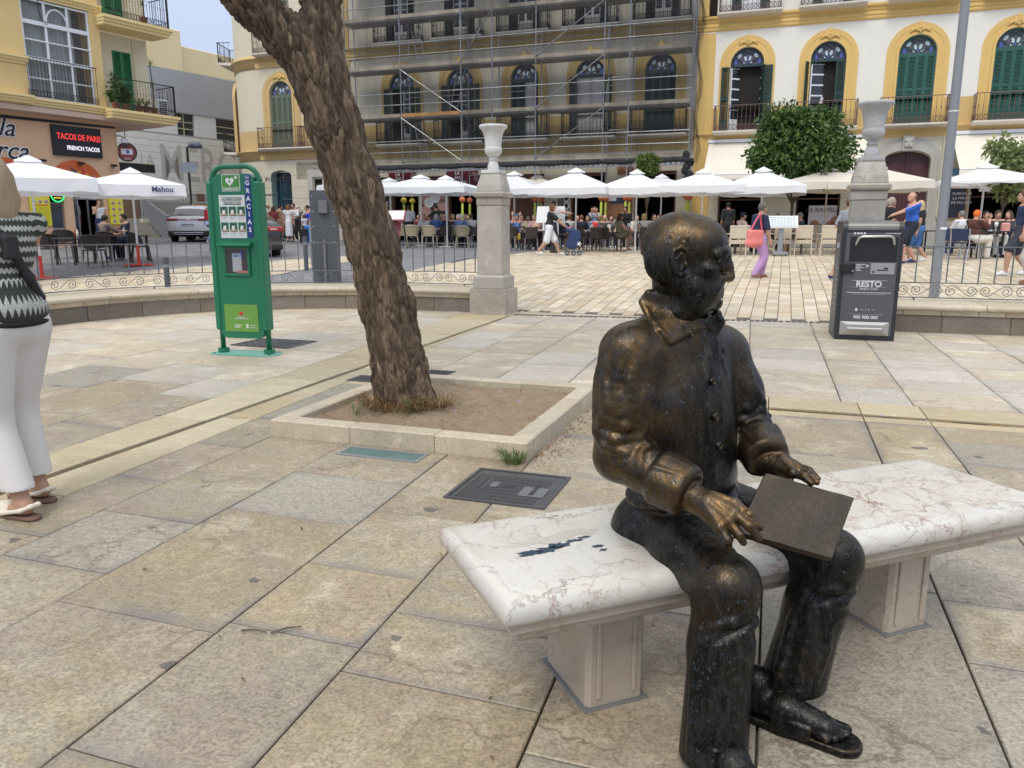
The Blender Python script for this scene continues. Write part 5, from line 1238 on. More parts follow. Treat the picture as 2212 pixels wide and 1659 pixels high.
text('RIA',.14,WHT,t,(.35,-.036,.42));text('MARISCOS',.08,WHT,t,(-.25,-.036,.2))
t,w,h=poster(1206,1229,1.7,3.6,'tall black COCKTAIL board with rows of small print on the cream pier',BLKP,.05)
o=text('COCKTAIL',.36,WHT,t,(w*.62,-.035,h*.47),rot=(PI/2,-PI/2,0),sx=1.0,bold=.012)
m=MB()
for k in range(30):m.box(-w*.85,w*.15-random.uniform(0,.12),-.034,-.031,h*.97-k*h*.031,h*.97-k*h*.031+.018)
m.obj('print_lines',M('grey print',(.5,.5,.52),.5),t)
t,w,h=poster(1310,1366,1.9,3.35,'shield-shaped wooden board with pinned papers on the cream wall behind the scaffold poles',M('varnished wood',(.28,.13,.06),.5,var=.3,scale=4),.06,'wooden_board','board')
MB().box(-w*.7,w*.65,-.05,-.03,h*.42,h*.95).obj('slate_field',M('dark slate field',(.03,.035,.06),.5),t)
for x in (-.5,.25):MB().box(x,x+.36,-.06,-.05,h*.5,h*.92).obj('paper',WHT,t)
t,w,h=poster(1332,1366,3.75,4.35,'rounded brown wooden sign above the shield board',M('varnished wood',(.28,.13,.06),.5,var=.3,scale=4),.06,'wooden_sign','sign');text('BODEGA',.2,M('gilt letters',(.5,.3,.1),.5),t,(0,-.04,h*.5))
t,w,h=poster(1459,1470,2.85,3.3,'small white plaque with a blue building emblem right of the dark bar doorway',WHT,.02,'plaque','sign')
for k in range(3):MB().box(-w*.6,w*.6,-.036,-.03,.08+.11*k,.13+.11*k).obj('emblem',M('sign blue',(.1,.14,.4),.4),t)
t,w,h=poster(1746,1808,1.12,2.35,'pale LA RAMBLA window poster with pictures of pastries, behind the beige chairs',M('pale poster',(.62,.56,.56),.5,var=.08),-.2)
text('LA RAMBLA',.26,M('dark brown print',(.06,.04,.04),.5),t,(0,-.035,h*.84),sx=1.0)
for x,z in ((-.3,.45),(.3,.42),(-.1,.3),(.5,.6)):disc(t,x,z,.18,M('pastry print',(.42,.17,.09),.5,var=.5,scale=9),'pastry_picture')
t,w,h=poster(2029,2085,1.75,3.0,'chalkboard in a pale wood frame with a bottle and white handwriting, behind the lamp post',M('pale wood',(.42,.25,.09),.6,var=.15),.03,'chalkboard','board')
MB().box(-w+.07,w-.07,-.04,-.03,.07,h-.07).obj('slate',M('dark slate field',(.03,.035,.06),.5),t)
for k,tx in enumerate(('FUERZA ES','LA MAGIA','DE EQUIPO')):text(tx,.14,WHT,t,(.24,-.045,h-.26-.17*k))
m=MB();m.box(-.38,-.24,-.046,-.04,.25,.8);m.box(-.34,-.28,-.046,-.04,.8,1.0);m.obj('bottle_drawing',M('amber print',(.45,.25,.05),.5),t)
t=on_facade('round_plaque','round pale blue plaque partly hidden by the grey lamp post','sign',su(2052),3.38,.03);m=MB();m.tube([(0,-.05,0),(0,0,0)],.34,28);m.obj('disc',M('plaque blue',(.16,.34,.55),.5,var=.08),t);text('TAPAS',.16,WHT,t,(.0,-.055,.0))
t=on_facade('hanging_sign','small dark wrought hanging sign beside the maroon door','sign',5.95,4.05,.0);MB().box(-.04,.04,-.75,-.3,-.55,.25,.02).obj('board',BLACKM,t);MB().box(.041,.05,-.68,-.37,-.4,.1).obj('gilt_face',M('gilt letters',(.5,.3,.1),.5),t);MB().tube([(0,0,.3),(0,-.8,.35)],.02,6).obj('bracket',BLACKM,t)
t=on_facade('drainpipe','pale drainpipe on the wall between maroon door and chalkboard','pipe',su(2023),.6,.06);MB().tube([(0,0,4.3),(0,0,1.3),(.08,-.03,1.05),(.08,-.03,0)],.05,8).obj('pipe',ASHL,t)
for x,z in ((7.0,3.35),(7.35,3.42)):
 t=on_facade('light_bulb','warm lit bulb in the dark bar, '+('left' if x<7.2 else 'right')+' one of the pair near the orange-haired woman','bulb',x+.9,z,-.8);m=MB();m.smooth=True;m.ball((0,0,0),.055,10,8);m.obj('glass',M('lit bulb',(1,.8,.5),.3,emit=(1,.62,.25),es=6),t);MB().cyl((0,0),.02,.05,.25,8).obj('socket',BLACKM,t)
# --- parasols
def canvas_mat(name,col):
 m,nt,b=newmat(name);v=objcoord(nt);c=mix(nt,noise(nt,v,2,4),tuple(x*.93 for x in col),col);nt.links.new(c,b.inputs['Base Color']);setin(b,Roughness=.8)
 tl=nd(nt,'ShaderNodeBsdfTranslucent');tl.inputs['Color'].default_value=(*col,1);mx=nd(nt,'ShaderNodeMixShader');mx.inputs[0].default_value=.3
 nt.links.new(b.outputs[0],mx.inputs[1]);nt.links.new(tl.outputs[0],mx.inputs[2]);nt.links.new(mx.outputs[0],nt.nodes['Material Output'].inputs['Surface']);return m
UWHITE=canvas_mat('white parasol canvas',(.86,.87,.90));UCREAM=canvas_mat('cream parasol canvas',(.80,.75,.66));POLEW=M('white pole',(.68,.67,.65),.4,var=.05);POLEB=M('beige pole',(.50,.45,.37),.5,var=.06)
def parasol(u,vp,y,ve,half,rot,label,mt=UWHITE,pole=POLEW,logo=None,red=False,val=.22,grp='white parasols over the terraces'):
 p=spot(u,y);zp=dep(u,vp,y).z-p.z;ze=dep(u,ve,y).z-p.z+.02
 t=thing('parasol',label,'parasol',p,rot,grp)
 rg=random.Random(int(u));m=MB();n=8;C=[(-1,-1),(1,-1),(1,1),(-1,1)];m.smooth=False
 for q in range(4):
  a,b=Vector((*C[q],0))*half,Vector((*C[(q+1)%4],0))*half;rows=[]
  for i in range(9):
   k=.12+.88*i/8;row=[]
   for j in range(9):
    e=a.lerp(b,j/8);sag=-.10*half*math.sin(PI*j/8)*k*math.sin(PI*k*.9)-(.05*math.sin(PI*j/8) if i==8 else 0)*0;row.append((e.x*k,e.y*k,zp-.06+(ze-zp+.06)*k**.94+sag*.55))
   rows.append(row)
  m.grid([list(reversed(r_)) for r_ in rows])
  e0=rows[-1];e1=[(x*1.012+rg.uniform(-.012,.012),y_*1.012+rg.uniform(-.012,.012),z-val+.02*math.sin(j*2.1+q)) for j,(x,y_,z) in enumerate(e0)]
  m.grid([list(reversed(e0)),list(reversed(e1))])
 m.obj('canopy',mt,t)
 c=MB()
 for q in range(4):
  a,b=Vector((*C[q],0))*half*.2,Vector((*C[(q+1)%4],0))*half*.2
  for j in range(3):
   e,f=a.lerp(b,j/3),a.lerp(b,(j+1)/3);zz=lambda jj:zp-.1-.035*math.sin(PI*jj/3)
   c.add([(0,0,zp+.05),(e.x,e.y,zz(j)),(f.x,f.y,zz(j+1))],[(0,1,2)])
 c.obj('vent_cap',mt,t);
 MB().tube([(0,0,.02),(0,0,zp+.04)],.03,10).obj('pole',pole,t)
 if red:MB().tube([(0,0,.02),(0,0,.55)],.042,10).obj('base_sleeve',M('red base',(.55,.05,.03),.5),t);MB().box(-.35,.35,-.35,.35,0,.03).obj('base_plate',M('red base',(.55,.05,.03),.5),t)
 else:MB().box(-.25,.25,-.25,.25,0,.05,.01).obj('base_plate',GREYST,t)
 r_=MB()
 for sx,sy in C:r_.tube([(0,0,zp-.12),(sx*half*.97,sy*half*.97,ze-.02)],.013,5);r_.tube([(0,0,ze-.25),(sx*half*.5,sy*half*.5,ze+(zp-ze)*.42)],.011,5)
 r_.obj('ribs',POLEB,t)
 if logo:
  for rz,off in logo:
   tm=text_mesh('Mahou',.19,NAVYP,bold=.004);d=Vector((math.sin(rz),-math.cos(rz),0));ax=Vector((math.cos(rz),math.sin(rz),0));q=d*(half*1.03)+ax*off;inst('lettering',tm,t,(q.x,q.y,ze-.13),(PI/2,0,rz))
 return t
A45=R(45)
parasol(82,339,19,391,1.42,R(45-24+6),'white parasol at the left edge above the neon taco sign, nearest the blonde woman',red=True,val=.3)
parasol(296,365,21.5,404,1.3,R(45-21),'white parasol with Mahou on its edge, in front of the museum wall',red=True,logo=((0,.75),(PI/2,.75),(PI/2,-.9)),val=.28)
parasol(781,385,33,404,1.25,FA,'white parasol hidden mostly by the leaning tree trunk')
parasol(845,386,36,410,1.4,FA,'white parasol just right of the tree trunk, behind its neighbour')
parasol(912,379,32,408,1.45,FA,'white parasol over the table of the older couples, left of its twin')
parasol(966,381,31,408,1.3,FA,'white parasol just left of the shaded urn column')
parasol(1111,372,32,412,1.45,FA,'white parasol just right of the shaded urn column')
parasol(1162,379,36,405,1.4,FA,'white parasol set back between two nearer ones, under the scaffold beam',UCREAM)
parasol(1243,365,27.5,410,1.35,FA,'broad white parasol above the woman with the shopping trolley')
parasol(1372,368,27,409,1.15,FA,'white parasol beneath the little potted orange tree')
parasol(1425,378,33,405,1.3,FA,'white parasol half hidden behind the one beneath the little orange tree')
parasol(1513,367,26,405,1.3,FA+R(4),'white parasol at the yellow pilaster, above the bronze head')
parasol(1640,363,25.5,407,1.3,FA,'white parasol under the large orange tree')
parasol(1778,362,26,398,1.45,FA,'cream parasol just left of the grey urn column',UCREAM,POLEB)
parasol(1880,357,25,398,1.45,FA,'cream parasol right of the grey urn column, in front of the maroon door',UCREAM,POLEB)
parasol(2112,355,24.5,396,1.5,FA,'white parasol behind the lamp post at the right',val=.06,logo=None)
parasol(2215,372,27,395,1.3,FA,'white parasol cut off by the right edge of the view',UWHITE)
# --- chairs and tables
TANW=M('tan woven plastic',(.42,.36,.24),.6,var=.12,scale=8);TANL=M('pale tan legs',(.56,.49,.36),.5);BRNP=M('dark brown plastic',(.055,.04,.034),.5,var=.12);GREYL=M('grey chair legs',(.30,.29,.28),.5);BEIGEP=M('beige moulded plastic',(.58,.50,.38),.5,var=.05);WICK=M('dark wicker',(.045,.034,.028),.6,var=.3,scale=30,bs=.4,bscale=60);BLUEP=M('navy chair mesh',(.02,.035,.09),.6);CHROME=M('bright steel',(.62,.62,.63),.25,.9,var=.04)
def chair_proto(kind):
 t=thing('cafe_chair',None,None)
 if kind in ('tan','dark','wicker'):
  sm,lm={'tan':(TANW,TANL),'dark':(BRNP,GREYL),'wicker':(WICK,WICK)}[kind]
  MB().box(-.23,.23,-.22,.22,.43,.47,.015).obj('seat',sm,t)
  b=MB();n=14
  P=[(.27*math.sin(a),-.22+.27*(1-math.cos(a))*.9-.02,0) for a in [R(-95)+R(190)*k/n for k in range(n+1)]]
  for i in range(n+1):
   k=abs(i/n*2-1);x,y,_=P[i];top=.84-.18*k**3;b.tube([(x*.92,y+.03,.46+.06*k),(x,y,.65),(x*1.04,y-.02*(1-k),top)],.014 if kind!='tan' else .013,4)
  b.add([(x*.97,y+.015,.47+.06*abs(i/n*2-1)) for i,(x,y,_) in enumerate(P)]+[(x*1.02,y-.012,.83-.18*abs(i/n*2-1)**3) for i,(x,y,_) in enumerate(P)],[(i,i+1,n+2+i,n+1+i) for i in range(n)])
  b.obj('backrest',sm,t)
  MB().tube([(x*1.05,y-.02*(1-abs(i/n*2-1)),.845-.18*abs(i/n*2-1)**3) for i,(x,y,_) in enumerate(P)],.02,6).obj('top_rail',sm if kind!='tan' else TANL,t)
  for sx in (-1,1):
   for sy in (-1,1):MB().tube([(sx*.21,sy*.19,.45),(sx*.25,sy*.25,0)],.017,6).obj('leg',lm,t)
 elif kind=='brown':
  MB().box(-.23,.23,-.22,.22,.42,.455,.012).obj('seat',BRNP,t)
  b=MB();b.grid([[(-.235+.47*i/6+0,-.24-.05*j/4+.03*((i-3)/3)**2,.47+.37*j/4-.02*abs((i-3)/3)**3*(j==4)) for i in range(7)] for j in range(5)]);b.grid([[(-.235+.47*(6-i)/6+0,-.255-.05*j/4+.03*((i-3)/3)**2,.47+.37*j/4) for i in range(7)] for j in range(5)]);b.obj('backrest',BRNP,t)
  for sx in (-1,1):
   MB().tube([(sx*.24,-.25,.66),(sx*.27,-.05,.665),(sx*.26,.18,.65)],.02,6).obj('arm',BRNP,t)
   for sy in (-1,1):MB().tube([(sx*.22,sy*.2,.44 if sy<0 else .64),(sx*.25,sy*.24,0)],.017,6).obj('leg',GREYL if sy<0 else BRNP,t)
 elif kind=='beige':
  MB().box(-.23,.23,-.22,.23,.42,.455,.012).obj('seat',BEIGEP,t)
  b=MB();b.box(-.24,.24,-.275,-.235,.5,.88,.02);b.obj('backrest',BEIGEP,t);f=MB();f.box(-.26,-.215,-.285,-.23,.3,.86,.01);f.box(.215,.26,-.285,-.23,.3,.86,.01);f.box(-.26,.26,-.285,-.23,.84,.9,.015);f.box(-.215,.215,-.28,-.235,.34,.46,.01);f.box(-.03,.03,-.29,-.279,.39,.42,.005);f.obj('back_frame',BEIGEP,t)
  for sx in (-1,1):
   MB().box(sx*.27-.03,sx*.27+.03,-.26,.22,.63,.665,.012).obj('arm',BEIGEP,t)
   for sy in (-1,1):MB().tube([(sx*.245,sy*.23,.64 if sy>0 else .4),(sx*.26,sy*.26-.01,0)],.024,6).obj('leg',BEIGEP,t)
 elif kind=='blue':
  MB().box(-.23,.23,-.22,.22,.43,.45,.01).obj('seat',BLUEP,t);MB().box(-.22,.22,-.27,-.24,.5,.82,.01).obj('backrest',BLUEP,t)
  for sx in (-1,1):MB().tube([(sx*.25,-.32,0),(sx*.25,-.22,.44),(sx*.25,-.28,.84),(sx*.25,-.26,.66),(sx*.27,.2,.66),(sx*.25,.28,0)],.015,6).obj('side_frame',CHROME,t)
 return t
PROTO={};CH_N={}
def chair(kind,u,y,face,label,grp):
 p=spot(u,y)
 if kind not in PROTO:o=PROTO[kind]=chair_proto(kind);o.location=p;o.rotation_euler=(0,0,face);tag(o,label,'chair',grp)
 else:o=dup(PROTO[kind],p,face,label,grp);o['category']='chair'
 return o
AWAY=R(-5)
G1,G2,G3,G4,G5='tan and dark terrace chairs','brown plastic terrace chairs','beige plastic terrace chairs','dark wicker taco shop chairs','blue chairs with steel frames'
for k,u,y,f,l in [('tan',866,31.4,12,'tan slatted chair behind the tilted menu stand'),('tan',890,30.8,8,'tan slatted chair facing the table of the woman in white, nearest the menu stand'),('tan',928,30.8,-14,'tan slatted chair in front of the woman with wine, turned slightly left'),('dark',962,31.4,50,'dark chair of the bald man in navy'),('tan',981,31.8,-15,'tan chair between the bald man and the grey-haired man with a strap'),('tan',999,31,-3,'greyish tan chair of the grey-haired man with a strap'),('dark',1021,31.4,-50,'dark chair beside the shaded urn column, under the person in white'),('dark',1104,28.6,-20,'brown chair half hidden by the shaded urn column, under the woman with a phone')]:chair(k,u,y,R(f),l,G1)
for u,y,f,l in [(1146,28.6,6,'brown plastic chair with its back to us, left of the woman with the trolley'),(1246,28.6,-2,'brown plastic chair just behind the blue shopping trolley'),(1285,28.2,8,'brown plastic chair in front of the man in red'),(1322,28,-70,'brown plastic chair of the long-haired woman in the green dress'),(1391,27.8,6,'brown plastic chair of the blonde woman nearest the bronze head'),(1205,30.5,20,'brown plastic chair of the man in pale grey'),(1180,31,190,'brown plastic chair under the dark-haired woman facing us'),(1300,31.5,182,'brown plastic chair under the man in red')]:chair('brown',u,y,R(f),l,G2)
for u,y,f,l in [(1588,24.3,3,'beige plastic chair of the man in the cap, nearest the bronze face'),(1630,24.4,-62,'beige plastic chair half hidden by the woman with the pink bag'),(1684,24.3,2,'beige plastic chair straight behind the white menu lectern'),(1730,24.2,-3,'beige plastic chair right of the white menu lectern'),(1755,26.2,175,'beige plastic chair facing us against the pastry poster'),(1787,24.1,-6,'beige plastic chair beside the litter bin')]:chair('beige',u,y,R(f),l,G3)
for u,y,f,l in [(100,22,40,'dark wicker chair behind the left parasol pole'),(201,21.3,14,'dark wicker armchair with its back to us at the table with sauce bottles'),(232,22.6,-8,'dark wicker chair of the man in the brown shirt'),(302,22.2,-60,'dark wicker chair beside the second parasol pole'),(138,23.6,20,'dark wicker armchair on the far side of the sauce table')]:chair('wicker',u,y,R(f),l,G4)
for u,y,f,l in [(2060,21.8,-40,'blue chair with steel frame nearest the lamp post, empty'),(2084,21.2,-58,'blue chair with steel frame of the orange-haired woman'),(2170,22.6,120,'blue chair with steel frame of the man with the red drink')]:chair('blue',u,y,R(f),l,G5)
TBL=M('dark table top',(.05,.042,.04),.4);TBLW=M('white table top',(.62,.61,.6),.4)
def table(u,y,label,mt=TBL,round_=False,w=.38,h=.74,lm=BRNP):
 t=thing('cafe_table',label,'table',spot(u,y),FA,'café tables')
 if round_:m=MB();m.cyl((0,0),w,h-.03,h,22);m.obj('table_top',mt,t);MB().cyl((0,0),.03,.03,h-.03,8).obj('leg',lm,t);MB().cyl((0,0),.22,0,.03,16).obj('foot',lm,t)
 else:
  MB().box(-w,w,-w,w,h-.035,h,.008).obj('table_top',mt,t)
  for sx in (-1,1):
   for sy in (-1,1):MB().box(sx*(w-.05)-.025,sx*(w-.05)+.025,sy*(w-.05)-.025,sy*(w-.05)+.025,0,h-.036).obj('leg',lm,t)
 return t
for a in [(160,21.9,'dark table with the red and white sauce bottles'),(278,22.6,'dark table of the two men at the taco shop'),(912,32,'dark round table of the woman in white with wine',TBL,True),(985,32.2,'dark table of the older couples beside the urn column'),(1168,29.4,'white-topped table left of the woman with the trolley',TBLW),(1265,29.4,'white-topped table in front of the man in red',TBLW),(1359,28.6,'white-topped table with beer glasses',TBLW,False,.42),(1118,30,'dark table behind the woman with the phone'),(1612,25.2,'dark table behind the woman with the pink bag'),(1708,25.2,'dark table of the grey-haired man at the lectern'),(2018,24,'black empty table left of the lamp post',BLACKM,False,.34,.74,BLACKM),(2140,21.8,'black table of the orange-haired woman',BLACKM,False,.42,.74,BLACKM)]:table(*a)
GLS=M('clear drinking glass',(.75,.75,.75),.08,var=0,spec=.8);BEER=M('amber beer',(.62,.34,.07),.15)
def on_table(u,y,v=None):p=spot(u,y);return (p.x,p.y,p.z+.742)
def wineglass(u,y,label,mt):t=thing('drinking_glass',label,'glass',on_table(u,y),0,'glasses on the tables');m=MB();m.smooth=True;m.lathe([(.04,0),(.008,.01),(.008,.09),(.045,.13),(.05,.19),(.04,.24)],12);m.obj('glass',GLS,t);m=MB();m.lathe([(.044,.135),(.047,.19)],12);m.obj('drink',mt,t)
wineglass(1357,28.5,'beer glass left of the parasol pole, beside the long-haired woman',BEER);wineglass(1371,28.6,'beer glass just right of the parasol pole, the left of two',BEER);wineglass(1376,28.5,'beer glass nearest the blonde woman',BEER);wineglass(920,31.8,'stemmed glass in front of the woman in white',GLS);wineglass(2148,21.7,'stemmed glass of red aperitif on the black table',M('red aperitif',(.6,.05,.02),.2))
def bottle(u,y,label,mt,h=.24):t=thing('sauce_bottle',label,'bottle',on_table(u,y),0,'sauce bottles');m=MB();m.smooth=True;m.lathe([(.035,0),(.036,h*.7),(.015,h*.85),(.006,h)],12);m.obj('body',mt,t)
bottle(169,21.8,'white squeeze sauce bottle on the dark taco table',M('white sauce',(.72,.68,.58),.4));bottle(164,21.9,'red-brown squeeze sauce bottle on the dark taco table',M('red sauce',(.25,.06,.03),.4));bottle(270,22.5,'white squeeze sauce bottle between the two men',M('white sauce',(.72,.68,.58),.4))
for u,y,l in ((1277,29.2,'small white menu card left of the man in red'),(1315,29.6,'small white menu card right of the man in red')):
 t=thing('menu_card',l,'menu card',on_table(u,y),FA+R(5),'menu cards');MB().box(-.06,.06,-.01,.01,0,.2).obj('card',WHT,t);MB().box(-.06,.06,-.014,-.011,.0,.05).obj('orange_foot',M('orange print',(.7,.3,.03),.5),t)
t=thing('napkin_box','red and white napkin box on the black table at the right','box',on_table(2168,21.8),FA);MB().prism([(-.1,-.07),(.1,-.07),(.1,.07),(-.1,.07)],0,.22,.03,bottom=True).obj('box',M('red and white box',(.7,.32,.26),.5,var=.5,scale=7),t)
t=thing('ashtray','small glass ashtray on the black table','ashtray',on_table(2136,21.6),FA);MB().cyl((0,0),.06,0,.035,14).obj('bowl',GLS,t)
p=spot(1686,23.6);t=thing('menu_lectern','white lit menu lectern on a grey post in front of the beige chairs','menu stand',p,FA+R(10))
mm=MB();mm.T=rotm(R(-28));mm.box(-.47,.47,-.03,.03,-.2,.2,.01);o=mm.obj('frame',M('white lectern frame',(.75,.75,.76),.4),t);o.location=(0,0,1.0)
mm=MB();mm.T=rotm(R(-28));mm.box(-.42,.42,-.045,-.031,-.16,.16);o=mm.obj('menu_sheet',M('pale blue menu sheet',(.62,.68,.72),.4,var=.05),t);o.location=(0,0,1.0)
mm=MB();mm.T=rotm(R(-28));rg=random.Random(5)
for j in range(5):
 for i in range(9):mm.box(-.39+i*.088,-.39+i*.088+rg.uniform(.04,.07),-.049,-.045,.12-j*.062,.12-j*.062+.022)
o=mm.obj('print_lines',M('grey blue print',(.32,.37,.42),.5),t);o.location=(0,0,1.0)
MB().box(-.07,.07,-.03,.03,.1,.85).obj('post',GALV,t);MB().box(-.22,.22,-.18,.18,.03,.12,.01).obj('base',GALV,t)
for x in (-.17,.17):MB().cyl((x,-.1),.03,0,.03,8).obj('castor',BLACKM,t)
p=spot(857,29.2);t=thing('menu_stand','tilted lit menu stand with red base poster beside the tree trunk','menu stand',p,FA+R(8))
mm=MB();mm.T=rotm(R(-35));mm.box(-.36,.36,-.03,.03,-.24,.24,.01);o=mm.obj('frame',M('dark red frame',(.25,.03,.05),.5),t);o.location=(0,0,1.2)
mm=MB();mm.T=rotm(R(-35));mm.box(-.32,.32,-.045,-.031,-.19,.19);o=mm.obj('menu_sheet',WHT,t);o.location=(0,0,1.2)
MB().tube([(.25,.05,1.15),(.32,.25,0)],.022,6).obj('strut',BLACKM,t);MB().tube([(-.25,.05,1.1),(-.25,.25,0)],.022,6).obj('strut',BLACKM,t)
mm=MB();mm.T=rotm(R(-14));mm.box(-.3,.1,-.02,.02,0,1.0);o=mm.obj('poster',M('wine red poster',(.3,.07,.1),.5,var=.3,scale=4),t)
p=spot(1191,29.5);t=thing('menu_board','tall white folded menu board behind the woman with the trolley','menu board',p,FA+R(4))
for x0,x1,rz in ((-.62,-.02,-8),(.02,.5,14)):mm=MB();mm.T=rotm(R(-12),0,R(rz));mm.box(x0,x1,-.015,.015,0,.62);o=mm.obj('panel',WHT,t);o.location=(0,0,1.0)
for x in (-.3,.25):MB().box(x-.03,x+.03,-.02,.02,0,1.05).obj('leg',WHITEW,t)
MB().box(-.22,.2,-.01,.01,.1,.85).obj('lower_board',BLKP,t);text('MED',.2,M('pink print',(.6,.1,.35),.5),t,(.05,-.015,.4),rot=(PI/2,PI/2,0))
# --- street furniture
p=spot(703,17.0);t=thing('utility_cabinet','tall dark grey steel cabinet with a small box, behind the railing and the tree trunk','cabinet',p,R(4));GREYP=M('slate grey paint',(.075,.082,.09),.5,var=.06)
MB().box(-.27,.27,-.15,.25,0,1.98,.006).obj('body',GREYP,t);MB().box(-.08,.1,-.24,-.152,1.5,1.76,.008).obj('control_box',M('mid grey paint',(.14,.145,.15),.45),t);MB().box(-.03,.03,-.2,-.155,0,.95,.004).obj('cover_strip',M('mid grey paint',(.14,.145,.15),.45),t)
for x in (-.22,.22):
 for z in (.9,1.22,1.54,1.86):MB().tube([(x,-.16,z),(x,-.15,z)],.013,8).obj('bolt',CHROME,t)
def bollard(u,y,h,label):
 t=thing('bollard',label,'bollard',spot(u,y),0,'street bollards');MB().cyl((0,0),.055,0,h,16).obj('post',M('slate bollard',(.10,.108,.12),.5,.2,var=.08),t);MB().cyl((0,0),.057,h-.2,h-.14,16).obj('band',GALV,t)
bollard(354,15.6,.80,'dark bollard behind the scroll railing, left of the green cabinet');bollard(659,19.6,.86,'slate bollard between black car and the tall grey cabinet')
p=spot(672,21);t=thing('parking_post','thin grey post with a silver foot next to the slate bollard','post',p);MB().tube([(0,0,0),(0,0,1.15)],.04,10).obj('post',GALV,t)
p=spot(2030,13.3);t=thing('lamp_post','tall grey steel lamp post behind the right-hand railing','lamp post',p);m=MB();m.tube([(0,0,-.05),(0,0,7)],[.082,.066],10);m.obj('pole',M('grey lamp paint',(.27,.285,.30),.45,.3,var=.1,scale=3,dirt=.2,dirtcol=(.18,.17,.16)),t);MB().box(-.05,.05,-.088,-.06,1.15,1.19).obj('sticker',WHT,t);MB().cyl((0,0),.0755,3.05,3.07,12).obj('cable_tie',WHT,t);MB().box(-.03,.03,-.085,-.05,.8,.95).obj('hatch',GALV,t)
p=Vector((dep(416,470,37).x,37,0));p.z=zg(p.x,p.y);t=thing('street_lamp','small dark street lamp with a dome head in front of the museum letters','street lamp',p);MB().tube([(0,0,0),(0,0,4.2)],.05,8).obj('post',BLACKM,t);MB().tube([(0,0,4.2),(.1,0,4.32),(.3,0,4.35)],.03,6).obj('arm',BLACKM,t);m=MB();m.smooth=True;m.lathe([(.33,4.2),(.31,4.32),(.2,4.45),(.0,4.5)],16,(.38,0));m.obj('lamp_head',M('lamp blue-grey',(.10,.12,.17),.3,.3),t);MB().box(-.36,.4,-.08,-.05,3.1,3.55).obj('sign_plate',M('pale sign',(.45,.52,.6),.5),t)
p=spot(330,33.5);t=thing('notice_board','blue and white notice board beside the stair parapet','notice board',p+Vector((0,6,0)),R(20));MB().box(-.6,.6,-.05,.05,.3,1.6).obj('panel',M('blue notice panel',(.08,.15,.33),.4,var=.6,scale=3),t);MB().box(-.65,.65,-.08,.08,1.6,1.75).obj('header',M('orange print',(.7,.3,.03),.5),t)
# --- cars
TYRE=M('tyre rubber',(.02,.02,.021),.8);RIM=M('dark alloy',(.06,.06,.065),.35,.8);CARW=M('pearl white car paint',(.72,.73,.75),.3,var=.01,coat=.6);CARB=M('black car paint',(.022,.024,.028),.2,var=.02,coat=.8);CGL=M('tinted car glass',(.035,.045,.05),.04,0,var=0,spec=.9);TAIL=M('red tail lamp',(.30,.012,.015),.15,var=.1,coat=.5);TRIM=M('black car trim',(.02,.02,.022),.5)
CARG=M('dark van paint',(.03,.035,.035),.3,coat=.5)
def car(label,loc,head,paint,st,wheel_y,wr,name='parked_car',glassrows=None,tail=None,plate=None,hw=.9,kind='suv'):
 """st: stations along the length from the tail (y=0): (y, z_bottom, z_belt, z_roof, half width belt, half width roof)"""
 t=thing(name,label,'car',loc,head)
 def section(y,zb,zl,zr,wb,wr_):
  return [(0,y,zb),(wb*.86,y,zb),(wb*.97,y,zb+.12),(wb,y,zb+(zl-zb)*.55),(wb*.975,y,zl-.04),(wb*.95,y,zl)]+[(wb*.95+(wr_-wb*.95)*k,y,zl+(zr-zl)*k) for k in (.15,.9)]+[(wr_*.93,y,zr-.0),(wr_*.6,y,zr+.025),(0,y,zr+.035)]
 rows=[section(*s) for s in st];m=MB();m.smooth=True
 n=len(rows[0]);vs=[];
 for r_ in rows:vs+=r_+[(-x,y,z) for x,y,z in reversed(r_[1:-1])]
 N=2*n-2;fs_=[];mi=[]
 g=glassrows or {}
 for i in range(len(rows)-1):
  for j in range(N):
   fs_.append((i*N+j,i*N+(j+1)%N,(i+1)*N+(j+1)%N,(i+1)*N+j));jj=j if j<n-1 else N-1-j
   mi.append(1 if (jj in (6,) and g.get(i) in ('side','both')) or (jj in (6,7,8,9) and g.get(i) in ('screen',)) or (jj in (8,9) and g.get(i)=='rear') else (2 if jj in (0,1) else 0))
 fs_+= [tuple(reversed(range(N))),tuple(range((len(rows)-1)*N,len(rows)*N))];mi+= [0,0]
 m.add(vs,fs_);m.m=mi
 body=m.obj('body',[paint,CGL,TRIM],t)
 for s in (-1,1):
  for y in wheel_y:
   w_=thing('wheel',None,None,(s*(hw-.1),y,wr),0,parent=t)
   a=MB();a.smooth=True;a.tube([(-.11,0,0),(-.1,0,0),(.1,0,0),(.11,0,0)],[wr*.9,wr,wr,wr*.9],28);a.obj('tyre',TYRE,w_)
   r_=MB();r_.tube([(s*.112,0,0),(s*.118,0,0)],wr*.62,20);
   for k in range(5):c_,d_=math.cos(2*PI*k/5),math.sin(2*PI*k/5);r_.tube([(s*.124,c_*.04,d_*.04),(s*.122,c_*wr*.58,d_*wr*.58)],.022,5)
   r_.obj('rim',RIM,w_)
   ar=MB();ar.tube([(s*.03,math.cos(a_)*(wr+.045),math.sin(a_)*(wr+.045)) for a_ in [PI*k/14 for k in range(15)]],.05,6);ar.obj('wheel_arch',TRIM,w_)
 return t
def rear_quad(t,name,mt,x0,x1,z0,z1,y,d=.03,taper=0):return MB().box(x0,x1,y-d,y,z0,z1,.012).obj(name,mt,t)
p=spot(411,34.6);p=spot(409,34.2)
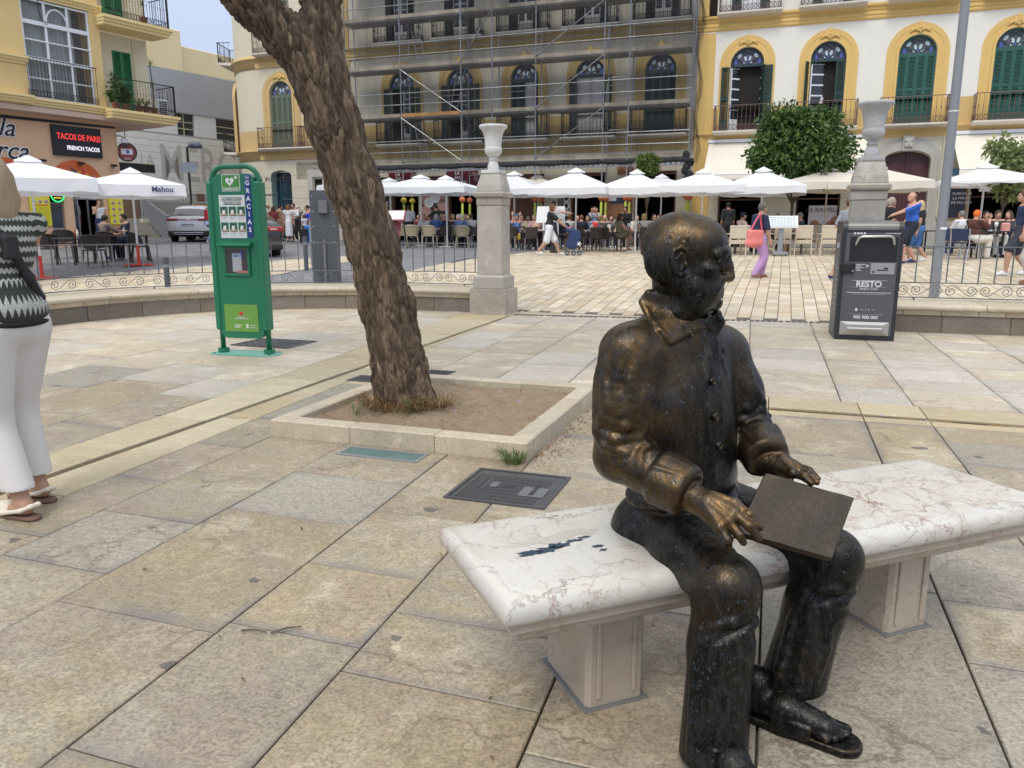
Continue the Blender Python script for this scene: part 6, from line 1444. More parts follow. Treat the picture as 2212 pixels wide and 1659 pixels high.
SUV=[(0.0,.36,.80,.86,.78,.70),(.06,.30,.95,1.0,.86,.74),(.12,.27,1.02,1.1,.885,.72),(.5,.25,1.05,1.42,.90,.62),(.75,.24,1.05,1.535,.90,.60),(1.5,.22,1.03,1.58,.90,.62),(2.3,.22,1.0,1.57,.90,.62),(2.75,.22,.99,1.47,.90,.62),(3.4,.22,.97,1.03,.885,.72),(4.0,.24,.86,.9,.86,.72),(4.3,.3,.66,.7,.78,.6),(4.36,.36,.55,.58,.70,.5)]
t=car('white SUV seen from behind parked in front of the museum fence',p,R(9),CARW,SUV,(.85,3.45),.345,glassrows={2:'screen',3:'side',4:'side',5:'side',6:'side',7:'screen'})
m=MB();m.add([(-.62,.13,1.13),(.62,.13,1.13),(.52,.46,1.40),(-.52,.46,1.40)],[(0,1,2,3)]);m.obj('rear_window',CGL,t)
for s in (-1,1):MB().box(s*.88,s*.42,-.015,.1,.92,1.02,.02).obj('tail_lamp',TAIL,t)
MB().box(-.42,.42,-.01,.07,.955,.985,.004).obj('light_bar',TAIL,t);MB().box(-.05,.05,-.02,.02,.92,1.0,.008).obj('emblem',CHROME,t)
MB().box(-.26,.26,-.03,.0,.70,.81,.006).obj('number_plate',M('plate white',(.62,.63,.66),.4),t);text('5088 MXB',.1,M('plate ink',(.15,.16,.22),.5),t,(.02,-.034,.755));MB().box(-.26,-.22,-.034,-.03,.70,.81).obj('plate_band',M('sign blue',(.1,.14,.4),.4),t)
MB().box(-.86,.86,-.03,.3,.28,.50,.04).obj('bumper',TRIM,t);MB().box(-.62,.62,-.05,-.025,.40,.43,.006).obj('bumper_strip',CHROME,t);MB().box(-.6,.6,-.05,-.025,.33,.355,.006).obj('bumper_strip',CHROME,t)
MB().box(-1.08,-.9,2.55,2.7,.98,1.14,.04).obj('mirror',BLACKM,t);MB().box(.9,1.08,2.55,2.7,.98,1.14,.04).obj('mirror',BLACKM,t);MB().box(-.925,-.9,1.95,2.15,.93,.96,.008).obj('door_handle',CHROME,t);MB().box(-.02,.02,.95,1.1,1.57,1.63,.01).obj('aerial_fin',CARW,t)
p=spot(545,23.2)
SED=[(0.0,.34,.78,.84,.80,.72),(.07,.28,.96,1.0,.88,.76),(.15,.25,1.0,1.06,.905,.74),(.55,.24,1.02,1.12,.92,.70),(1.2,.22,1.0,1.43,.92,.58),(2.0,.2,.97,1.46,.92,.58),(2.7,.2,.95,1.38,.92,.58),(3.4,.2,.93,.98,.9,.7),(4.3,.22,.82,.85,.86,.7),(4.7,.3,.65,.68,.78,.6)]
t=car('black saloon car half hidden behind the green defibrillator cabinet',p,R(25),CARB,SED,(1.0,3.75),.34,glassrows={3:'screen',4:'side',5:'side',6:'screen'})
for s in (-1,1):MB().box(s*.92,s*.42,-.012,.16,.78,.93,.03).obj('tail_lamp',TAIL,t);MB().box(s*.74,s*.52,-.018,.02,.83,.875,.012).obj('reverse_lamp',M('pale lamp',(.7,.55,.55),.2),t)
MB().box(-.26,.26,-.03,.0,.62,.73,.006).obj('number_plate',M('plate white',(.62,.63,.66),.4),t);MB().box(-.88,.88,-.04,.25,.24,.42,.04).obj('bumper',TRIM,t)
for s in (-1,1):m=MB();m.box(s*.93,s*1.12,2.75,2.85,.98,1.12,.035);m.obj('mirror',BLACKM,t);MB().box(s*.95,s*1.10,2.742,2.75,.995,1.105).obj('mirror_glass',M('mirror glass',(.55,.62,.65),.05,.9,var=0),t)
p=spot(449,40);VAN=[(0,.4,1.0,1.75,.85,.76),(.1,.35,1.05,1.82,.92,.8),(1.2,.3,1.05,1.86,.95,.82),(3.0,.3,1.05,1.84,.95,.8),(3.7,.3,1.0,1.1,.93,.8),(4.6,.35,.85,.9,.85,.7)]
t=car('dark van parked behind the white SUV',p,R(14),CARG,VAN,(.9,3.7),.34,glassrows={0:'side',1:'side',2:'side',3:'screen'},name='parked_van')
# --- potted and planted orange trees
LEAFM={}
def leaf_mat(name,c1,c2):
 m,nt,b=newmat(name);g=nd(nt,'ShaderNodeNewGeometry');c=ramp(nt,g.outputs['Random Per Island'],[(0,c1),(.5,tuple((x+y)/2 for x,y in zip(c1,c2))),(1,c2)]);nt.links.new(c,b.inputs['Base Color']);setin(b,Roughness=.42)
 tl=nd(nt,'ShaderNodeBsdfTranslucent');nt.links.new(c,tl.inputs['Color']);mx=nd(nt,'ShaderNodeMixShader');mx.inputs[0].default_value=.28;nt.links.new(b.outputs[0],mx.inputs[1]);nt.links.new(tl.outputs[0],mx.inputs[2]);nt.links.new(mx.outputs[0],nt.nodes['Material Output'].inputs['Surface']);return m
LG1=leaf_mat('orange tree leaf',(.02,.055,.012),(.13,.22,.05));LG2=leaf_mat('pale orange tree leaf',(.12,.17,.05),(.36,.42,.17));BARK=M('smooth bark',(.13,.10,.075),.9,var=.25,scale=10,bs=.3)
def foliage(clumps,n,size,seed,mt,parent,name='crown',shell=.55):
 rg=np.random.default_rng(seed);tot=sum(c[3]**2 for c in clumps);V=[];F=[]
 for cx,cy_,cz,r_ in clumps:
  m=int(n*r_*r_/tot)
  d=rg.normal(size=(m,3));d /= np.linalg.norm(d,axis=1)[:,None];rad=r_*(shell+(1-shell)*rg.random(m)**.6)*(1+.28*np.sin(d[:,0]*8+seed)*np.cos(d[:,2]*6+d[:,1]*5)+.1*rg.normal(size=m));P=np.array([cx,cy_,cz])+d*rad[:,None]*np.array([1,1,.92])
  for p_,dd in zip(P,d):
   ax=dd*.6+rg.normal(size=3)*.7+np.array([0,0,-.25]);ax /= np.linalg.norm(ax);sd=np.cross(ax,rg.normal(size=3));sd /= np.linalg.norm(sd)+1e-9;nn=np.cross(ax,sd);L=size*rg.uniform(.7,1.3);W=L*.27
   b_=len(V);V+= [p_,p_+ax*L*.45+sd*W+nn*L*.05,p_+ax*L-nn*L*.08,p_+ax*L*.45-sd*W+nn*L*.05];F+= [(b_,b_+1,b_+2),(b_,b_+2,b_+3)]
 me=bpy.data.meshes.new(name);me.from_pydata([tuple(v_) for v_ in V],[],F);me.materials.append(mt);me.update();return inst(name,me,parent)
def branchy(t,base,crown,seed,r0=.07,nb=7):
 rg=random.Random(seed);m=MB();m.smooth=True;b=Vector(base);fork=b+(Vector(crown[0][:3])-b)*.45
 m.tube([b,b.lerp(fork,.5)+Vector((rg.uniform(-.05,.05),0,0)),fork],[r0,r0*.85,r0*.75],8)
 for c in crown[:nb]:q=Vector(c[:3]);m.tube([fork,fork.lerp(q,.5)+Vector((rg.uniform(-.1,.1),rg.uniform(-.1,.1),.05)),q],[r0*.6,r0*.35,r0*.12],6)
 m.obj('trunk',BARK,t)
def crown_from(u,v0,y,lst):return [((du)*y/FPX,dy,dep(u,v,y).z,r_) for du,dy,v,r_ in lst]
y=26.5;p=spot(1713,y);t=thing('orange_tree','large dense orange tree between the awning and the parasols','tree',(p.x,p.y,0),0,'orange trees on the terraces')
CR=crown_from(1713,0,y,[(0,0,310,1.15),(-45,0,262,.62),(50,.1,268,.62),(-70,-.1,330,.62),(72,0,322,.72),(-30,-.4,345,.7),(35,-.4,340,.8),(10,.4,290,.9),(-85,0,348,.35),(85,.1,350,.45),(-58,.2,290,.5),(5,-.3,270,.55),(20,.1,372,.5)])
foliage(CR,13000,.17,3,LG1,t,shell=.25);branchy(t,(-.2,0,p.z),CR,2)
y=25.5;p=spot(2168,y);t=thing('orange_tree','sparse pale orange tree behind the right-hand parasol','tree',(p.x,p.y,0),0,'orange trees on the terraces')
CR=crown_from(2168,0,y,[(0,0,335,.5),(-35,0,320,.4),(38,0,325,.42),(-10,.1,358,.4),(30,0,355,.36),(-28,-.1,345,.3),(10,0,375,.28),(-12,0,405,.4),(15,.1,410,.35)])
foliage(CR,1500,.2,5,LG2,t,shell=.1);branchy(t,(-.3,0,p.z),CR,4,.05,9)
y=29;p=spot(1394,y);t=thing('orange_tree','little round orange tree rising between parasols under the scaffold','tree',(p.x,p.y,0),0,'orange trees on the terraces')
CR=crown_from(1394,0,y,[(0,0,352,.30),(-12,0,345,.2),(12,0,348,.2),(0,0,366,.22),(-10,0,362,.18),(12,0,364,.17),(2,0,340,.16)])
foliage(CR,1500,.13,7,leaf_mat('small orange tree leaf',(.05,.10,.02),(.20,.26,.06)),t,shell=.3);branchy(t,(0,0,p.z),CR,6,.03)
def local_left(x,z,o):return LP+LD*x+LN*o+Vector((0,0,z))
TERR=M('terracotta pot',(.32,.13,.075),.8,var=.15,scale=6)
def pot_plant(x,z,o,label,kind,seed,h=.5):
 t=thing('potted_plant',label,'plant',local_left(x,z,o),0,'potted plants on the balconies');m=MB();m.smooth=True;m.lathe([(.09,0),(.13,.2),(.145,.2),(.145,.25),(.12,.25),(.11,.22),(0,.22)],14,cap=False);m.obj('pot',TERR,t);rg=random.Random(seed)
 if kind=='blade':
  m=MB()
  for k in range(26):
   a=rg.uniform(0,6.28);l=h*rg.uniform(.7,1.2);d=Vector((math.cos(a),math.sin(a),0));s_=Vector((-d.y,d.x,0))*.018;P=[Vector((0,0,.22)),d*l*.4+Vector((0,0,.22+l*.5)),d*l*.85+Vector((0,0,.22+l*.55*rg.uniform(.6,1.3)))]
   m.add([P[0]-s_,P[0]+s_,P[1]+s_,P[1]-s_,P[2]],[(0,1,2,3),(3,2,4)])
  m.obj('leaves',leaf_mat('spider plant leaf',(.15,.22,.08),(.4,.45,.22)),t)
 elif kind=='bush':foliage([(0,0,.25+h*.5,h*.38),(.05,.05,.25+h*.9,h*.3),(-.08,0,.3+h*.25,h*.25),(0,0,.2+h*1.3,h*.2)],420,.12,seed,LG1,t,'leaves',.2)
 elif kind=='yucca':
  MB().tube([(0,0,.2),(.03,0,.2+h*.5),(-.02,0,.2+h)],[.03,.025,.02],7).obj('stem',BARK,t)
  for top in (h,h*.5):
   m=MB()
   for k in range(24):a=rg.uniform(0,6.28);e=rg.uniform(-.5,1.1);d=Vector((math.cos(a)*math.cos(e),math.sin(a)*math.cos(e),math.sin(e)));s_=Vector((-math.sin(a),math.cos(a),0))*.016;q=Vector((0,0,.2+top));m.add([q-s_,q+s_,q+d*.32],[(0,1,2)])
   m.obj('leaves',leaf_mat('yucca leaf',(.12,.17,.06),(.35,.38,.18)),t)
pot_plant(.15,5.67,.8,'bushy potted plant at the left end of the lower balcony','bush',1,.75);pot_plant(.5,5.67,.85,'low bushy potted plant in front of the green shutters','bush',2,.4)
pot_plant(1.0,5.67,.9,'spider plant in a terracotta pot, left of two on the lower balcony','blade',3,.45);pot_plant(1.3,5.67,.9,'spider plant in a terracotta pot nearest the air conditioner','blade',4,.45);pot_plant(1.65,5.67,.85,'tall yucca in a pot beside the air conditioner','yucca',5,1.6);pot_plant(1.55,8.87,.85,'big terracotta pot with bare stems on the upper balcony','yucca',6,1.0)
t=thing('air_conditioner','white air conditioner unit at the right end of the lower balcony','air conditioner',local_left(2.0,5.67,.6),LA);MB().box(-.12,.3,-.2,.2,0,.62,.01).obj('case',WHITEW,t);m=MB()
for k in range(7):m.box(-.08,.26,-.215,-.2,.06+.075*k,.1+.075*k)
m.obj('grille',BLACKM,t)
t=thing('window_worker',None,None) if False else None
# --- people
SKIN={}
def skin(c):
 k=tuple(c)
 if k not in SKIN:SKIN[k]=M('skin %d'%len(SKIN),c,.5,var=.08,scale=8)
 return SKIN[k]
PALE,TAN,BRN,REDD=(.56,.34,.25),(.47,.27,.18),(.33,.17,.10),(.56,.30,.22)
CL={}
def cloth(c,bs=.15):
 k=tuple(c)
 if k not in CL:CL[k]=M('cloth %d'%len(CL),c,.85,var=.14,scale=9,bs=bs,bscale=40)
 return CL[k]
def V3(*a):return np.array(a,float)
def ik(a,b,l1,l2,hint):
 a,b,hint=map(lambda q:np.array(q,float),(a,b,hint));d=b-a;L=np.linalg.norm(d);m=(l1+l2)*.999
 if L>m:b=a+d/L*m;d=b-a;L=m
 x=(l1*l1-l2*l2+L*L)/(2*L);h=math.sqrt(max(l1*l1-x*x,0));u=d/L;p=hint-u*(hint@u);p /= np.linalg.norm(p)+1e-9
 return a+u*x+p*h,b
def hand(s,w,dr,up,r=1.0,side=1,grip=.3):
 """palm, four unequal fingers and a thumb; dr: direction of the fingers, up: back of the hand"""
 dr=dr/np.linalg.norm(dr);sd=np.cross(dr,up);sd /= np.linalg.norm(sd);up=np.cross(sd,dr)
 s.cap(w,w+dr*.05*r,.027*r,.03*r,.02);s.ell(w+dr*.06*r,(.04*r,.045*r,.018*r),B=np.array([sd,dr,up]),k=.015)
 for i,L in enumerate((.062,.072,.068,.052)):
  b=w+dr*.092*r+sd*(i-1.5)*.02*r;m=b+dr*L*.5*r-up*grip*.02*r;s.cap(b-dr*.02*r,m,.0095*r,.009*r,.004);s.cap(m,m+dr*L*.5*r*(1-grip*.5)-up*L*.6*grip*r,.009*r,.0075*r,.004)
 b=w+dr*.03*r+sd*.03*r*side;m=b+dr*.035*r+sd*.025*r*side;s.cap(b,m,.012*r,.0105*r,.008);s.cap(m,m+dr*.03*r-up*.01*r,.0105*r,.008*r,.004)
def person(label,loc,rz,pose='stand',H=1.68,g=1.0,sk=PALE,hair='short',hc=(.08,.05,.03),top=(.1,.1,.1),bot=(.03,.03,.04),botk='trousers',sleeve=.45,shoe=(.6,.6,.6),armL=None,armR=None,lean=0,turn=0,head=0,h=.017,long=0,name='person',grp='people at the terraces',feet=None,glasses=False,capc=None,neck=0,topm=None,botm=None,strap=None,beard=None,wide=1.0,fem=False,hint=None,seatz=.5,cross=False,dressz=None,hem=.065,waist=None):
 k=H/1.70;t=thing(name,label,'person',loc,rz,grp);S=lambda *a:V3(*a)*k
 if pose=='sit':
  hz=seatz/k+.06;pel=S(0,0,hz)
 else:pel=S(0,0,.93 if pose=='stand' else .90)
 ln=lean
 def tor(x,y,z):return pel+k*V3(x,y*math.cos(ln)+z*math.sin(ln),z*math.cos(ln)-y*math.sin(ln))
 chest=tor(0,.0,.33);neckp=tor(0,-.015,.50);sh={s:tor(.175*s*g**.3,-.01,.455) for s in (-1,1)};hp={s:pel+S(.09*s*g**.4,0,-.03) for s in (-1,1)}
 hd=tor(0,.015,.50)+k*V3(0,.03*math.cos(ln),.145-.02*math.sin(ln)+0)+k*V3(0,math.sin(ln)*.04,0)
 tr=turn;c_,s_=math.cos(tr),math.sin(tr);fx,fy=V3(c_,s_,0),V3(-s_,c_,0);fz=V3(0,0,1)
 if head:fy,fz=fy*math.cos(head)-fz*math.sin(head),fz*math.cos(head)+fy*math.sin(head)
 HB=np.array([fx,fy,fz]);hp_=lambda x,y,z:hd+k*(fx*x+fy*y+fz*z)
 an={}
 if pose=='sit':an={s:pel+S(.10*s,.44,-(hz-.08)) for s in (-1,1)}
 elif pose=='walk':an={-1:S(-.08,.30,.10),1:S(.08,-.30,.13)}
 else:an={s:S(.10*s,.0,.085) for s in (-1,1)}
 if feet:an={s:S(*feet[0 if s<0 else 1]) for s in (-1,1)}
 kn={}
 for s in (-1,1):
  if pose=='sit' and not feet:kn[s]=pel+S(.11*s,.43,.0)
  else:kn[s],an[s]=ik(hp[s],an[s],.43*k,.42*k,(0,1,.1))
 if cross and pose=='sit':an[1]=pel+S(-.12,.60,-.26);kn[1]=pel+S(-.02,.45,.1)
 el,wr={},{}
 for s,a in ((-1,armL),(1,armR)):
  if a is None:a=(.235*s*g**.4,.06,(pel[2]/k)-.12) if pose!='sit' else (.13*s,.36,pel[2]/k+.13)
  el[s],wr[s]=ik(sh[s],S(*a),.29*k,.255*k,hint or (.5*s,-.7,-.5))
 b=SDF(.03*k)
 b.ell(hd,S(.074,.094,.108),HB,k=.02);b.ell(hp_(0,.035,-.055),S(.054,.062,.062),HB,k=.03);b.ell(hp_(0,.1,-.022),S(.014,.022,.02),HB,k=.012);b.ell(hp_(0,.085,-.072),S(.024,.014,.010),HB,k=.012);b.ell(hp_(0,.085,.02),S(.05,.014,.012),HB,k=.015)
 for s in (-1,1):b.ell(hp_(.074*s,-.005,-.012),S(.012,.022,.032),HB,k=.006);b.ell(hp_(.032*s,.092,.002),S(.013,.01,.008),HB,k=.006,sub=True)
 b.cap(neckp-V3(0,0,.03),hp_(0,-.02,-.06),.052*k,.05*k)
 b.ell(tor(0,0,.36),S(.155*g,.10*g,.17));b.ell(tor(0,.0,.14),S(.13*g,.095*g,.15));b.ell(pel,S(.155*g,.105*g,.13))
 if fem:
  for s in (-1,1):b.ell(tor(.075*s,.085*g,.32),S(.07,.06,.065))
 for s in (-1,1):
  b.cap(tor(.06*s,-.01,.46),sh[s],.055*k,.056*k);b.chain([sh[s],el[s],wr[s]],[.053*k*g**.5,.043*k*g**.4,.028*k],.02)
  d=wr[s]-el[s];hand(b,wr[s],d,np.cross(d,V3(1,0,0))+V3(0,.2,.6),k,-s)
  b.chain([hp[s],kn[s]],[.088*k*g**.6,.06*k*g**.4]);b.chain([kn[s],kn[s]+(an[s]-kn[s])*.3+V3(0,-.012,0),an[s]],[.058*k*g**.4,.058*k*g**.4,.036*k])
  b.cap(an[s]+V3(0,-.02,-.03)*k,an[s]+V3(0,.13,-.055)*k,.034*k,.03*k)
 inst('body',b.mesh('body',h,skin(sk)),t)
 e=.014
 T=SDF(.03*k)
 T.ell(tor(0,0,.36),S(.155*g,.10*g,.17)+e);T.ell(tor(0,0,.14),S(.135*g,.10*g,.16)+e)
 if fem:
  for s in (-1,1):T.ell(tor(.075*s,.085*g,.32),S(.07,.06,.065)+e)
 low=tor(0,0,-.06 if dressz is None else -.02);T.ell(low,S(.15*g,.105*g,.09)+e)
 for s in (-1,1):
  T.cap(tor(.06*s,-.01,.455),sh[s],.056*k+e,.058*k+e)
  if sleeve>0:
   f=min(sleeve/.5,1);T.cap(sh[s],sh[s]+(el[s]-sh[s])*f,.054*k*g**.5+e*1.3,(.053-.006*f)*k*g**.4+e*1.7,.02)
   if sleeve>.5:T.cap(el[s],el[s]+(wr[s]-el[s])*((sleeve-.5)/.5),.046*k+e,.034*k+e,.02)
 if dressz is not None:
  z1=dressz
  if pose=='sit':
   for s in (-1,1):T.cap(hp[s],hp[s]+(kn[s]-hp[s])*min(1,z1),.10*k+e,.085*k+e)
   T.ell(pel+V3(0,.1,-.02),S(.17,.2,.09))
  else:T.chain([tor(0,0,-.02),V3(0,0,z1*k)],[.165*k*g,(.17+.06*wide)*k*g]);T.cut((0,0,z1*k),(0,0,1))
 if waist is not None:T.ell(tor(0,0,.06),S(.172*g,.128*g,.11)+e);T.cut(tor(0,0,waist-.06),(0,0,1))
 T.cut(neckp+V3(0,.02,-.015+neck),(0,-.45,-1))
 inst('top',T.mesh('top',h,topm or cloth(top)),t)
 if dressz is None:
  L=SDF(.03*k);L.ell(pel+V3(0,0,.01),S(.158*g,.11*g,.13)+e*1.1)
  fr={'trousers':1.0,'shorts':.5,'capri':.8,'skirt':.45}[botk]
  for s in (-1,1):
   if fr<=.5:L.cap(hp[s],hp[s]+(kn[s]-hp[s])*fr*1.85,.092*k*g**.6+e,(.078*g**.4*k+e*1.3)*wide)
   else:L.chain([hp[s],kn[s]],[.096*k*g**.6+e,(.066*k+e)*wide]);L.cap(kn[s],kn[s]+(an[s]-kn[s])*((fr-.5)/.5*.98),(.064*k+e)*wide,(.048*k+e*.8)*wide)
  L.cut(tor(0,0,.09 if waist is None else waist),(0,0,-1))
  if pose!='sit' and fr>.5:L.cut((0,0,hem*k),(0,0,1))
  inst('skirt' if botk=='skirt' else botk if botk!='capri' else 'trousers',L.mesh('legwear',h,botm or cloth(bot)),t)
 for s in (-1,1):
  F=SDF(.02);a=an[s];F.cap(a+V3(0,-.03,-.045)*k,a+V3(0,.14,-.06)*k,.038*k,.033*k);F.ell(a+V3(0,.05,-.03)*k,S(.036,.07,.035));F.cut((0,0,a[2]-.085*k),(0,0,1))
  inst('shoe',F.mesh('shoe',h*.85,cloth(shoe,0)),t)
 if hair!='none':
  A=SDF(.015)
  if capc:A.ell(hp_(0,-.008,.035),S(.084,.105,.092),HB);A.cap(hp_(-.04,.09,.045),hp_(.04,.09,.045),.012*k,.012*k);A.cap(hp_(-.03,.13,.04),hp_(.03,.13,.04),.010*k,.010*k);A.cut(hp_(0,0,.02),fz)
  elif hair=='bald':A.ell(hp_(0,-.03,-.005),S(.081,.075,.06),HB);A.ell(hp_(0,-.01,.09),S(.072,.1,.07),HB,sub=True,k=.01)
  else:
   A.ell(hp_(0,-.014,.018),S(.086,.1,.108),HB)
   if hair in ('bob','long','pony'):A.ell(hp_(0,-.045,-.03),S(.084,.07,.1),HB)
   if hair=='bob':A.ell(hp_(0,-.04,-.085),S(.09,.06,.06),HB);A.cap(hp_(-.075,0,0),hp_(-.08,.005,-.1),.026*k,.022*k);A.cap(hp_(.075,0,0),hp_(.08,.005,-.1),.026*k,.022*k)
   if hair=='long':
    for s in (-1,0,1):A.chain([hp_(.05*s,-.06,.0),hp_(.065*s,-.075,-.14),hp_(.06*s,-.085,-.30)],[.05*k,.05*k,.03*k])
    A.cap(hp_(-.078,0,0),hp_(-.085,.0,-.16),.022*k,.02*k);A.cap(hp_(.078,0,0),hp_(.085,.0,-.16),.022*k,.02*k)
   if hair=='pony':A.ell(hp_(0,-.125,.02),S(.04,.04,.04),HB);A.chain([hp_(0,-.13,.0),hp_(0,-.15,-.12)],[.03*k,.015*k])
   if hair=='bun':A.ell(hp_(0,-.12,.05),S(.045,.045,.045),HB)
   A.ell(hp_(0,.085,-.035),S(.075,.062,.085),HB,sub=True,k=.012)
  if capc or hair!='none':inst('cap' if capc else 'hair',A.mesh('hair',h*.8,cloth(capc or hc)),t)
  if capc:
   A=SDF(.015);A.ell(hp_(0,-.035,-.01),S(.081,.07,.06),HB);inst('hair',A.mesh('hair',h*.8,cloth(hc)),t)
 if beard:A=SDF(.015);A.ell(hp_(0,.055,-.075),S(.055,.05,.045),HB);A.ell(hp_(0,.11,-.055),S(.03,.02,.012),HB,sub=True);inst('beard',A.mesh('beard',h*.8,cloth(beard)),t)
 if glasses:
  A=SDF(.004)
  for s in (-1,1):A.ell(hp_(.034*s,.098,.004),S(.03,.012,.02),HB);A.cap(hp_(.06*s,.09,.006),hp_(.076*s,.0,.004),.006,.006)
  inst('sunglasses',A.mesh('sunglasses',h*.7,BLACKM),t)
 if strap:A=SDF(.005);P=[tor(.15*strap*(1-2*q),-.105*g-.02*math.sin(PI*q),.46-.5*q) for q in np.linspace(0,1,7)];A.chain(P,[.016]*7);inst('strap',A.mesh('strap',h*.8,BLACKM),t)
 return t
def sitter(label,u,y,rz,**k):return person(label,spot(u,y),R(rz),'sit',**k)
W_,BK,NV,LB_=(.70,.70,.72),(.02,.02,.022),(.015,.022,.06),(.14,.24,.50)
GH,WHH,DKH,BLH,BRH,RDH=(.20,.19,.18),(.55,.54,.52),(.015,.012,.011),(.42,.30,.15),(.10,.05,.025),(.08,.02,.015)
p_=spot(1640,16.7)
person('woman with short grey hair, navy top, lilac trousers and pink bag crossing the pavers',p_,R(-72),'walk',1.62,.95,TAN,'short',(.13,.115,.105),(.02,.03,.075),(.46,.27,.50),'trousers',.42,(.30,.15,.08),armL=(-.22,-.02,.80),armR=(.22,.14,.80),feet=((-.07,.16,.09),(.07,-.13,.1)),h=.014,fem=True,wide=1.12)
t=thing('shoulder_bag','pink patterned shoulder bag on the shoulder of the woman in lilac trousers','bag',p_+Vector((-.14,-.16,.0)),R(-72));PK=M('pink bag cloth',(.75,.22,.20),.8,var=.3,scale=7);s=SDF(.05);s.box((0,0,.86),(.07,.19,.16),rd=.05);s.ell((0,-.04,.74),(.08,.2,.09));inst('sack',s.mesh('sack',.015,PK),t);MB().tube([(0,.16,1.0),(.02,.1,1.22),(.1,.03,1.36),(.05,-.05,1.2),(0,-.12,1.0)],.02,6).obj('strap',M('pink strap',(.75,.14,.22),.7),t)
p_=spot(1186,24.7)
person('woman in black top and white shorts striding right behind a blue trolley',p_,R(-90),'walk',1.64,1.08,TAN,'bob',(.13,.06,.035),(.022,.022,.026),(.72,.71,.74),'shorts',.42,(.72,.72,.72),armL=(-.16,.46,.98),armR=(.16,.46,.98),feet=((-.08,.36,.09),(.08,-.36,.13)),h=.014,fem=True,lean=.12,wide=1.15)
t=thing('shopping_trolley','dark blue wheeled shopping trolley with a white flower print, pushed by the striding woman','trolley',spot(1238,24.7),R(-4));s=SDF(.05)
s.box((0,0,.50),(.17,.15,.30),B=np.array(rotm(0,R(-18)).to_3x3()),rd=.05);s.ell((-.1,0,.78),(.16,.14,.08));s.box((.15,-.02,.42),(.06,.13,.17),B=np.array(rotm(0,R(-18)).to_3x3()),rd=.03);inst('bag',s.mesh('bag',.014,M('navy trolley cloth',(.018,.04,.115),.75,var=.15)),t)
MB().tube([(.12,.0,.15),(-.15,0,.85),(-.27,0,.98),(-.33,0,1.02)],.013,6).obj('handle',GALV,t);m=MB();m.smooth=True;m.ball((-.12,0,.84),.07,10,6,(1.3,1,.5));m.obj('pink_bundle',M('pink bundle',(.7,.12,.25),.7),t)
m=MB()
for k in range(5):a=2*PI*k/5;m.tube([(.19,-.16,.36),(.19+.075*math.cos(a),-.16,.36+.075*math.sin(a))],[.02,.012],5)
m.obj('flower_print',WHT,t)
for x in (-.18,.02,.2):
 for yy in (-.16,.16):
  m=MB();m.tube([(x,yy-.015,.075),(x,yy+.015,.075)],.072,16);o=m.obj('wheel',BLACKM,t);r_=MB();r_.tube([(x,yy-.02,.075),(x,yy-.016,.075)],.045,10);r_.obj('hub',GALV,o)
MB().tube([(-.22,0,.12),(.25,0,.12),(.36,0,.05)],.01,5).obj('frame',GALV,t)
person('dark-haired woman in white holding out an arm behind the striding woman',spot(1193,26.6),R(-80),'stand',1.72,1.0,PALE,'bob',DKH,W_,BK,'trousers',.4,BK,armR=(.15,.55,1.30),armL=(-.2,.3,1.1),fem=True)
person('woman in black with a grey-blond bun of hair, hand at her mouth, behind the bin',spot(1916,20.6),R(-85),'stand',1.66,.95,TAN,'pony',(.36,.31,.25),BK,(.06,.02,.025),'trousers',.38,BK,armL=(-.08,.16,1.42),armR=(.16,.2,1.0),h=.014,fem=True)
person('big balding man in a royal blue polo shirt stretching an arm forward',spot(1966,19.7),R(88),'walk',1.80,1.22,REDD,'bald',(.12,.09,.07),(.035,.12,.52),(.015,.018,.035),'shorts',.45,(.03,.045,.12),armL=(-.15,.50,1.14),armR=(.28,.1,.9),feet=((-.09,.16,.09),(.09,-.18,.1)),h=.014)
person('woman with wavy blonde hair, black top and denim shorts beside the man in blue',spot(1984,20.4),R(62),'walk',1.60,1.18,TAN,'long',(.50,.38,.20),BK,(.05,.16,.38),'shorts',.18,(.72,.73,.75),feet=((-.09,.2,.09),(.09,-.22,.12)),h=.014,fem=True,wide=1.1)
person('man in navy polo and white trainers walking out at the right edge',spot(2206,16.4),R(75),'walk',1.80,1.1,TAN,'short',BRH,(.018,.03,.085),(.035,.04,.06),'shorts',.45,(.70,.70,.72),feet=((-.09,.24,.09),(.09,-.2,.1)),h=.014)
person('person mostly beyond the right edge, only a brown shoe in view',spot(2236,14.9),R(60),'stand',1.75,1.0,TAN,'short',BRH,W_,(.5,.48,.45),'trousers',.4,(.22,.11,.05))
person('walker hidden behind the litter bin, only a bare leg and a blue shoe showing',spot(1829,16.3),R(-80),'walk',1.70,.9,TAN,'short',BRH,(.3,.32,.36),(.2,.2,.22),'shorts',.4,(.02,.03,.13),feet=((-.08,.0,.09),(.08,-.34,.1)),armL=(-.1,.1,1.0),armR=(.1,.1,1.0))
A='people at the left-hand terrace'
person('woman standing with her back to us in a white top beside the menu stand',spot(884,32.6),R(8),'stand',1.66,1.2,TAN,'short',(.06,.018,.015),(.66,.64,.70),BK,'trousers',.35,(.3,.3,.3),grp=A,fem=True)
sitter('woman in white with wine, chin on her hand, facing us',917,32.9,172,g=1.0,sk=REDD,hair='pony',hc=(.36,.22,.12),top=W_,armL=(-.05,.2,1.03),grp=A,fem=True)
sitter('white-haired person in a bright blue shirt seen from behind',942,33,-25,hair='bob',hc=WHH,top=(.10,.20,.52),grp=A)
person('waiter in black carrying a tray against the food poster',spot(944,34.6),R(60),'stand',1.74,.95,BRN,'short',DKH,BK,BK,'trousers',.5,BK,armL=(-.2,.45,1.2),grp=A)
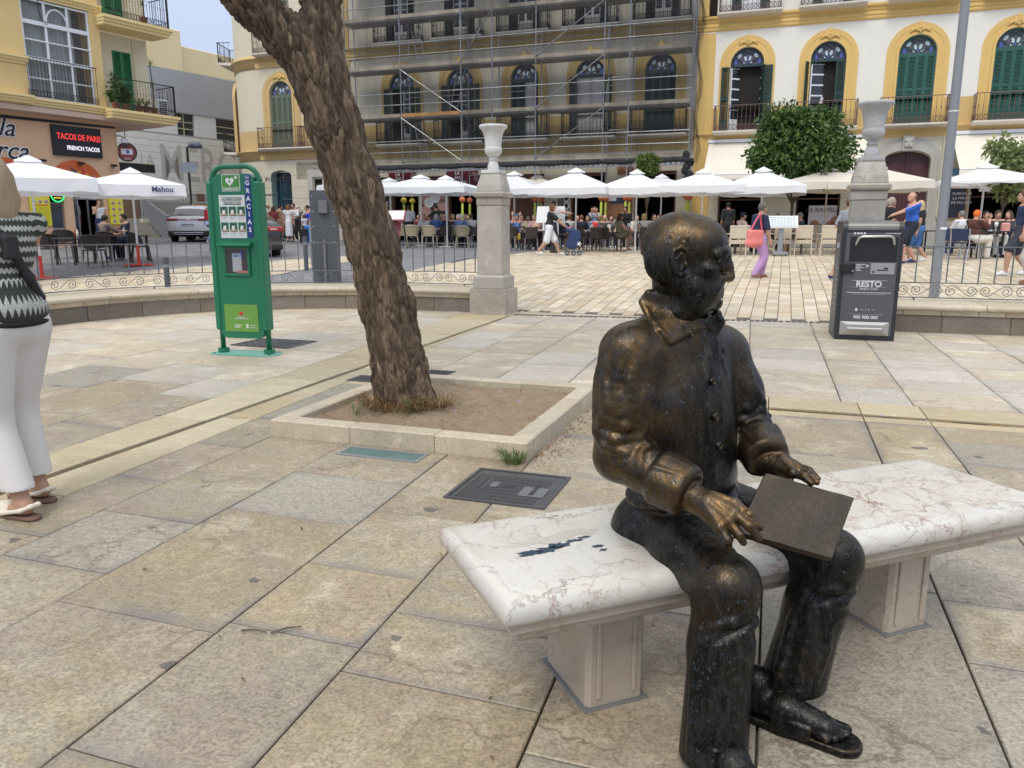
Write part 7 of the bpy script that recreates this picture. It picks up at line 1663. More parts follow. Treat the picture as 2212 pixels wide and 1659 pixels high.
sitter('woman with long pale hair in a patterned top',955,33.6,20,hair='long',hc=(.27,.22,.15),top=(.28,.2,.14),grp=A,fem=True)
sitter('bald man in a navy t-shirt looking down at his table',966,31.6,70,g=1.1,sk=REDD,hair='bald',hc=(.3,.25,.2),top=(.015,.03,.09),head=.35,lean=.15,grp=A,bot=(.03,.03,.05))
sitter('woman with short fair hair in a dark top facing us',979,33.4,178,hair='short',hc=(.34,.22,.12),top=(.06,.015,.02),grp=A,fem=True)
sitter('white-haired man in a pale blue shirt with a dark strap, back to us',996,31.2,-3,g=1.12,sk=REDD,hair='short',hc=(.62,.61,.58),top=(.17,.23,.42),strap=1,grp=A)
sitter('grey-haired woman with glasses in pink facing us',1006,33.3,165,hair='short',hc=(.3,.26,.23),top=(.66,.25,.30),grp=A,fem=True)
sitter('person with short dark hair in a white t-shirt beside the shaded urn column',1019,31.9,40,hair='short',hc=(.09,.05,.03),top=W_,bot=NV,grp=A)
for i,(u,y,rz,tp,hc_,hr_,l) in enumerate([(905,34.6,185,(.3,.05,.06),DKH,'short','diner in dark red at the back, behind the woman in white'),(929,35,170,(.1,.12,.16),BRH,'bob','diner with brown bob in grey-blue under the food poster'),(990,34.8,180,(.36,.33,.3),GH,'short','grey-haired diner at the back between two older couples'),(1013,34.9,160,(.05,.1,.07),BRH,'short','diner in dark green at the back next to the urn column'),(872,34.5,150,(.5,.3,.3),BLH,'short','fair diner in dusty pink behind the menu stand')]):sitter(l,u,y,rz,hair=hr_,hc=hc_,top=tp,grp=A)
A='people at the middle terrace'
sitter('woman in blue holding a phone up to her face',1115,29.3,180,g=1.05,sk=REDD,top=(.15,.24,.52),hair='short',hc=DKH,armL=(-.13,.3,1.26),armR=(.13,.3,1.26),grp=A,hint=(0,-.2,-1),fem=True)
t=thing('phone','dark phone held up by the woman in blue','phone',spot(1115,28.95)+Vector((0,0,1.27)),0);MB().box(-.11,.11,-.006,.006,-.05,.05,.005).obj('case',M('phone case',(.10,.13,.17),.3),t)
t=thing('handbag','yellow and red bag hung on the chair of the woman with a phone','bag',spot(1117,28.7)+Vector((0,0,.36)),0);s=SDF(.03);s.box((0,0,.14),(.13,.05,.11),rd=.04);inst('sack',s.mesh('sack',.015,M('yellow bag',(.72,.50,.08),.7,var=.5,scale=9)),t);MB().tube([(-.1,0,.24),(0,0,.33),(.1,0,.24)],.012,5).obj('strap',M('red strap',(.5,.05,.06),.6),t)
sitter('woman in sunglasses and beige sitting behind the woman with a phone',1127,31,178,hair='bun',hc=DKH,top=(.36,.28,.2),glasses=True,sk=TAN,grp=A,fem=True)
sitter('fair-haired person in a pink t-shirt',1154,31,165,hair='short',hc=(.35,.25,.15),top=(.55,.32,.38),grp=A)
sitter('dark-haired woman in a pale pink top looking to the right',1163,30.1,168,g=.9,sk=TAN,hair='long',hc=(.025,.016,.012),top=(.58,.40,.32),sleeve=0,bot=BK,turn=-.5,shoe=W_,grp=A,fem=True)
sitter('boy in navy with white trainers between striding woman and grey-shirted man',1217,30,-30,H=1.5,hair='short',hc=DKH,top=(.02,.025,.07),bot=(.12,.09,.07),botk='shorts',shoe=W_,grp=A)
sitter('man in a pale grey t-shirt with his back to us, right of the striding woman',1229,30.9,-8,g=1.1,sk=TAN,hair='short',hc=BRH,top=(.42,.41,.40),bot=(.3,.33,.38),botk='shorts',shoe=W_,grp=A)
sitter('woman with auburn hair in black, back to us, under the broad parasol',1255,31.6,-2,g=1.15,hair='short',hc=(.20,.08,.035),top=(.02,.02,.035),grp=A,fem=True)
sitter('man facing us half hidden by the broad parasol pole',1246,33,180,hair='bald',hc=BRH,top=(.3,.3,.3),grp=A)
person('person in a light blue t-shirt standing to take a photo in the bar doorway',spot(1283,34),R(172),'stand',1.7,1.1,TAN,'short',BRH,(.22,.36,.56),NV,'trousers',.4,BK,armL=(-.1,.3,1.48),armR=(.1,.3,1.48),grp=A,hint=(0,-.2,-1))
sitter('bearded man in a red t-shirt, cap and sunglasses facing us',1294,30.3,176,g=1.15,sk=TAN,capc=(.32,.27,.2),hc=DKH,top=(.62,.045,.06),bot=(.15,.12,.1),botk='shorts',shoe=W_,glasses=True,beard=(.02,.015,.012),armL=(-.1,.34,.85),armR=(.2,.3,.85),grp=A)
sitter('long-haired woman in an olive dress with crossed bare legs',1336,28,-72,g=.95,sk=PALE,hair='long',hc=(.05,.025,.016),top=(.17,.16,.10),sleeve=0,dressz=.75,shoe=(.3,.14,.08),cross=True,armL=(-.05,.42,.74),armR=(.1,.42,.72),grp=A,fem=True,h=.014)
person('dark-haired waiter in black bending at the back of the bar terrace',spot(1353,32.6),R(150),'stand',1.7,.95,BRN,'short',DKH,BK,BK,'trousers',.5,BK,lean=.3,grp=A)
sitter('blonde woman with a ponytail in a white strap top, back to us',1389,28,-14,g=.95,sk=PALE,hair='pony',hc=(.46,.33,.17),top=(.70,.67,.63),sleeve=0,strap=-1,bot=W_,botk='shorts',shoe=W_,grp=A,fem=True,h=.014)
sitter('woman in sunglasses and a navy top laughing towards us',1411,29.2,184,g=1.05,sk=PALE,hair='long',hc=(.05,.025,.02),top=(.018,.022,.05),glasses=True,grp=A,fem=True)
sitter('woman with thick brown hair close beside the bronze head',1425,29.8,110,hair='long',hc=(.09,.04,.025),top=(.03,.02,.02),grp=A,fem=True)
for u,y,rz,tp,hc_,hr_,l in [(1140,33,180,(.05,.05,.06),DKH,'short','diner in black at the back, left of the pink t-shirt'),(1176,33.2,170,(.4,.12,.1),BRH,'short','diner in brick red at the back, left of the striding woman'),(1205,33.4,190,(.5,.5,.52),GH,'short','grey-haired diner in white behind the dark-haired woman in white'),(1268,33.2,180,(.06,.1,.22),BRH,'bob','diner in blue at the back, left of the man in red'),(1318,32.4,185,(.12,.1,.1),DKH,'long','long-haired diner in dark clothes behind the olive dress'),(1374,31.5,180,(.5,.47,.42),BRH,'short','diner in cream behind the beer glasses'),(1440,31.2,175,(.1,.05,.06),RDH,'bob','diner with dark red bob at the bar doorway beside the bronze head'),(1305,30.2,178,(.07,.07,.08),BRN,'bald','brown-skinned diner right behind the man in red')]:sitter(l,u,y,rz,hair=hr_,hc=hc_,top=tp,grp=A,fem=hr_ in ('bob','long'))
A='people at the beige chairs'
sitter('man in a dark cap, sunglasses and a pale pink t-shirt',1600,25.3,-80,sk=TAN,capc=(.02,.025,.06),hc=DKH,top=(.66,.50,.46),glasses=True,beard=(.03,.02,.015),grp=A)
person('figure in black standing in the dark doorway behind the bronze face',spot(1570,30),R(5),'stand',1.76,1.05,BRN,'short',DKH,BK,BK,'trousers',.45,BK,grp=A)
sitter('person seen only as fair hair above the menu lectern',1675,27,176,hair='short',hc=(.36,.26,.16),top=(.2,.2,.25),grp=A)
sitter('grey-haired man in a dark t-shirt at the right end of the menu lectern',1727,25.6,80,g=1.12,sk=REDD,hair='short',hc=(.22,.19,.16),top=(.03,.035,.06),bot=(.2,.16,.12),botk='shorts',shoe=BK,grp=A)
A='people at the right-hand tables'
sitter('man in a white t-shirt with a dark strap next to the lamp post',2073,23.2,10,g=1.15,hair='short',hc=GH,top=W_,bot=(.04,.07,.16),strap=1,grp=A)
sitter('woman with bright orange hair, brown top and white trousers',2102,21.4,-72,g=1.15,sk=REDD,hair='short',hc=(.82,.17,.02),top=(.10,.04,.03),bot=(.66,.62,.54),wide=1.25,shoe=(.35,.33,.33),armL=(-.1,.42,1.0),armR=(.1,.4,1.02),grp=A,h=.014,fem=True)
sitter('dark-haired woman with both hands at her face',2122,23.4,178,hair='short',hc=DKH,top=(.14,.09,.07),sk=TAN,armL=(-.05,.18,1.1),armR=(.05,.18,1.1),grp=A,hint=(0,-.2,-1),fem=True)
sitter('dark-haired man in a dark jacket and white trousers reading at the black table',2148,22.5,168,sk=TAN,hair='short',hc=(.05,.03,.02),top=(.03,.025,.024),sleeve=.9,bot=(.62,.60,.60),shoe=BK,head=.2,grp=A)
sitter('woman with long brown hair turned away at the right end of the black table',2174,23.2,120,hair='long',hc=(.11,.06,.03),top=(.05,.05,.06),grp=A,fem=True)
A='people waiting at the corner building'
Y_=37.4
person('dark-haired man in white with a strap above the black car roof',spot(573,Y_),R(-30),'stand',1.82,1,TAN,'short',DKH,W_,BK,'trousers',.4,W_,strap=1,grp=A)
person('man in white behind the dark-haired man at the black car',spot(581,Y_+.9),R(-60),'stand',1.75,1,REDD,'bald',BRH,W_,BK,'trousers',.4,W_,grp=A)
person('woman with dark red long hair above the rear window of the black car',spot(594,Y_-.5),R(5),'stand',1.62,.95,PALE,'long',(.07,.017,.014),(.2,.04,.04),BK,'trousers',.4,BK,grp=A,fem=True)
person('person with cropped dark hair and glasses in a tan dress with backpack',spot(607,Y_),R(-50),'stand',1.72,.95,TAN,'short',DKH,(.46,.31,.18),BK,'trousers',.1,BK,dressz=.5,strap=-1,grp=A,fem=True)
person('woman with long auburn hair in a long white dress, back to us',spot(626,Y_-1.2),R(0),'stand',1.70,.95,PALE,'long',(.17,.075,.03),(.70,.69,.70),BK,'trousers',.12,BK,dressz=.26,wide=.2,grp=A,fem=True)
person('man with dark hair in white t-shirt and black trousers facing us',spot(638,Y_-.1),R(165),'stand',1.78,1.05,TAN,'short',DKH,W_,BK,'trousers',.42,W_,strap=1,armL=(-.12,.3,1.1),grp=A)
person('person in a pale cap raising a camera',spot(647,Y_+.8),R(175),'stand',1.68,1,TAN,'short',BRH,(.1,.1,.12),BK,'trousers',.4,BK,armL=(-.08,.25,1.45),armR=(.08,.25,1.45),capc=(.6,.56,.48),grp=A,hint=(0,-.2,-1))
person('woman in sunglasses and an off-shoulder royal blue top by the grey cabinet',spot(668,Y_-1.6),R(130),'stand',1.66,1.05,TAN,'bun',DKH,(.04,.06,.42),BK,'trousers',.45,BK,glasses=True,neck=-.06,grp=A,fem=True)
person('child with brown hair in a white top leaning on the blue suitcase',spot(660,Y_-2.4),R(60),'stand',1.25,.95,PALE,'bob',BRH,W_,BK,'trousers',.1,BK,grp=A)
person('person in a red jacket and jeans walking past the white SUV',spot(457,33),R(-20),'walk',1.68,1,PALE,'short',DKH,(.55,.03,.05),(.12,.19,.3),'trousers',.9,W_,grp=A)
def suitcase(u,y,label,mt,w,h_):
 t=thing('suitcase',label,'suitcase',spot(u,y),R(8),'suitcases');MB().box(-w,w,-.13,.13,.05,h_,.04).obj('shell',mt,t);MB().tube([(-w*.5,.05,h_),(-w*.5,.05,h_+.3),(w*.5,.05,h_+.3),(w*.5,.05,h_)],.012,5).obj('handle',GALV,t)
 for x in (-w*.8,w*.8):MB().tube([(x,-.02,.03),(x,.02,.03)],.03,8).obj('wheel',BLACKM,t)
suitcase(672,33.6,'large shiny blue suitcase next to the tall grey cabinet',M('shiny blue shell',(.01,.16,.6),.18,var=.2,coat=.6),.24,.78);suitcase(657,33.4,'black suitcase left of the shiny blue one',BLACKM,.16,.66)
A='people at the taco shop'
sitter('man with dark hair in a taupe t-shirt seated with his back to us',229,22.9,-28,g=1.05,sk=TAN,hair='short',hc=(.02,.015,.012),top=(.22,.165,.14),bot=NV,armR=(.3,.42,.86),grp=A,h=.014)
sitter('man in dark clothes seated under the right-hand yellow menu board',274,23.4,130,sk=TAN,hair='short',hc=DKH,top=(.03,.03,.05),bot=(.02,.03,.07),shoe=(.03,.04,.1),grp=A)
q=LP+LD*(-.62)+LN*.35;person('man in a white tank top and navy shorts in the taco shop doorway',(q.x,q.y,zg(q.x,q.y)),LA+R(160),'stand',1.72,.95,TAN,'short',BRH,W_,(.02,.03,.09),'shorts',.0,W_,armR=(.1,.2,1.4),grp=A,h=.016)
q=LP+LD*(-1.02)-LN*.7;person('person in white with a black backpack inside the taco shop',(q.x,q.y,.8),LA+R(-10),'stand',1.7,1,TAN,'short',DKH,(.5,.5,.52),(.3,.3,.32),'trousers',.4,BK,grp=A)
q=B0F+FR*1.45-FN*(-.45);person('person in white bending inside the second open balcony window',(q.x,q.y,5.44),FA+R(75),'stand',1.6,.95,TAN,'short',DKH,(.62,.62,.68),NV,'trousers',.4,BK,lean=.75,armL=(-.1,.55,.95),armR=(.1,.55,.95),grp=None)
# --- marble bench
BO=Vector((-.02,1.72,0));BA=math.atan2(.367,.930)
def marble_bench():
 m,nt,b=newmat('bench marble');v=objcoord(nt);L=nt.links
 big=noise(nt,v,1.6,5,.6,.5);c=ramp(nt,big,[(.3,(.55,.505,.44)),(.55,(.62,.595,.545)),(.8,(.53,.475,.39))])
 wv=nd(nt,'ShaderNodeTexNoise');setin(wv,Scale=3.0,Detail=6,Roughness=.65);L.new(v,wv.inputs['Vector'])
 va=nd(nt,'ShaderNodeVectorMath');va.operation='MULTIPLY_ADD';L.new(wv.outputs['Color'],va.inputs[0]);va.inputs[1].default_value=(.35,.35,.35);L.new(v,va.inputs[2])
 for sc,w_,th,amt,colr in ((5.5,.016,.50,.95,(.25,.10,.065)),(21,.07,.54,.8,(.32,.15,.11)),(3,.008,.40,.75,(.22,.17,.14)),(9,.014,.46,.65,(.26,.18,.135))):
  vo=nd(nt,'ShaderNodeTexVoronoi');vo.feature='DISTANCE_TO_EDGE';setin(vo,Scale=sc);L.new(va.outputs[0],vo.inputs['Vector'])
  k=math_(nt,'MULTIPLY',ramp(nt,vo.outputs['Distance'],[(0,1),(w_,.4),(w_*2.2,0)]),ramp(nt,noise(nt,v,1.9+sc*.1,4,.65),[(th,0),(th+.12,1)]));c=mix(nt,math_(nt,'MULTIPLY',k,amt),c,colr)
 pk=ramp(nt,noise(nt,scalev(nt,v,(1,1,2)),60,3,.6),[(.66,0),(.72,.5)]);c=mix(nt,pk,c,(.36,.3,.24))
 gr=ramp(nt,noise(nt,scalev(nt,v,(1,1,.5)),4,6,.7),[(.5,0),(.75,.4)]);c=mix(nt,gr,c,(.40,.33,.25))
 L.new(c,b.inputs['Base Color']);setin(b,Roughness=.2);L.new(ramp(nt,noise(nt,v,9,4),[(.3,.14),(.7,.34)]),b.inputs['Roughness']);bump(nt,b,noise(nt,v,30,4),.06,.005)
 m2=m.copy();b2=m2.node_tree.nodes['Principled BSDF']
 nt=m2.node_tree;c=b2.inputs['Base Color'].links[0].from_socket;c=mix(nt,ramp(nt,noise(nt,objcoord(nt),3,5),[(.25,.35),(.7,.8)]),c,(.36,.265,.17));nt.links.new(c,b2.inputs['Base Color'])
 t=thing('marble_bench','pale veined marble bench carrying the seated bronze man','bench',BO,BA)
 prof=[(.0,.47)]
 prof=[(.30,.470),(.05,.470),(.028,.467),(.010,.457),(.001,.442),(0,.428),(.003,.412),(.013,.398),(.028,.391),(.028,.390)]
 def ring(ins,z):return [(ins,ins,z),(2.0-ins,ins,z),(2.0-ins,.56-ins,z),(ins,.56-ins,z)]
 def loft(pr,name,mt,cap=True):
  mb=MB();vs=[];
  for i,z in pr:vs+=ring(min(i,.27),z)
  n=len(pr);fs_=[(k*4+(j+1)%4,k*4+j,k*4+4+j,k*4+4+(j+1)%4) for k in range(n-1) for j in range(4)]
  if cap:fs_+= [(0,1,2,3),tuple(reversed(range(4*n-4,4*n)))]
  mb.smooth=True;mb.add(vs,fs_);me=mb.mesh(name,mt);bm=bmesh.new();bm.from_mesh(me)
  bmesh.ops.recalc_face_normals(bm,faces=bm.faces);bm.to_mesh(me);bm.free();me.set_sharp_from_angle(angle=R(35));return inst(name,me,t)
 loft([(.05,.470)]+prof[2:],'seat_slab',m);loft([(.03,.3895),(.03,.366),(.036,.362)],'upper_fillet',m2);loft([(.055,.3615),(.055,.335),(.075,.318)],'lower_fillet',m2)
 for x0,x1 in ((.317,.507),(1.46,1.648)):
  o=MB().box(x0,x1,.165,.45,-.02,.3175,.014).obj('pedestal',m2,t)
  fm=MB();fm.box(x0+.03,x0+.045,.158,.166,.03,.285,.003);fm.box(x1-.045,x1-.03,.158,.166,.03,.285,.003);fm.box(x0+.045,x1-.045,.158,.166,.27,.285,.003);fm.obj('panel_frame',m2,o)
  f=MB();f.prism([(x0-.012,.153),(x1+.012,.153),(x1+.012,.462),(x0-.012,.462)],-.005,.006,.004);f.obj('lead_footing',M('lead seal',(.16,.155,.15),.7,var=.3,scale=9),o)
 rg=random.Random(3);NAVS=M('peeling navy sticker',(.02,.045,.075),.5,var=.3,scale=30);GLUE=M('grey glue film',(.50,.47,.41),.6,var=.1)
 def patch(u,v_,r_,el,mt,z,name):
  p=gnd(u,v_,.47)-BO;x=p.x*.930+p.y*.367;y=-p.x*.367+p.y*.930;mb=MB();n=22
  mb.add([(x+r_*el*math.cos(2*PI*k/n)*(q := rg.uniform(.45,1.15)),y+r_*math.sin(2*PI*k/n)*q,z) for k in range(n)],[tuple(range(n))]);mb.obj(name,mt,t)
 patch(1180,1165,.035,3.2,GLUE,.4706,'glue_stain');patch(1250,1150,.03,2.4,GLUE,.4707,'glue_stain')
 for u,v_,r_,e in ((1150,1195,.018,2.4),(1185,1187,.02,2.4),(1210,1178,.018,2.6),(1240,1168,.011,3),(1292,1180,.012,2.0),(1303,1188,.008,2),(1264,1160,.008,3)):patch(u,v_,r_,e,NAVS,.4712,'sticker_remains')
 return t
marble_bench()
# --- bronze seated man
def bronze():
 m,nt,b=newmat('patinated bronze');v=objcoord(nt);L=nt.links
 big=noise(nt,v,5,5,.6,.4);st=noise(nt,scalev(nt,v,(1,1,.35)),26,5,.7,1.5);fine=noise(nt,v,120,4,.6)
 at=nd(nt,'ShaderNodeAttribute',attribute_name='rub');rubf=math_(nt,'MULTIPLY',at.outputs['Fac'],ramp(nt,noise(nt,v,14,5,.7,.5),[(.34,.1),(.58,1)]));c=ramp(nt,big,[(.36,(.011,.0112,.0115)),(.58,(.020,.0175,.0145)),(.78,(.060,.038,.017))]);c=mix(nt,rubf,c,(.17,.10,.036))
 c=mix(nt,ramp(nt,st,[(.44,.0),(.66,.7)]),c,(.060,.056,.052))
 c=mix(nt,ramp(nt,noise(nt,scalev(nt,v,(1,1,.6)),70,5,.75,2.5),[(.585,0),(.64,.75)]),c,(.135,.165,.175))
 g=nd(nt,'ShaderNodeNewGeometry');c=mix(nt,ramp(nt,g.outputs['Pointiness'],[(.525,0),(.60,.6)]),c,(.22,.14,.055));pass
 L.new(c,b.inputs['Base Color']);setin(b,Metallic=.82);L.new(ramp(nt,math_(nt,'ADD',math_(nt,'MULTIPLY',st,.6),math_(nt,'MULTIPLY',big,.4)),[(.3,.24),(.7,.46)]),b.inputs['Roughness'])
 h=math_(nt,'ADD',math_(nt,'MULTIPLY',st,.8),math_(nt,'MULTIPLY',fine,.15));bump(nt,b,h,.6,.006);return m
BRZ=bronze()
GOLD=BRZ.copy();GOLD.name='rubbed bronze';nt=GOLD.node_tree;b=nt.nodes['Principled BSDF'];c0=b.inputs['Base Color'].links[0].from_socket;nt.links.new(mix(nt,.5,c0,(.2,.12,.045)),b.inputs['Base Color'])
BOOK=BRZ.copy();BOOK.name='worn bronze page';nt=BOOK.node_tree;b=nt.nodes['Principled BSDF'];c0=b.inputs['Base Color'].links[0].from_socket;nt.links.new(mix(nt,.5,c0,(.12,.09,.062)),b.inputs['Base Color'])
def statue():
 D=lambda u,v,y:np.array(dep(u,v,y))
 t=thing('bronze_man','life-size bronze statue of a balding man sitting with a sketchbook on his knee','statue')
 s=SDF(.03)
 def fold(A,B,ra,rb,pts,w,ref,k=.022):
  """a ridge lying on the limb A-B: pts (along, angle)"""
  ax=(B-A)/np.linalg.norm(B-A);e1=ref-ax*(ref@ax);e1 /= np.linalg.norm(e1);e2=np.cross(ax,e1);n=len(pts);P=[]
  for tt,an in pts:rr=ra+(rb-ra)*tt-.3*w;P.append(A+(B-A)*tt+(e1*math.cos(R(an))+e2*math.sin(R(an)))*rr)
  m=3*(n-1)
  Q=[P[0]*0]*(m+1)
  for i in range(m+1):
   q=i/3;j=min(int(q),n-2);Q[i]=P[j]+(P[j+1]-P[j])*(q-j)
  s.chain(Q,[w*(.35+.65*math.sin(PI*(i+.6)/(m+1.2))) for i in range(m+1)],k)
 neck=D(1468,690,2.17);RS,LS=D(1360,762,2.04),D(1560,760,2.30);pel=D(1475,1105,2.24);belly=D(1474,985,2.20);ch=D(1462,835,2.17)
 f=np.array([.70,-.71,0]);f /= np.linalg.norm(f);r=np.array([f[1],-f[0],0]);up=np.array([0,0,1.]);TB=np.array([r,f,up])
 s.ell(ch,(.195,.126,.19),TB,.07);s.ell(ch+r*.02-up*.08,(.19,.132,.18),TB,.08);s.ell(belly+f*.0,(.180,.142,.18),TB,.08);s.ell(belly-up*.06+f*.008,(.176,.144,.10),TB,.03)
 s.cap(neck+r*.04-up*.015,RS-up*.005,.062,.068,.07);s.cap(neck-r*.04-up*.015,LS-up*.005,.062,.066,.07);s.cap(neck-up*.07,neck+up*.03,.088,.07,.06);s.ell(neck-up*.045+f*.0,(.13,.085,.05),TB,.06)
 s.ell(pel-up*.02,(.185,.15,.125),TB,.04);s.ell(pel-f*.06-up*.07,(.195,.13,.10),TB,.05);s.ell(pel-f*.05+r*.08-up*.05,(.12,.13,.115),TB,.04)
 hR,hL=D(1420,1140,2.20),D(1572,1105,2.32);kR,kL=D(1565,1266,1.83),D(1790,1205,2.02)
 for hh,kk in ((hR,kR),(hL,kL)):s.chain([hh,hh+(kk-hh)*.5+up*.012,kk],[.100,.092,.079],.05)
 aR,aL=D(1540,1640,1.755),D(1704,1506,1.985)
 s.chain([kR,kR+(aR-kR)*.35,aR],[.081,.079,.088],.03);s.chain([kL,kL+(aL-kL)*.35,aL],[.081,.080,.090],.03)
 cam_=np.array([-.25,-.97,0])
 for kk,aa,g in ((kR,aR,1),(kL,aL,-1)):
  kf=np.array([.6,-.8,0]);s.ell(kk+kf*.022+up*.004,(.064,.062,.068),None,.035)
  for q,w,a0 in ((-.02,.017,-85),(.035,.016,-95),(.09,.016,-75),(.15,.014,-98),(.21,.013,-70),(.29,.011,-90)):fold(kk,aa,.082,.082,[(q,a0),(q+.015,a0+25),(q+.06,a0+60),(q+.10,a0+92)],w,cam_,.007)
  fold(kk,aa,.082,.086,[(.22,40),(.45,48),(.75,44),(.96,46)],.014,cam_,.009);fold(kk,aa,.080,.086,[(.30,-20),(.55,-32),(.8,-28)],.012,cam_,.009);fold(kk,aa,.080,.086,[(.4,5),(.6,12),(.9,8)],.009,cam_,.009)
  fold(kk,aa,.087,.089,[(.86,-100),(.855,-45),(.86,0),(.855,45),(.86,100)],.005,cam_,.003)
 s.box((aL[0],aL[1],D(1706,1488,1.96)[2]-.2),(.15,.15,.2),None,.004,.004,True);s.box((aR[0],aR[1],.03-.2),(.15,.15,.2),None,.004,.004,True)
 for a_,b_ in ((hR,kR),(hL,kL)):
  fold(a_,b_,.100,.082,[(.1,-60),(.3,-20),(.5,0)],.018,up,.009);fold(a_,b_,.100,.082,[(.2,-85),(.45,-50),(.65,-30)],.016,up,.009);fold(a_,b_,.100,.082,[(.15,30),(.4,45),(.7,50)],.014,up,.009);fold(a_,b_,.095,.082,[(.55,-70),(.75,-60),(.92,-75)],.014,up,.009)
 lo=belly-up*.20
 for q in range(9):z0=.80-.055*(q%5);a0=-75+q*17;fold(lo,belly,.155,.152,[(z0-.45,a0),(z0-.41+.03*(q%2),a0+20),(z0-.46,a0+46)],.009,f,.014)
 rim=[belly-up*(.105-.010*math.sin(3*2*PI*k/24))+r*.172*math.cos(2*PI*k/24)+f*(.136*math.sin(2*PI*k/24)+.006) for k in range(25)]
 for a,b_ in zip(rim,rim[1:]):s.cap(a,b_,.014,.014,.022)
 s.cap(pel+up*.075+f*.125,pel-up*.02+f*.15,.012,.012,.02)
 cf,cl=s.field(.012)
 def surf(u,v,off=.0):
  d=np.array(ray(u,v));d /= d[1]
  for y in np.arange(1.75,2.45,.002):
   p=np.array([0,0,CAMH])+d*y;i=(p-cl)/.012
   if (i<0).any() or (i>=np.array(cf.shape)-1).any():continue
   j=i.astype(int);w=i-j;val=sum(cf[j[0]+a,j[1]+b,j[2]+c]*(w[0] if a else 1-w[0])*(w[1] if b else 1-w[1])*(w[2] if c else 1-w[2]) for a in (0,1) for b in (0,1) for c in (0,1))
   if val<0:return p-d/np.linalg.norm(d)*off
  return np.array([0,0,CAMH])+d*2.1
 pl=[surf(u,v,-.002) for u,v in ((1519,700),(1523,760),(1525,820),(1527,880),(1528,930),(1531,975))]
 for a,b_ in zip(pl,pl[1:]):s.cap(a,b_,.0075,.0075,.006)
 pl2=[surf(u,v,-.003) for u,v in ((1548,740),(1553,820),(1557,900),(1562,970))]
 for a,b_ in zip(pl2,pl2[1:]):s.cap(a,b_,.006,.006,.010)
 top=ch+up*.16
 for k in range(7):
  a0=-62+k*20+(k%2)*6
  if abs(a0)>12:fold(top,lo,.118,.155,[(.05+.04*(k%3),a0*.8),(.3,a0),(.55+.05*(k%2),a0*1.05),(.74,a0*.9)],.015+.005*(k%2),f,.012)
 eR,cR,wR=D(1338,985,2.00),D(1460,1048,1.885),D(1496,1076,1.86)
 eL,cL,wL=D(1622,925,2.27),D(1648,975,2.16),D(1660,1000,2.13)
 s.chain([RS,RS+(eR-RS)*.5,eR],[.074,.074,.068],.05);s.chain([eR,eR+(cR-eR)*.5,cR],[.068,.060,.054],.02)
 s.chain([LS,LS+(eL-LS)*.5,eL],[.070,.068,.060],.05);s.chain([eL,cL],[.060,.052],.02)
 for e_,S_,c_,g in ((eR,RS,cR,1),(eL,LS,cL,-1)):
  for q,a0,w in ((.02,66,.022),(.0,34,.022),(.08,8,.016),(.0,-22,.020),(.2,-50,.016)):fold(S_,e_,.076,.072,[(q,a0),(q+.25,a0+10),(q+.5,a0-4),(min(q+.8,.95),a0+16)],w,cam_,.008)
  for q,a0 in ((.66,-60),(.80,-40),(.92,-70)):fold(S_,e_,.076,.071,[(q-.02,a0),(q+.02,a0+50),(q-.03,a0+100),(q-.12,a0+140)],.020,cam_,.007)
  for q,a0 in ((.12,20),(.30,0),(.48,25),(.66,-5)):fold(e_,c_,.067,.056,[(q,a0-40),(q+.07,a0),(q+.16,a0+50)],.016,up,.007)
  dd=(c_-e_)/np.linalg.norm(c_-e_);x=np.cross(dd,up);x /= np.linalg.norm(x);y=np.cross(x,dd)
  for k in range(30):
   a=2*PI*k/30;o=x*math.cos(a)+y*math.sin(a);w=.050+.003*math.sin(k*1.3);s.cap(c_-dd*.040+o*(w+.006),c_+dd*.026+o*w,.014,.014,.016)
  for a in (40,75,120,165,250):o=x*math.cos(R(a))+y*math.sin(R(a));o2=x*math.cos(R(a+14))+y*math.sin(R(a+14));s.cap(c_-dd*.042+o*.071,c_+dd*.03+o2*.063,.007,.005,.004)
  s.ell(c_+dd*.046,(.036,.036,.010),np.array([x,y,dd]),.006,True)
 FA_=[surf(u,v,.012) for u,v in ((1400,634),(1424,658),(1452,676),(1486,690),(1520,694))];OA_=[surf(u,v,.009) for u,v in ((1386,652),(1402,684),(1424,714),(1448,738),(1514,704))]
 FB_=[surf(u,v,.011) for u,v in ((1522,694),(1540,687),(1552,676))];OB_=[surf(u,v,.008) for u,v in ((1528,704),(1548,716),(1560,694))]
 for F_,O_ in ((FA_,OA_),(FB_,OB_)):
  m=8;L1=[F_[min(int(i/m*(len(F_)-1)),len(F_)-2)]+(F_[min(int(i/m*(len(F_)-1)),len(F_)-2)+1]-F_[min(int(i/m*(len(F_)-1)),len(F_)-2)])*(i/m*(len(F_)-1)-min(int(i/m*(len(F_)-1)),len(F_)-2)) for i in range(m+1)]
  L2=[O_[min(int(i/m*(len(O_)-1)),len(O_)-2)]+(O_[min(int(i/m*(len(O_)-1)),len(O_)-2)+1]-O_[min(int(i/m*(len(O_)-1)),len(O_)-2)])*(i/m*(len(O_)-1)-min(int(i/m*(len(O_)-1)),len(O_)-2)) for i in range(m+1)]
  for i in range(m):
   s.cap(L1[i],L2[i],.011,.0075,.004);s.cap((L1[i]+L1[i+1])/2,(L2[i]+L2[i+1])/2,.011,.0075,.004);s.cap(L2[i],L2[i+1],.0095,.0095,.003)
 s.cap(eR+(cR-eR)*.9,wR,.040,.033,.012);s.cap(eL+(cL-eL)*.9,wL,.040,.034,.012)
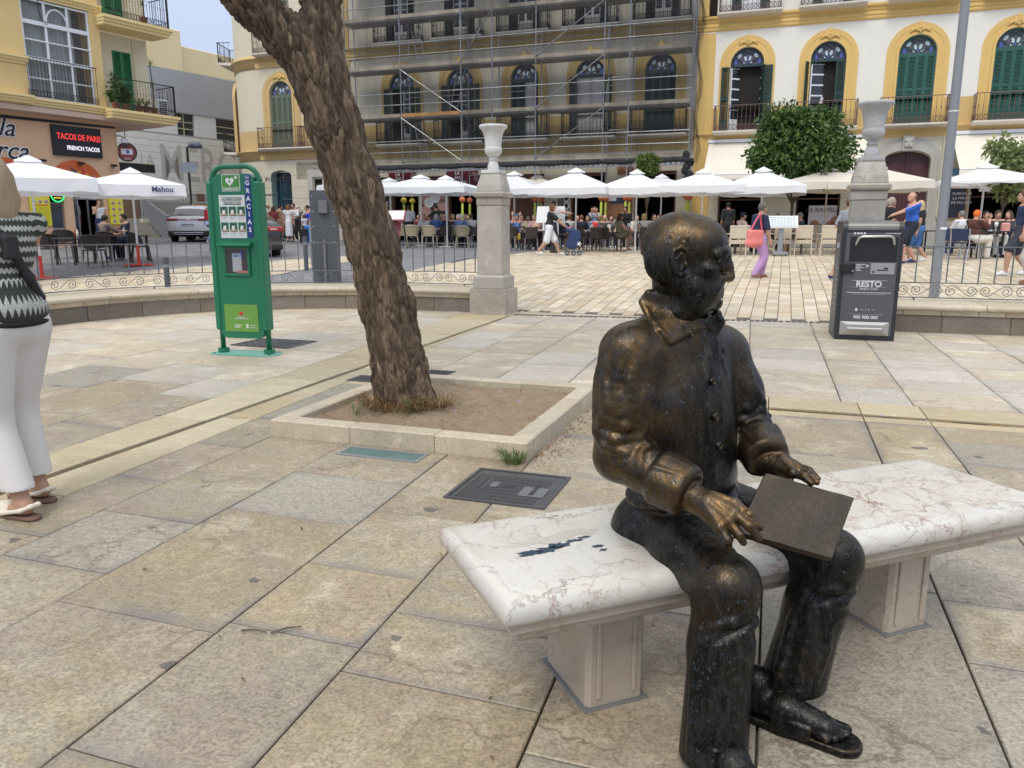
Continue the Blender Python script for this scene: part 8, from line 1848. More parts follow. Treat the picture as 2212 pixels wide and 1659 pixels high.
 def ahand(w,kn,tips,th,upv,sc=1.0):
  dr=kn[1]-w;s.chain([w,w+dr*.4],[.033*sc,.034*sc],.02);c_=(kn[1]+kn[2])/2
  for q in kn:s.cap(w+(q-w)*.3,q,.022*sc,.0145*sc,.016);s.ell(q,(.0145*sc,)*3,None,.006)
  for (q,mid,tip) in tips:s.cap(q,mid,.0125*sc,.0115*sc,.003);s.ell(mid,(.0125*sc,)*3,None,.004);s.cap(mid,tip,.0115*sc,.0092*sc,.003)
  for q,mid,tip in tips:s.cap(w+(q-w)*.45+upv*.028,q+upv*.012,.004,.004,.008)
  s.chain([w+dr*.15,th[0],th[1],th[2]],[.024*sc,.0165*sc,.0135*sc,.0105*sc],.006)
 kn=[D(1588,1088,1.80),D(1586,1108,1.775),D(1573,1126,1.765),D(1555,1140,1.765)]
 tips=[(kn[0],D(1618,1112,1.765),D(1642,1140,1.75)),(kn[1],D(1617,1135,1.745),D(1640,1163,1.735)),(kn[2],D(1597,1155,1.742),D(1606,1172,1.745)),(kn[3],D(1572,1166,1.745),D(1574,1184,1.755))]
 ahand(wR,kn,tips,(D(1556,1080,1.83),D(1590,1092,1.835),D(1612,1110,1.83)),up*.9+np.array([-.2,-.3,0]))
 kn=[D(1712,1022,2.03),D(1722,1016,2.06),D(1722,1010,2.09),D(1716,1006,2.12)]
 tips=[(kn[0],D(1738,1030,2.0),D(1752,1044,1.985)),(kn[1],D(1748,1024,2.03),D(1764,1042,2.0)),(kn[2],D(1748,1018,2.07),D(1766,1034,2.04)),(kn[3],D(1740,1014,2.11),D(1756,1028,2.09))]
 ahand(wL,kn,tips,(D(1692,1032,2.06),D(1712,1052,2.01),D(1728,1066,1.975)),up)
 k=1.16;hc=D(1482,563,2.10);hf=np.array([.94,-.34,-.03]);hf /= np.linalg.norm(hf);hr=np.array([hf[1],-hf[0],0]);hr /= np.linalg.norm(hr);hu=np.cross(hr,hf);HB=np.array([hr,hf,hu]);q=lambda x,y,z:hc+k*(hr*x+hf*y+hu*z)
 hs=SDF(.02);e=lambda c_,r_,kk=.02,sub=False:hs.ell(q(*c_),np.array(r_)*k,HB,kk,sub)
 def ln(P,r_,kk=.004,sub=False):
  for a,b_ in zip(P,P[1:]):hs.cap(q(*a),q(*b_),r_*k,r_*k,kk,sub)
 e((0,-.014,.034),(.074,.093,.078),.02);e((0,.028,-.025),(.058,.061,.08),.03);e((0,.04,.04),(.062,.049,.05),.03);e((0,.03,-.08),(.050,.05,.034),.03);e((0,.073,-.094),(.020,.017,.018),.02)
 hs.cap(q(0,-.02,-.05),neck-up*.03,.064,.078,.03);s.cap(q(0,-.02,-.08),neck-up*.02,.056,.074,.03)
 for g in (-1,1):
  hs.cap(q(.050*g,.0,-.045),q(.036*g,.045,-.085),.025,.021,.03);e((.046*g,.058,-.016),(.02,.02,.016),.02);e((.03*g,.05,-.06),(.03,.03,.03),.03);hs.cap(q(.03*g,.03,-.10),q(.02*g,-.0,-.12),.03,.04,.03)
  e((.034*g,.0945,.002),(.019,.0125,.0115),.008,True);e((.031*g,.0765,.0015),(.0135,.0130,.0125),.001)
  ln([(.0175*g,.0855,.004),(.025*g,.0895,.0085),(.035*g,.0885,.009),(.046*g,.078,.003)],.0031,.002);ln([(.0175*g,.0855,.002),(.026*g,.0880,-.0065),(.036*g,.0870,-.0065),(.046*g,.078,.001)],.0026,.002)
  ln([(.011*g,.0855,.019),(.030*g,.0865,.0245),(.050*g,.073,.020)],.0085,.012);e((.0*g,.080,.016),(.016,.014,.018),.012);ln([(.020*g,.0865,-.0125),(.033*g,.086,-.0145),(.044*g,.077,-.009)],.0035,.005)
  e((.0145*g,.0915,-.035),(.0100,.0135,.0095),.006);e((.0075*g,.101,-.0450),(.0036,.005,.0034),.002,True);ln([(.020*g,.0965,-.034),(.029*g,.0885,-.050),(.035*g,.080,-.070)],.0024,.005,True);ln([(.0265*g,.087,-.037),(.037*g,.077,-.060)],.008,.010)
  ln([(.044*g,.07,-.06),(.040*g,.068,-.085)],.002,.005,True)
  EP=[(.0700*g,.0125,.012),(.0745*g,.009,.026),(.0790*g,-.004,.0315),(.0850*g,-.0165,.024),(.0870*g,-.0205,.008),(.0850*g,-.0175,-.010),(.0800*g,-.0085,-.024),(.0745*g,.001,-.031),(.0715*g,.006,-.026)]
  ln(EP,.0042,.0015);e((.0745*g,-.006,-.001),(.0055,.0155,.0265),.003);ln([(.081*g,-.001,.019),(.0835*g,-.0105,.006),(.081*g,-.008,-.012),(.078*g,.0,-.018)],.0031,.0015);e((.0810*g,.001,-.003),(.0065,.0070,.0125),.002,True);e((.0755*g,.0095,-.006),(.0050,.0042,.0065),.002);e((.0765*g,-.001,-.029),(.005,.0065,.006),.002)
  e((.060*g,-.045,.0),(.020,.042,.05),.02)
 hg=random.Random(2)
 for _ in range(210):
  z=hg.uniform(-.055,.055);an=hg.uniform(-1.0,1.0)*2.05;x,y=.0715*math.sin(an),-.014-.0890*math.cos(an)
  sc=math.sqrt(max(0,1-((z-.034)/.082)**2));P=(x*sc*1.0,-.014+(y+.014)*sc,z)
  if y>.012 and z<.02:continue
  hs.cap(q(*P),q(P[0]*(1-(.0 if z>.0 else .10))+hg.uniform(-.005,.005),P[1]*.99+hg.uniform(-.003,.006),z-hg.uniform(.010,.018)),.0045*k,.003*k,.003)
 ln([(0,.086,.018),(0,.0945,-.008),(0,.1015,-.028)],.0112,.012);e((0,.1000,-.0350),(.0128,.0118,.0098),.006);e((0,.068,-.066),(.030,.020,.022),.015)
 ln([(-.025,.0765,-.0655),(-.010,.0845,-.0615),(0,.0850,-.0625),(.010,.0845,-.0615),(.025,.0765,-.0655)],.0044,.004);ln([(-.021,.0775,-.0720),(0,.0835,-.0745),(.021,.0775,-.0720)],.0056,.004);ln([(-.027,.0800,-.0685),(0,.0905,-.0672),(.027,.0800,-.0685)],.0017,.002,True);ln([(-.016,.0850,-.0845),(.016,.0850,-.0845)],.0028,.006,True)
 for z,y in ((.043,.0895),(.053,.086),(.063,.080)):ln([(-.040,y-.014,z-.004),(-.015,y-.0005,z),(.015,y-.0005,z+.001),(.040,y-.014,z-.003)],.0023,.004)
 hm=hs.mesh('head',.0024,BRZ);nv=len(hm.vertices);co=np.empty(nv*3,np.float32);hm.vertices.foreach_get('co',co);co=co.reshape(-1,3)
 rb=np.maximum(.75*np.clip(1.2-np.linalg.norm(co-(hc+np.array([-.02,0,.13])),axis=1)/.15,0,1),.6*np.clip(1.2-np.linalg.norm(co-(hc+hf*.12-hu*.04),axis=1)/.05,0,1)).astype(np.float32)
 hm.attributes.new('rub','FLOAT','POINT').data.foreach_set('value',rb);inst('head',hm,t)
 me=s.mesh('body',.0042,BRZ);nv=len(me.vertices);co=np.empty(nv*3,np.float32);me.vertices.foreach_get('co',co);co=co.reshape(-1,3);rb=np.zeros(nv,np.float32)
 for c_,rad,w in ((hc+np.array([-.02,0,.11]),.14,.8),(RS+up*.06,.20,.9),((RS+eR)/2,.19,.8),(eR,.16,.85),(cR,.13,.95),(kn[0],.0,0),(D(1580,1110,1.80),.12,.9),(D(1720,1025,2.06),.11,1.0),(cL,.09,.8),(LS+up*.05,.12,.5),(kR+up*.05,.10,.5),(neck+r*.1,.13,.8),(hc+hf*.12-hu*.04,.06,.7),(kR-np.array([.05,0,.06]),.08,.5)):
  if rad>0:rb=np.maximum(rb,w*np.clip(1.25-np.linalg.norm(co-c_,axis=1)/rad,0,1))
 me.attributes.new('rub','FLOAT','POINT').data.foreach_set('value',rb);inst('body',me,t)
 def foot(name,heel,toe,z0=.0,lift=0):
  d=toe-heel;L_=np.linalg.norm(d);d /= L_;sd=np.array([d[1],-d[0],0]);F=SDF(.02);g=lambda a,x,z:heel+d*a*L_+sd*x+np.array([0,0,z])
  F.cap(g(.12,0,.06),g(.25,0,.11),.042,.045);F.chain([g(.14,0,.055),g(.5,.004,.062),g(.8,.006,.042)],[.04,.042,.036],.02)
  for i,(x,a,r_) in enumerate(((-.034,.98,.0155),(-.012,.985,.0125),(.008,.96,.0115),(.026,.93,.011),(.041,.885,.0105))):F.cap(g(.78,x*.9,.038),g(a-.05,x,.034),r_*1.05,r_,.006)
  me=F.mesh('foot',.0045,BRZ);o=inst(name,me,t)
  S_=SDF(.01);S_.chain([g(.07,0,.012),g(.5,.004,.012),g(.93,.002,.012)],[.044,.046,.05],.02);S_.cut((0,0,.001),(0,0,1));S_.cut((0,0,.024),(0,0,-1));inst('sandal_sole',S_.mesh('sandal_sole',.005,BRZ),o)
  B_=SDF(.006)
  for q in range(13):
   a=.44+.022*q;hh=.098-.125*(a-.44)
   B_.chain([g(a,-.047,.02),g(a+.005,-.040,.045),g(a+.01,-.022,hh*.93),g(a+.012,.002,hh+.004),g(a+.01,.026,hh*.9),g(a+.005,.041,.045),g(a,.047,.02)],[.008]*7)
  B_.chain([g(.76,-.04,.055),g(.78,-.012,.066),g(.86,-.01,.05)],[.008]*3)
  inst('sandal_strap',B_.mesh('sandal_strap',.005,BRZ),o)
 foot('foot',np.array([.615,2.02,0]),np.array([.905,1.815,0]));foot('foot',np.array([.50,1.825,0]),np.array([.60,1.555,0]))
 for u,v in ((1489,719),(1537,823),(1543,900),(1551,962)):
  p=surf(u,v,.004);mb=MB();mb.smooth=True;mb.T=Matrix.Translation(Vector(p))@ Vector(f).to_track_quat('Z','Y').to_matrix().to_4x4();mb.lathe([(.0,.008),(.007,.008),(.009,.011),(.0115,.011),(.012,.002),(.012,-.01)],16);mb.obj('button',BRZ,t)
 A,B_,C_,D_=D(1640,1030,2.00),D(1845,1076,1.965),D(1797,1205,1.795),D(1592,1148,1.800)
 A=B_+(D_-C_)
 nrm=np.cross(B_-A,D_-A);nrm /= np.linalg.norm(nrm);nrm *= -np.sign(nrm[2])*-1
 if nrm[2]<0:nrm=-nrm
 mb=MB();P=[A,B_,C_,D_];lo=[p-nrm*.018 for p in P];G=8
 def surf(P_,off):return [[tuple(P_[0]*(1-u_)*(1-w_)+P_[1]*u_*(1-w_)+P_[2]*u_*w_+P_[3]*(1-u_)*w_+nrm*(off+.004*math.sin(u_*9+w_*4)*.5)) for u_ in np.linspace(0,1,G)] for w_ in np.linspace(0,1,G)]
 mb.grid([list(reversed(x)) for x in surf(P,0)]);mb.grid(surf(lo,0))
 q_=lambda X,Y:[X+(Y-X)*t_ for t_ in np.linspace(0,1,G)]
 for X,Y,X2,Y2 in ((A,B_,lo[0],lo[1]),(B_,C_,lo[1],lo[2]),(C_,D_,lo[2],lo[3]),(D_,A,lo[3],lo[0])):mb.grid([q_(X,Y),q_(X2,Y2)])
 mb.obj('sketchbook',BOOK,t)
 return t
statue()
# --- leaning tree
from mathutils import noise as mnoise
def big_tree():
 D=lambda u,v,y:np.array(dep(u,v,y));t=thing('leaning_tree','leaning tree with deeply furrowed grey-brown bark, forking near the top','tree',(0,0,0))
 m,nt,b=newmat('furrowed bark');v=objcoord(nt);sv=scalev(nt,v,(1,1,.28));n1=noise(nt,sv,34,6,.72,.6);n2=noise(nt,v,3,4)
 c=ramp(nt,n1,[(.36,(.042,.027,.017)),(.5,(.125,.085,.052)),(.64,(.26,.19,.125))]);c=mix(nt,ramp(nt,n2,[(.4,0),(.7,.5)]),c,(.15,.105,.07));at=nd(nt,'ShaderNodeAttribute',attribute_name='plate');c=mix(nt,1.0,c,ramp(nt,at.outputs['Fac'],[(0,.62),(.6,1.0),(1,1.5)]),'MULTIPLY')
 nt.links.new(c,b.inputs['Base Color']);setin(b,Roughness=.9);bump(nt,b,n1,1.0,.02)
 s=SDF(.10);T=[D(884,905,5.66),D(862,800,5.68),D(836,660,5.68),D(806,530,5.66),D(766,400,5.62),D(722,270,5.58),D(690,170,5.56)];s.chain(T,[.235,.205,.195,.186,.182,.18,.19],.06)
 for k in range(9):a=2*PI*k/9+.3;s.cap(T[0]+np.array([.13*math.cos(a),.13*math.sin(a),.12]),T[0]+np.array([(.27+.03*math.sin(k*3))*math.cos(a),.26*math.sin(a),-.06]),.075,.05,.06)
 LA_=[T[6],D(625,85,5.5),D(540,2,5.42),D(445,-90,5.3),D(330,-230,5.1)];s.chain(LA_,[.165,.152,.146,.14,.12],.06);LB_=[T[6]+np.array([.02,0,.05]),D(690,70,5.6),D(692,-30,5.66),D(705,-160,5.7),D(760,-330,5.9)];s.chain(LB_,[.15,.142,.136,.13,.11],.06)
 me=s.mesh('trunk',.0075,m);nv=len(me.vertices);co=np.empty(nv*3,np.float32);me.vertices.foreach_get('co',co);co=co.reshape(-1,3);no=np.empty(nv*3,np.float32);me.vertices.foreach_get('normal',no);no=no.reshape(-1,3)
 pla=np.zeros(nv,np.float32);d=np.empty(nv,np.float32);dx=T[6]-T[0];dx /= np.linalg.norm(dx)
 for i in range(nv):
  p=co[i];h=p[2];P=Vector(((p[0]-dx[0]/dx[2]*h)*21,p[1]*21,h*4.6));w=mnoise.noise_vector(P*.6)*.6;ds,pt=mnoise.voronoi(P+w);e=min((ds[1]-ds[0])*1.9,1.0);pla[i]=(math.sin(pt[0].x*12.9+pt[0].y*78.2+pt[0].z*37.7)*4375.5)%1.0;d[i]=(e**.7*.034-.012)*(.85+.25*mnoise.noise(P*.37))+mnoise.noise(Vector((p[0]*75,p[1]*75,h*12)))*.0075+mnoise.noise(Vector((p[0]*5,p[1]*5,h*2)))*.008
 co+=no*(d-.012)[:,None];me.vertices.foreach_set('co',co.ravel());me.update();me.attributes.new('plate','FLOAT','POINT').data.foreach_set('value',pla);inst('trunk',me,t)
 CR=[]
 rg=random.Random(4)
 for q in range(15):CR.append((-1.6+rg.uniform(-2.8,3.2),5.4+rg.uniform(-2.5,2.5),6.4+rg.uniform(-.5,2.2),rg.uniform(.7,1.2)))
 foliage(CR,5000,.24,11,leaf_mat('feathery tree leaf',(.03,.07,.015),(.09,.15,.04)),t,shell=.1)
 L=MB();L.smooth=True
 for c_ in CR[:9]:st=LA_[-1] if c_[0]< -1.4 else LB_[-1];L.tube([tuple(st),((st[0]+c_[0])/2,(st[1]+c_[1])/2,(st[2]+c_[2])/2+.2),c_[:3]],[.09,.06,.02],7)
 L.obj('branches',m,t)
big_tree()
DRY=leaf_mat('dry grass blade',(.14,.075,.03),(.30,.20,.08));GRN=leaf_mat('green grass blade',(.05,.10,.02),(.16,.22,.06))
def tuft(c,n,r_,l,mt,name,label,cat='grass',flat=.4,seed=1):
 rg=random.Random(seed);m=MB()
 for _ in range(n):
  a=rg.uniform(0,6.28);q=r_*math.sqrt(rg.random());b=Vector((c[0]+q*math.cos(a),c[1]+q*math.sin(a),c[2]));a+=rg.uniform(-.9,.9);d=Vector((math.cos(a),math.sin(a),0));s_=Vector((-d.y,d.x,0))*.0028;L_=l*rg.uniform(.5,1.2);k=rg.uniform(flat*.5,flat*1.8)
  m.add([b-s_,b+s_,b+d*L_*k*.5+Vector((0,0,L_*.6))+s_*.8,b+d*L_*k*.5+Vector((0,0,L_*.6))-s_*.8,b+d*L_*k*1.2+Vector((0,0,L_*(.95-.4*k)))],[(0,1,2,3),(3,2,4)])
 o=m.obj(name,mt);tag(o,label,cat,kind='stuff');return o
tb=dep(884,900,5.66)
for k in range(9):a=-2.9+k*.32;tuft((tb.x+.28*math.cos(a),tb.y+.28*math.sin(a),.075),60,.07,.13,DRY,'dry_grass','dry brown grass round the foot of the leaning tree',flat=.9,seed=k)
tuft((tb.x+.08,tb.y-.33,.07),24,.05,.16,GRN,'green_grass','few green blades at the foot of the leaning tree',seed=20);tuft((tb.x-.33,tb.y-.33,.07),16,.05,.10,GRN,'green_grass','small green weeds in the pit left of the tree',seed=21)
wp=AB(-1.43,4.15);tuft((wp.x,wp.y,.0),90,.055,.12,GRN,'grass_tuft','green grass tuft growing at the front corner of the kerb',flat=.7,seed=22)
def litter(name,label,cols,spots,size,seed):
 rg=random.Random(seed);m=MB();mt=leaf_mat(name,*cols)
 for x,y,z in spots:
  a=rg.uniform(0,6.28);d=Vector((math.cos(a),math.sin(a),0))*size*rg.uniform(.6,1.3);s_=Vector((-d.y,d.x,0))*.35;b=Vector((x,y,z));m.add([b-d*.5,b+s_*.5+Vector((0,0,size*.2)),b+d*.5+Vector((0,0,size*.12)),b-s_*.5],[(0,1,2,3)])
 tag(m.obj(name,mt),label,'litter',kind='stuff')
rg=random.Random(9);PA=lambda a,b,z:tuple(AB(a,b,z))
litter('fallen_leaves','small brown leaves scattered over the pit and along its kerb',((.10,.055,.03),(.25,.15,.07)),[PA(rg.uniform(-3.0,-1.5),rg.uniform(4.4,5.9),.078) for _ in range(260)]+[PA(-1.33+rg.random()**2*.16,rg.uniform(4.2,6.1),.006) for _ in range(210)]+[PA(rg.uniform(-5,3),rg.uniform(1.5,8),.006) for _ in range(120)],.024,1)
litter('purple_petals','a few purple fallen blossoms on the soil and paving',((.36,.28,.62),(.5,.4,.75)),[PA(rg.uniform(-3.0,-1.5),rg.uniform(4.4,5.9),.082) for _ in range(13)]+[PA(rg.uniform(-4.5,2),rg.uniform(3,7),.008) for _ in range(9)]+[PA(.78,6.15,.004)],.036,2)
for u,v_,u2,v2,l in ((522,1366,575,1369,'short dark twig on the paving left of centre'),(585,1372,652,1357,'thin curved twig beside the short dark one')):
 a,b_=gnd(u,v_),gnd(u2,v2);t=MB().tube([(a.x,a.y,.008),((a.x+b_.x)/2,(a.y+b_.y)/2+.004,.012),(b_.x,b_.y,.007)],[.004,.0035,.002],6).obj('twig',BARK);tag(t,l,'twig','twigs on the paving')
# --- covers set into the paving
def cover(a0,a1,b0,b1,label,kind):
 c=AB((a0+a1)/2,(b0+b1)/2);t=thing('manhole_cover',label,'manhole cover',(c.x,c.y,0),FA);w,d=(a1-a0)/2,(b1-b0)/2
 f=MB();z=.006
 for x0,x1,y0,y1 in ((-w,w,-d,-d+.02),(-w,w,d-.02,d),(-w,-w+.02,-d+.02,d-.02),(w-.02,w,-d+.02,d-.02)):f.box(x0,x1,y0,y1,-.02,z+.002)
 f.obj('frame',CASTIRON if kind!='glass' else M('zinc frame',(.3,.31,.31),.5,.5),t)
 if kind=='glass':MB().box(-w+.02,w-.02,-d+.02,d-.02,-.02,z-.001).obj('glass_plate',M('sea green glass',(.07,.15,.15),.2,var=.3,scale=9),t);return
 MB().box(-w+.024,w-.024,-d+.024,d-.024,-.02,z-.003).obj('plate',CASTIRON,t);r_=MB();n=int(2*(w-.05)/.016);
 if kind=='ribbed':
  for i in range(n):
   x=-w+.045+i*.016
   for y0,y1 in ((-d+.04,d-.04),):
    for q in range(int((y1-y0)/.05)):r_.box(x,x+.009,y0+q*.05,y0+q*.05+.044,z-.003,z+.0005,0,False)
  r_.obj('rib_pattern',CASTIRON,t,kind='stuff');IP=M('pale cast plate',(.17,.175,.18),.5,.4,var=.15)
  MB().box(w*.30,w*.8,-d*.45,d*.1,z-.002,z+.002).obj('name_plate',IP,t);text('TELECOM',.035,CASTIRON,t,(w*.55,-d*.1,z+.003),rot=(0,0,PI/2));MB().box(-.03,.03,-.012,.012,z-.0,z+.0012).obj('lift_slot',BLACKM,t)
  for k in range(2):text('MANTENIMIENTO',.026,IP,t,(-w*.62+k*.045,d*.1,z+.0018),rot=(0,0,PI/2))
  MB().box(-w*.4,-w*.25,-d*.1,d*.2,z-.002,z+.001).obj('emblem',IP,t)
 else:
  for i in range(int(2*(w-.04)/.055)):
   for j in range(int(2*(d-.04)/.055)):
    r_.tube([(-w+.06+i*.055-.016*((i+j)%2==0),-d+.06+j*.055-.016*((i+j)%2),z-.002),(-w+.06+i*.055+.016*((i+j)%2==0),-d+.06+j*.055+.016*((i+j)%2),z-.002)],.007,4)
  r_.obj('stud_pattern',CASTIRON,t,kind='stuff')
cover(-1.575,-1.03,3.46,3.985,'large dark ribbed manhole cover in front of the tree pit','ribbed')
cover(-2.52,-1.97,3.955,4.135,'narrow greenish glass cover against the front kerb','glass')
p=gnd(590,742);a_,b_=ab(p);cover(a_-.40,a_+.42,b_-.30,b_+.32,'studded iron cover behind the green defibrillator cabinet','studded')
for u,v_,l in ((792,818,'small drain grate left of the tree behind the pit'),(945,806,'small drain grate right of the tree behind the pit')):
 p=gnd(u,v_);a_,b_=ab(p);c=AB(a_,b_);t=thing('floor_drain',l,'drain',(c.x,c.y,0),FA,'small floor drains');MB().box(-.14,.14,-.14,.14,-.02,.004).obj('plate',CASTIRON,t)
 for k in range(5):MB().box(-.11,.11,-.105+k*.045,-.08+k*.045,-.0,.0055).obj('slot',BLACKM,t)
# --- green defibrillator cabinet
def aed():
 pL,pR=gnd(484,762),gnd(583,766);ax=(pR-pL).normalized();c=(pL+pR)/2;t=thing('defibrillator_cabinet','tall green public defibrillator cabinet with instruction posters, standing on a pale green base plate','cabinet',(c.x,c.y,0),math.atan2(ax.y,ax.x))
 GR=M('gloss green paint',(.012,.175,.085),.4,var=.06,scale=2,dirt=.06,coat=.15);LG=M('pale green base',(.16,.42,.33),.5,var=.08);W=.285
 MB().prism([(x*math.cos(0),y) for x,y in [(.42*math.cos(a)*abs(math.cos(a))**-.5 if False else .40*math.copysign(abs(math.cos(a))**.35,math.cos(a)),.17*math.copysign(abs(math.sin(a))**.5,math.sin(a))) for a in [2*PI*k/36 for k in range(36)]]],.0,.012,.003).obj('base_plate',LG,t)
 for x in (-.34,.34):
  for y in (-.1,.1):MB().cyl((x,y),.014,.012,.02,8).obj('anchor_bolt',CASTIRON,t)
 P=[(-W,0,.02)]+[(-W,0,1.78)]+[(-W+.16*(1-math.cos(a)),0,1.86+.16*math.sin(a)) for a in [PI/2*k/7 for k in range(8)]]+[(W-.16*(1-math.cos(a)),0,1.86+.16*math.sin(a)) for a in [PI/2*k/7 for k in range(7,-1,-1)]]+[(W,0,1.78),(W,0,.02)]
 m=MB();m.smooth=True;m.tube(P,.028,12);m.obj('tube_frame',GR,t)
 for x in (-W,W):MB().cyl((x,0),.062,.013,.06,20).obj('foot_collar',GR,t)
 m=MB();
 for x in (-W,W):m.box(x-.034,x+.034,-.07,.07,.27,1.86,.014)
 m.obj('side_column',GR,t)
 m=MB();w=W-.02;pts=[(-w,.24),(-w+.03,.2),(-w+.08,.18),(w-.08,.18),(w-.03,.2),(w,.24),(w,1.84),(w-.02,1.90),(w-.08,1.94),(-w+.08,1.94),(-w+.02,1.90),(-w,1.84)]
 m.add([(x,-.05,z) for x,z in pts]+[(x,.05,z) for x,z in pts],[tuple(range(12)),tuple(reversed(range(12,24)))]+[(i,12+i,12+(i+1)%12,(i+1)%12) for i in range(12)]);m.obj('panel',GR,t);y=-.0725
 y=-.0535
 SG=M('emergency sign green',(.07,.26,.05),.5,var=.02);MB().box(-.125,.09,y-.002,y+.003,1.76,1.935).obj('sign_border',WHT,t);MB().box(-.119,.084,y-.004,y-.0021,1.80,1.929).obj('sign_field',SG,t);MB().box(-.119,.084,y-.004,y-.0021,1.766,1.795).obj('sign_strip',SG,t);text('DESFIBRILADOR',.026,WHT,t,(-.018,y-.006,1.78),depth=.001,bold=.0006,sx=.98)
 h=MB();n=30;hp=[(.0031*(16*math.sin(a)**3)-.028,.0031*(13*math.cos(a)-5*math.cos(2*a)-2*math.cos(3*a)-math.cos(4*a))+1.862) for a in [2*PI*k/n for k in range(n)]];h.add([(-.028,y-.0055,1.85)]+[(x,y-.0055,z) for x,z in hp],[(0,1+(k+1)%n,1+k) for k in range(n)]);h.f=[tuple(reversed(f_)) for f_ in h.f];h.obj('heart',WHT,t)
 h=MB();h.add([(x-.028,y-.007,z+1.862) for x,z in ((.006,.026),(-.016,-.004),(-.002,-.004),(-.008,-.03),(.016,.004),(.002,.004))],[(0,1,2,5),(5,2,3,4)]);h.obj('lightning',SG,t)
 h=MB();h.box(.028,.064,y-.006,y-.004,1.896,1.908);h.box(.040,.052,y-.0062,y-.0045,1.884,1.920);h.obj('cross',WHT,t)
 MB().box(-.175,.135,y-.002,y+.002,1.27,1.72).obj('instruction_sheet',M('white sheet',(.68,.69,.70),.5),t)
 for z,tx,wd in ((1.682,'¿PARO CARDÍACO?',.12),(1.637,'ACTÚA RÁPIDO:',.105)):MB().box(-.02-wd,-.02+wd,y-.004,y-.0021,z-.017,z+.017,.001).obj('heading_strip',M('deep green print',(.015,.13,.06),.5,var=0),t);text(tx,.028,WHT,t,(-.02,y-.006,z),depth=.001,bold=.0005)
 for r_ in range(2):
  for k in range(3):
   x=-.122+.103*k;z=1.555-.165*r_;MB().box(x-.044,x+.044,y-.004,y-.0021,z-.052,z+.045).obj('picture_tile',M('deep green print',(.015,.13,.06),.5,var=0),t)
   q=MB();q.ball((x-.003+.008*k,y-.005,z+.02),.011,8,5,(1,.25,1));q.mi=1;q.add([(x-.014,y-.0062,z+.01),(x+.018,y-.0062,z+.012),(x+.012,y-.0062,z-.03),(x-.02,y-.0062,z-.03)],[(0,3,2,1)]);q.mi=2;q.add([(x-.042,y-.0058,z-.03),(x+.036,y-.0058,z-.026),(x+.036,y-.0058,z-.044),(x-.042,y-.0058,z-.046)],[(0,3,2,1)]);q.obj('first_aid_figure',[M('print hair',(.05,.035,.03),.5),WHT,M('print skin',(.55,.34,.24),.5)],t)
   q=MB();
   for l_ in range(3):q.box(x-.04,x+.035-.01*l_,y-.004,y-.0021,z-.064-.009*l_,z-.060-.009*l_)
   q.obj('caption_lines',M('grey print',(.5,.5,.52),.5),t)
 BL=M('royal blue strip',(.015,.04,.22),.5,var=.02);MB().box(.148,.213,y-.003,y+.002,1.275,1.925).obj('blue_strip',BL,t)
 for k,ch_ in enumerate('GRACIAS'):text(ch_,.068,WHT,t,(.18,y-.005,1.842-.081*k),depth=.001,bold=.0015)
 text('012',.03,WHT,t,(.18,y-.005,1.905),depth=.001);MB().box(.155,.205,y-.005,y-.003,1.887,1.890).obj('strip_rule',WHT,t)
 hd=MB();hd.add([(-.19,-.05,1.235),(.19,-.05,1.235),(.20,-.14,1.20),(-.20,-.14,1.20),(.20,-.14,1.188),(-.20,-.14,1.188),(-.18,-.05,1.17),(.18,-.05,1.17)],[(3,2,1,0),(5,4,2,3),(6,7,4,5),(0,6,5,3),(7,1,2,4)]);hd.obj('rain_hood',GR,t)
 f_=MB();x0,x1,z0,z1=-.165,.155,.865,1.175
 for a,b_,c_,d_ in ((x0,x1,z0,z0+.028),(x0,x1,z1-.015,z1),(x0,x0+.026,z0+.028,z1-.015),(x1-.026,x1,z0+.028,z1-.015)):f_.box(a,b_,-.075,-.045,c_,d_,.004)
 f_.obj('window_frame',GR,t);bx=MB();bx.box(x0+.02,x1-.02,-.052,.04,z0+.02,z1-.01);bx.f=bx.f[:0]+bx.f;bx.obj('window_recess',M('dark box lining',(.02,.014,.022),.6,var=.3),t)
 MB().box(-.06,.055,-.068,-.053,.905,1.11,.014).obj('defibrillator',M('grey device case',(.42,.42,.44),.45,var=.08),t);MB().box(-.04,.03,-.072,-.0685,1.07,1.095,.002).obj('device_strip',M('device blue',(.10,.2,.4),.4),t);MB().box(.035,.065,-.066,-.053,1.06,1.13,.004).obj('blue_tag',M('bright blue tag',(.02,.06,.5),.4),t);MB().box(-.01,.125,-.07,-.053,.895,.925,.003).obj('red_label',M('faded red label',(.45,.14,.11),.5),t)
 gl=newmat('cabinet window glass')[0];nt=gl.node_tree;tr=nd(nt,'ShaderNodeBsdfTransparent');gg=nd(nt,'ShaderNodeBsdfGlossy');gg.inputs['Roughness'].default_value=.03;mx=nd(nt,'ShaderNodeMixShader');mx.inputs[0].default_value=.09;nt.links.new(tr.outputs[0],mx.inputs[1]);nt.links.new(gg.outputs[0],mx.inputs[2]);nt.links.new(mx.outputs[0],nt.nodes['Material Output'].inputs['Surface'])
 MB().add([(x0+.02,-.0735,z0+.02),(x1-.02,-.0735,z0+.02),(x1-.02,-.0735,z1-.01),(x0+.02,-.0735,z1-.01)],[(0,1,2,3)]).obj('window_pane',gl,t)
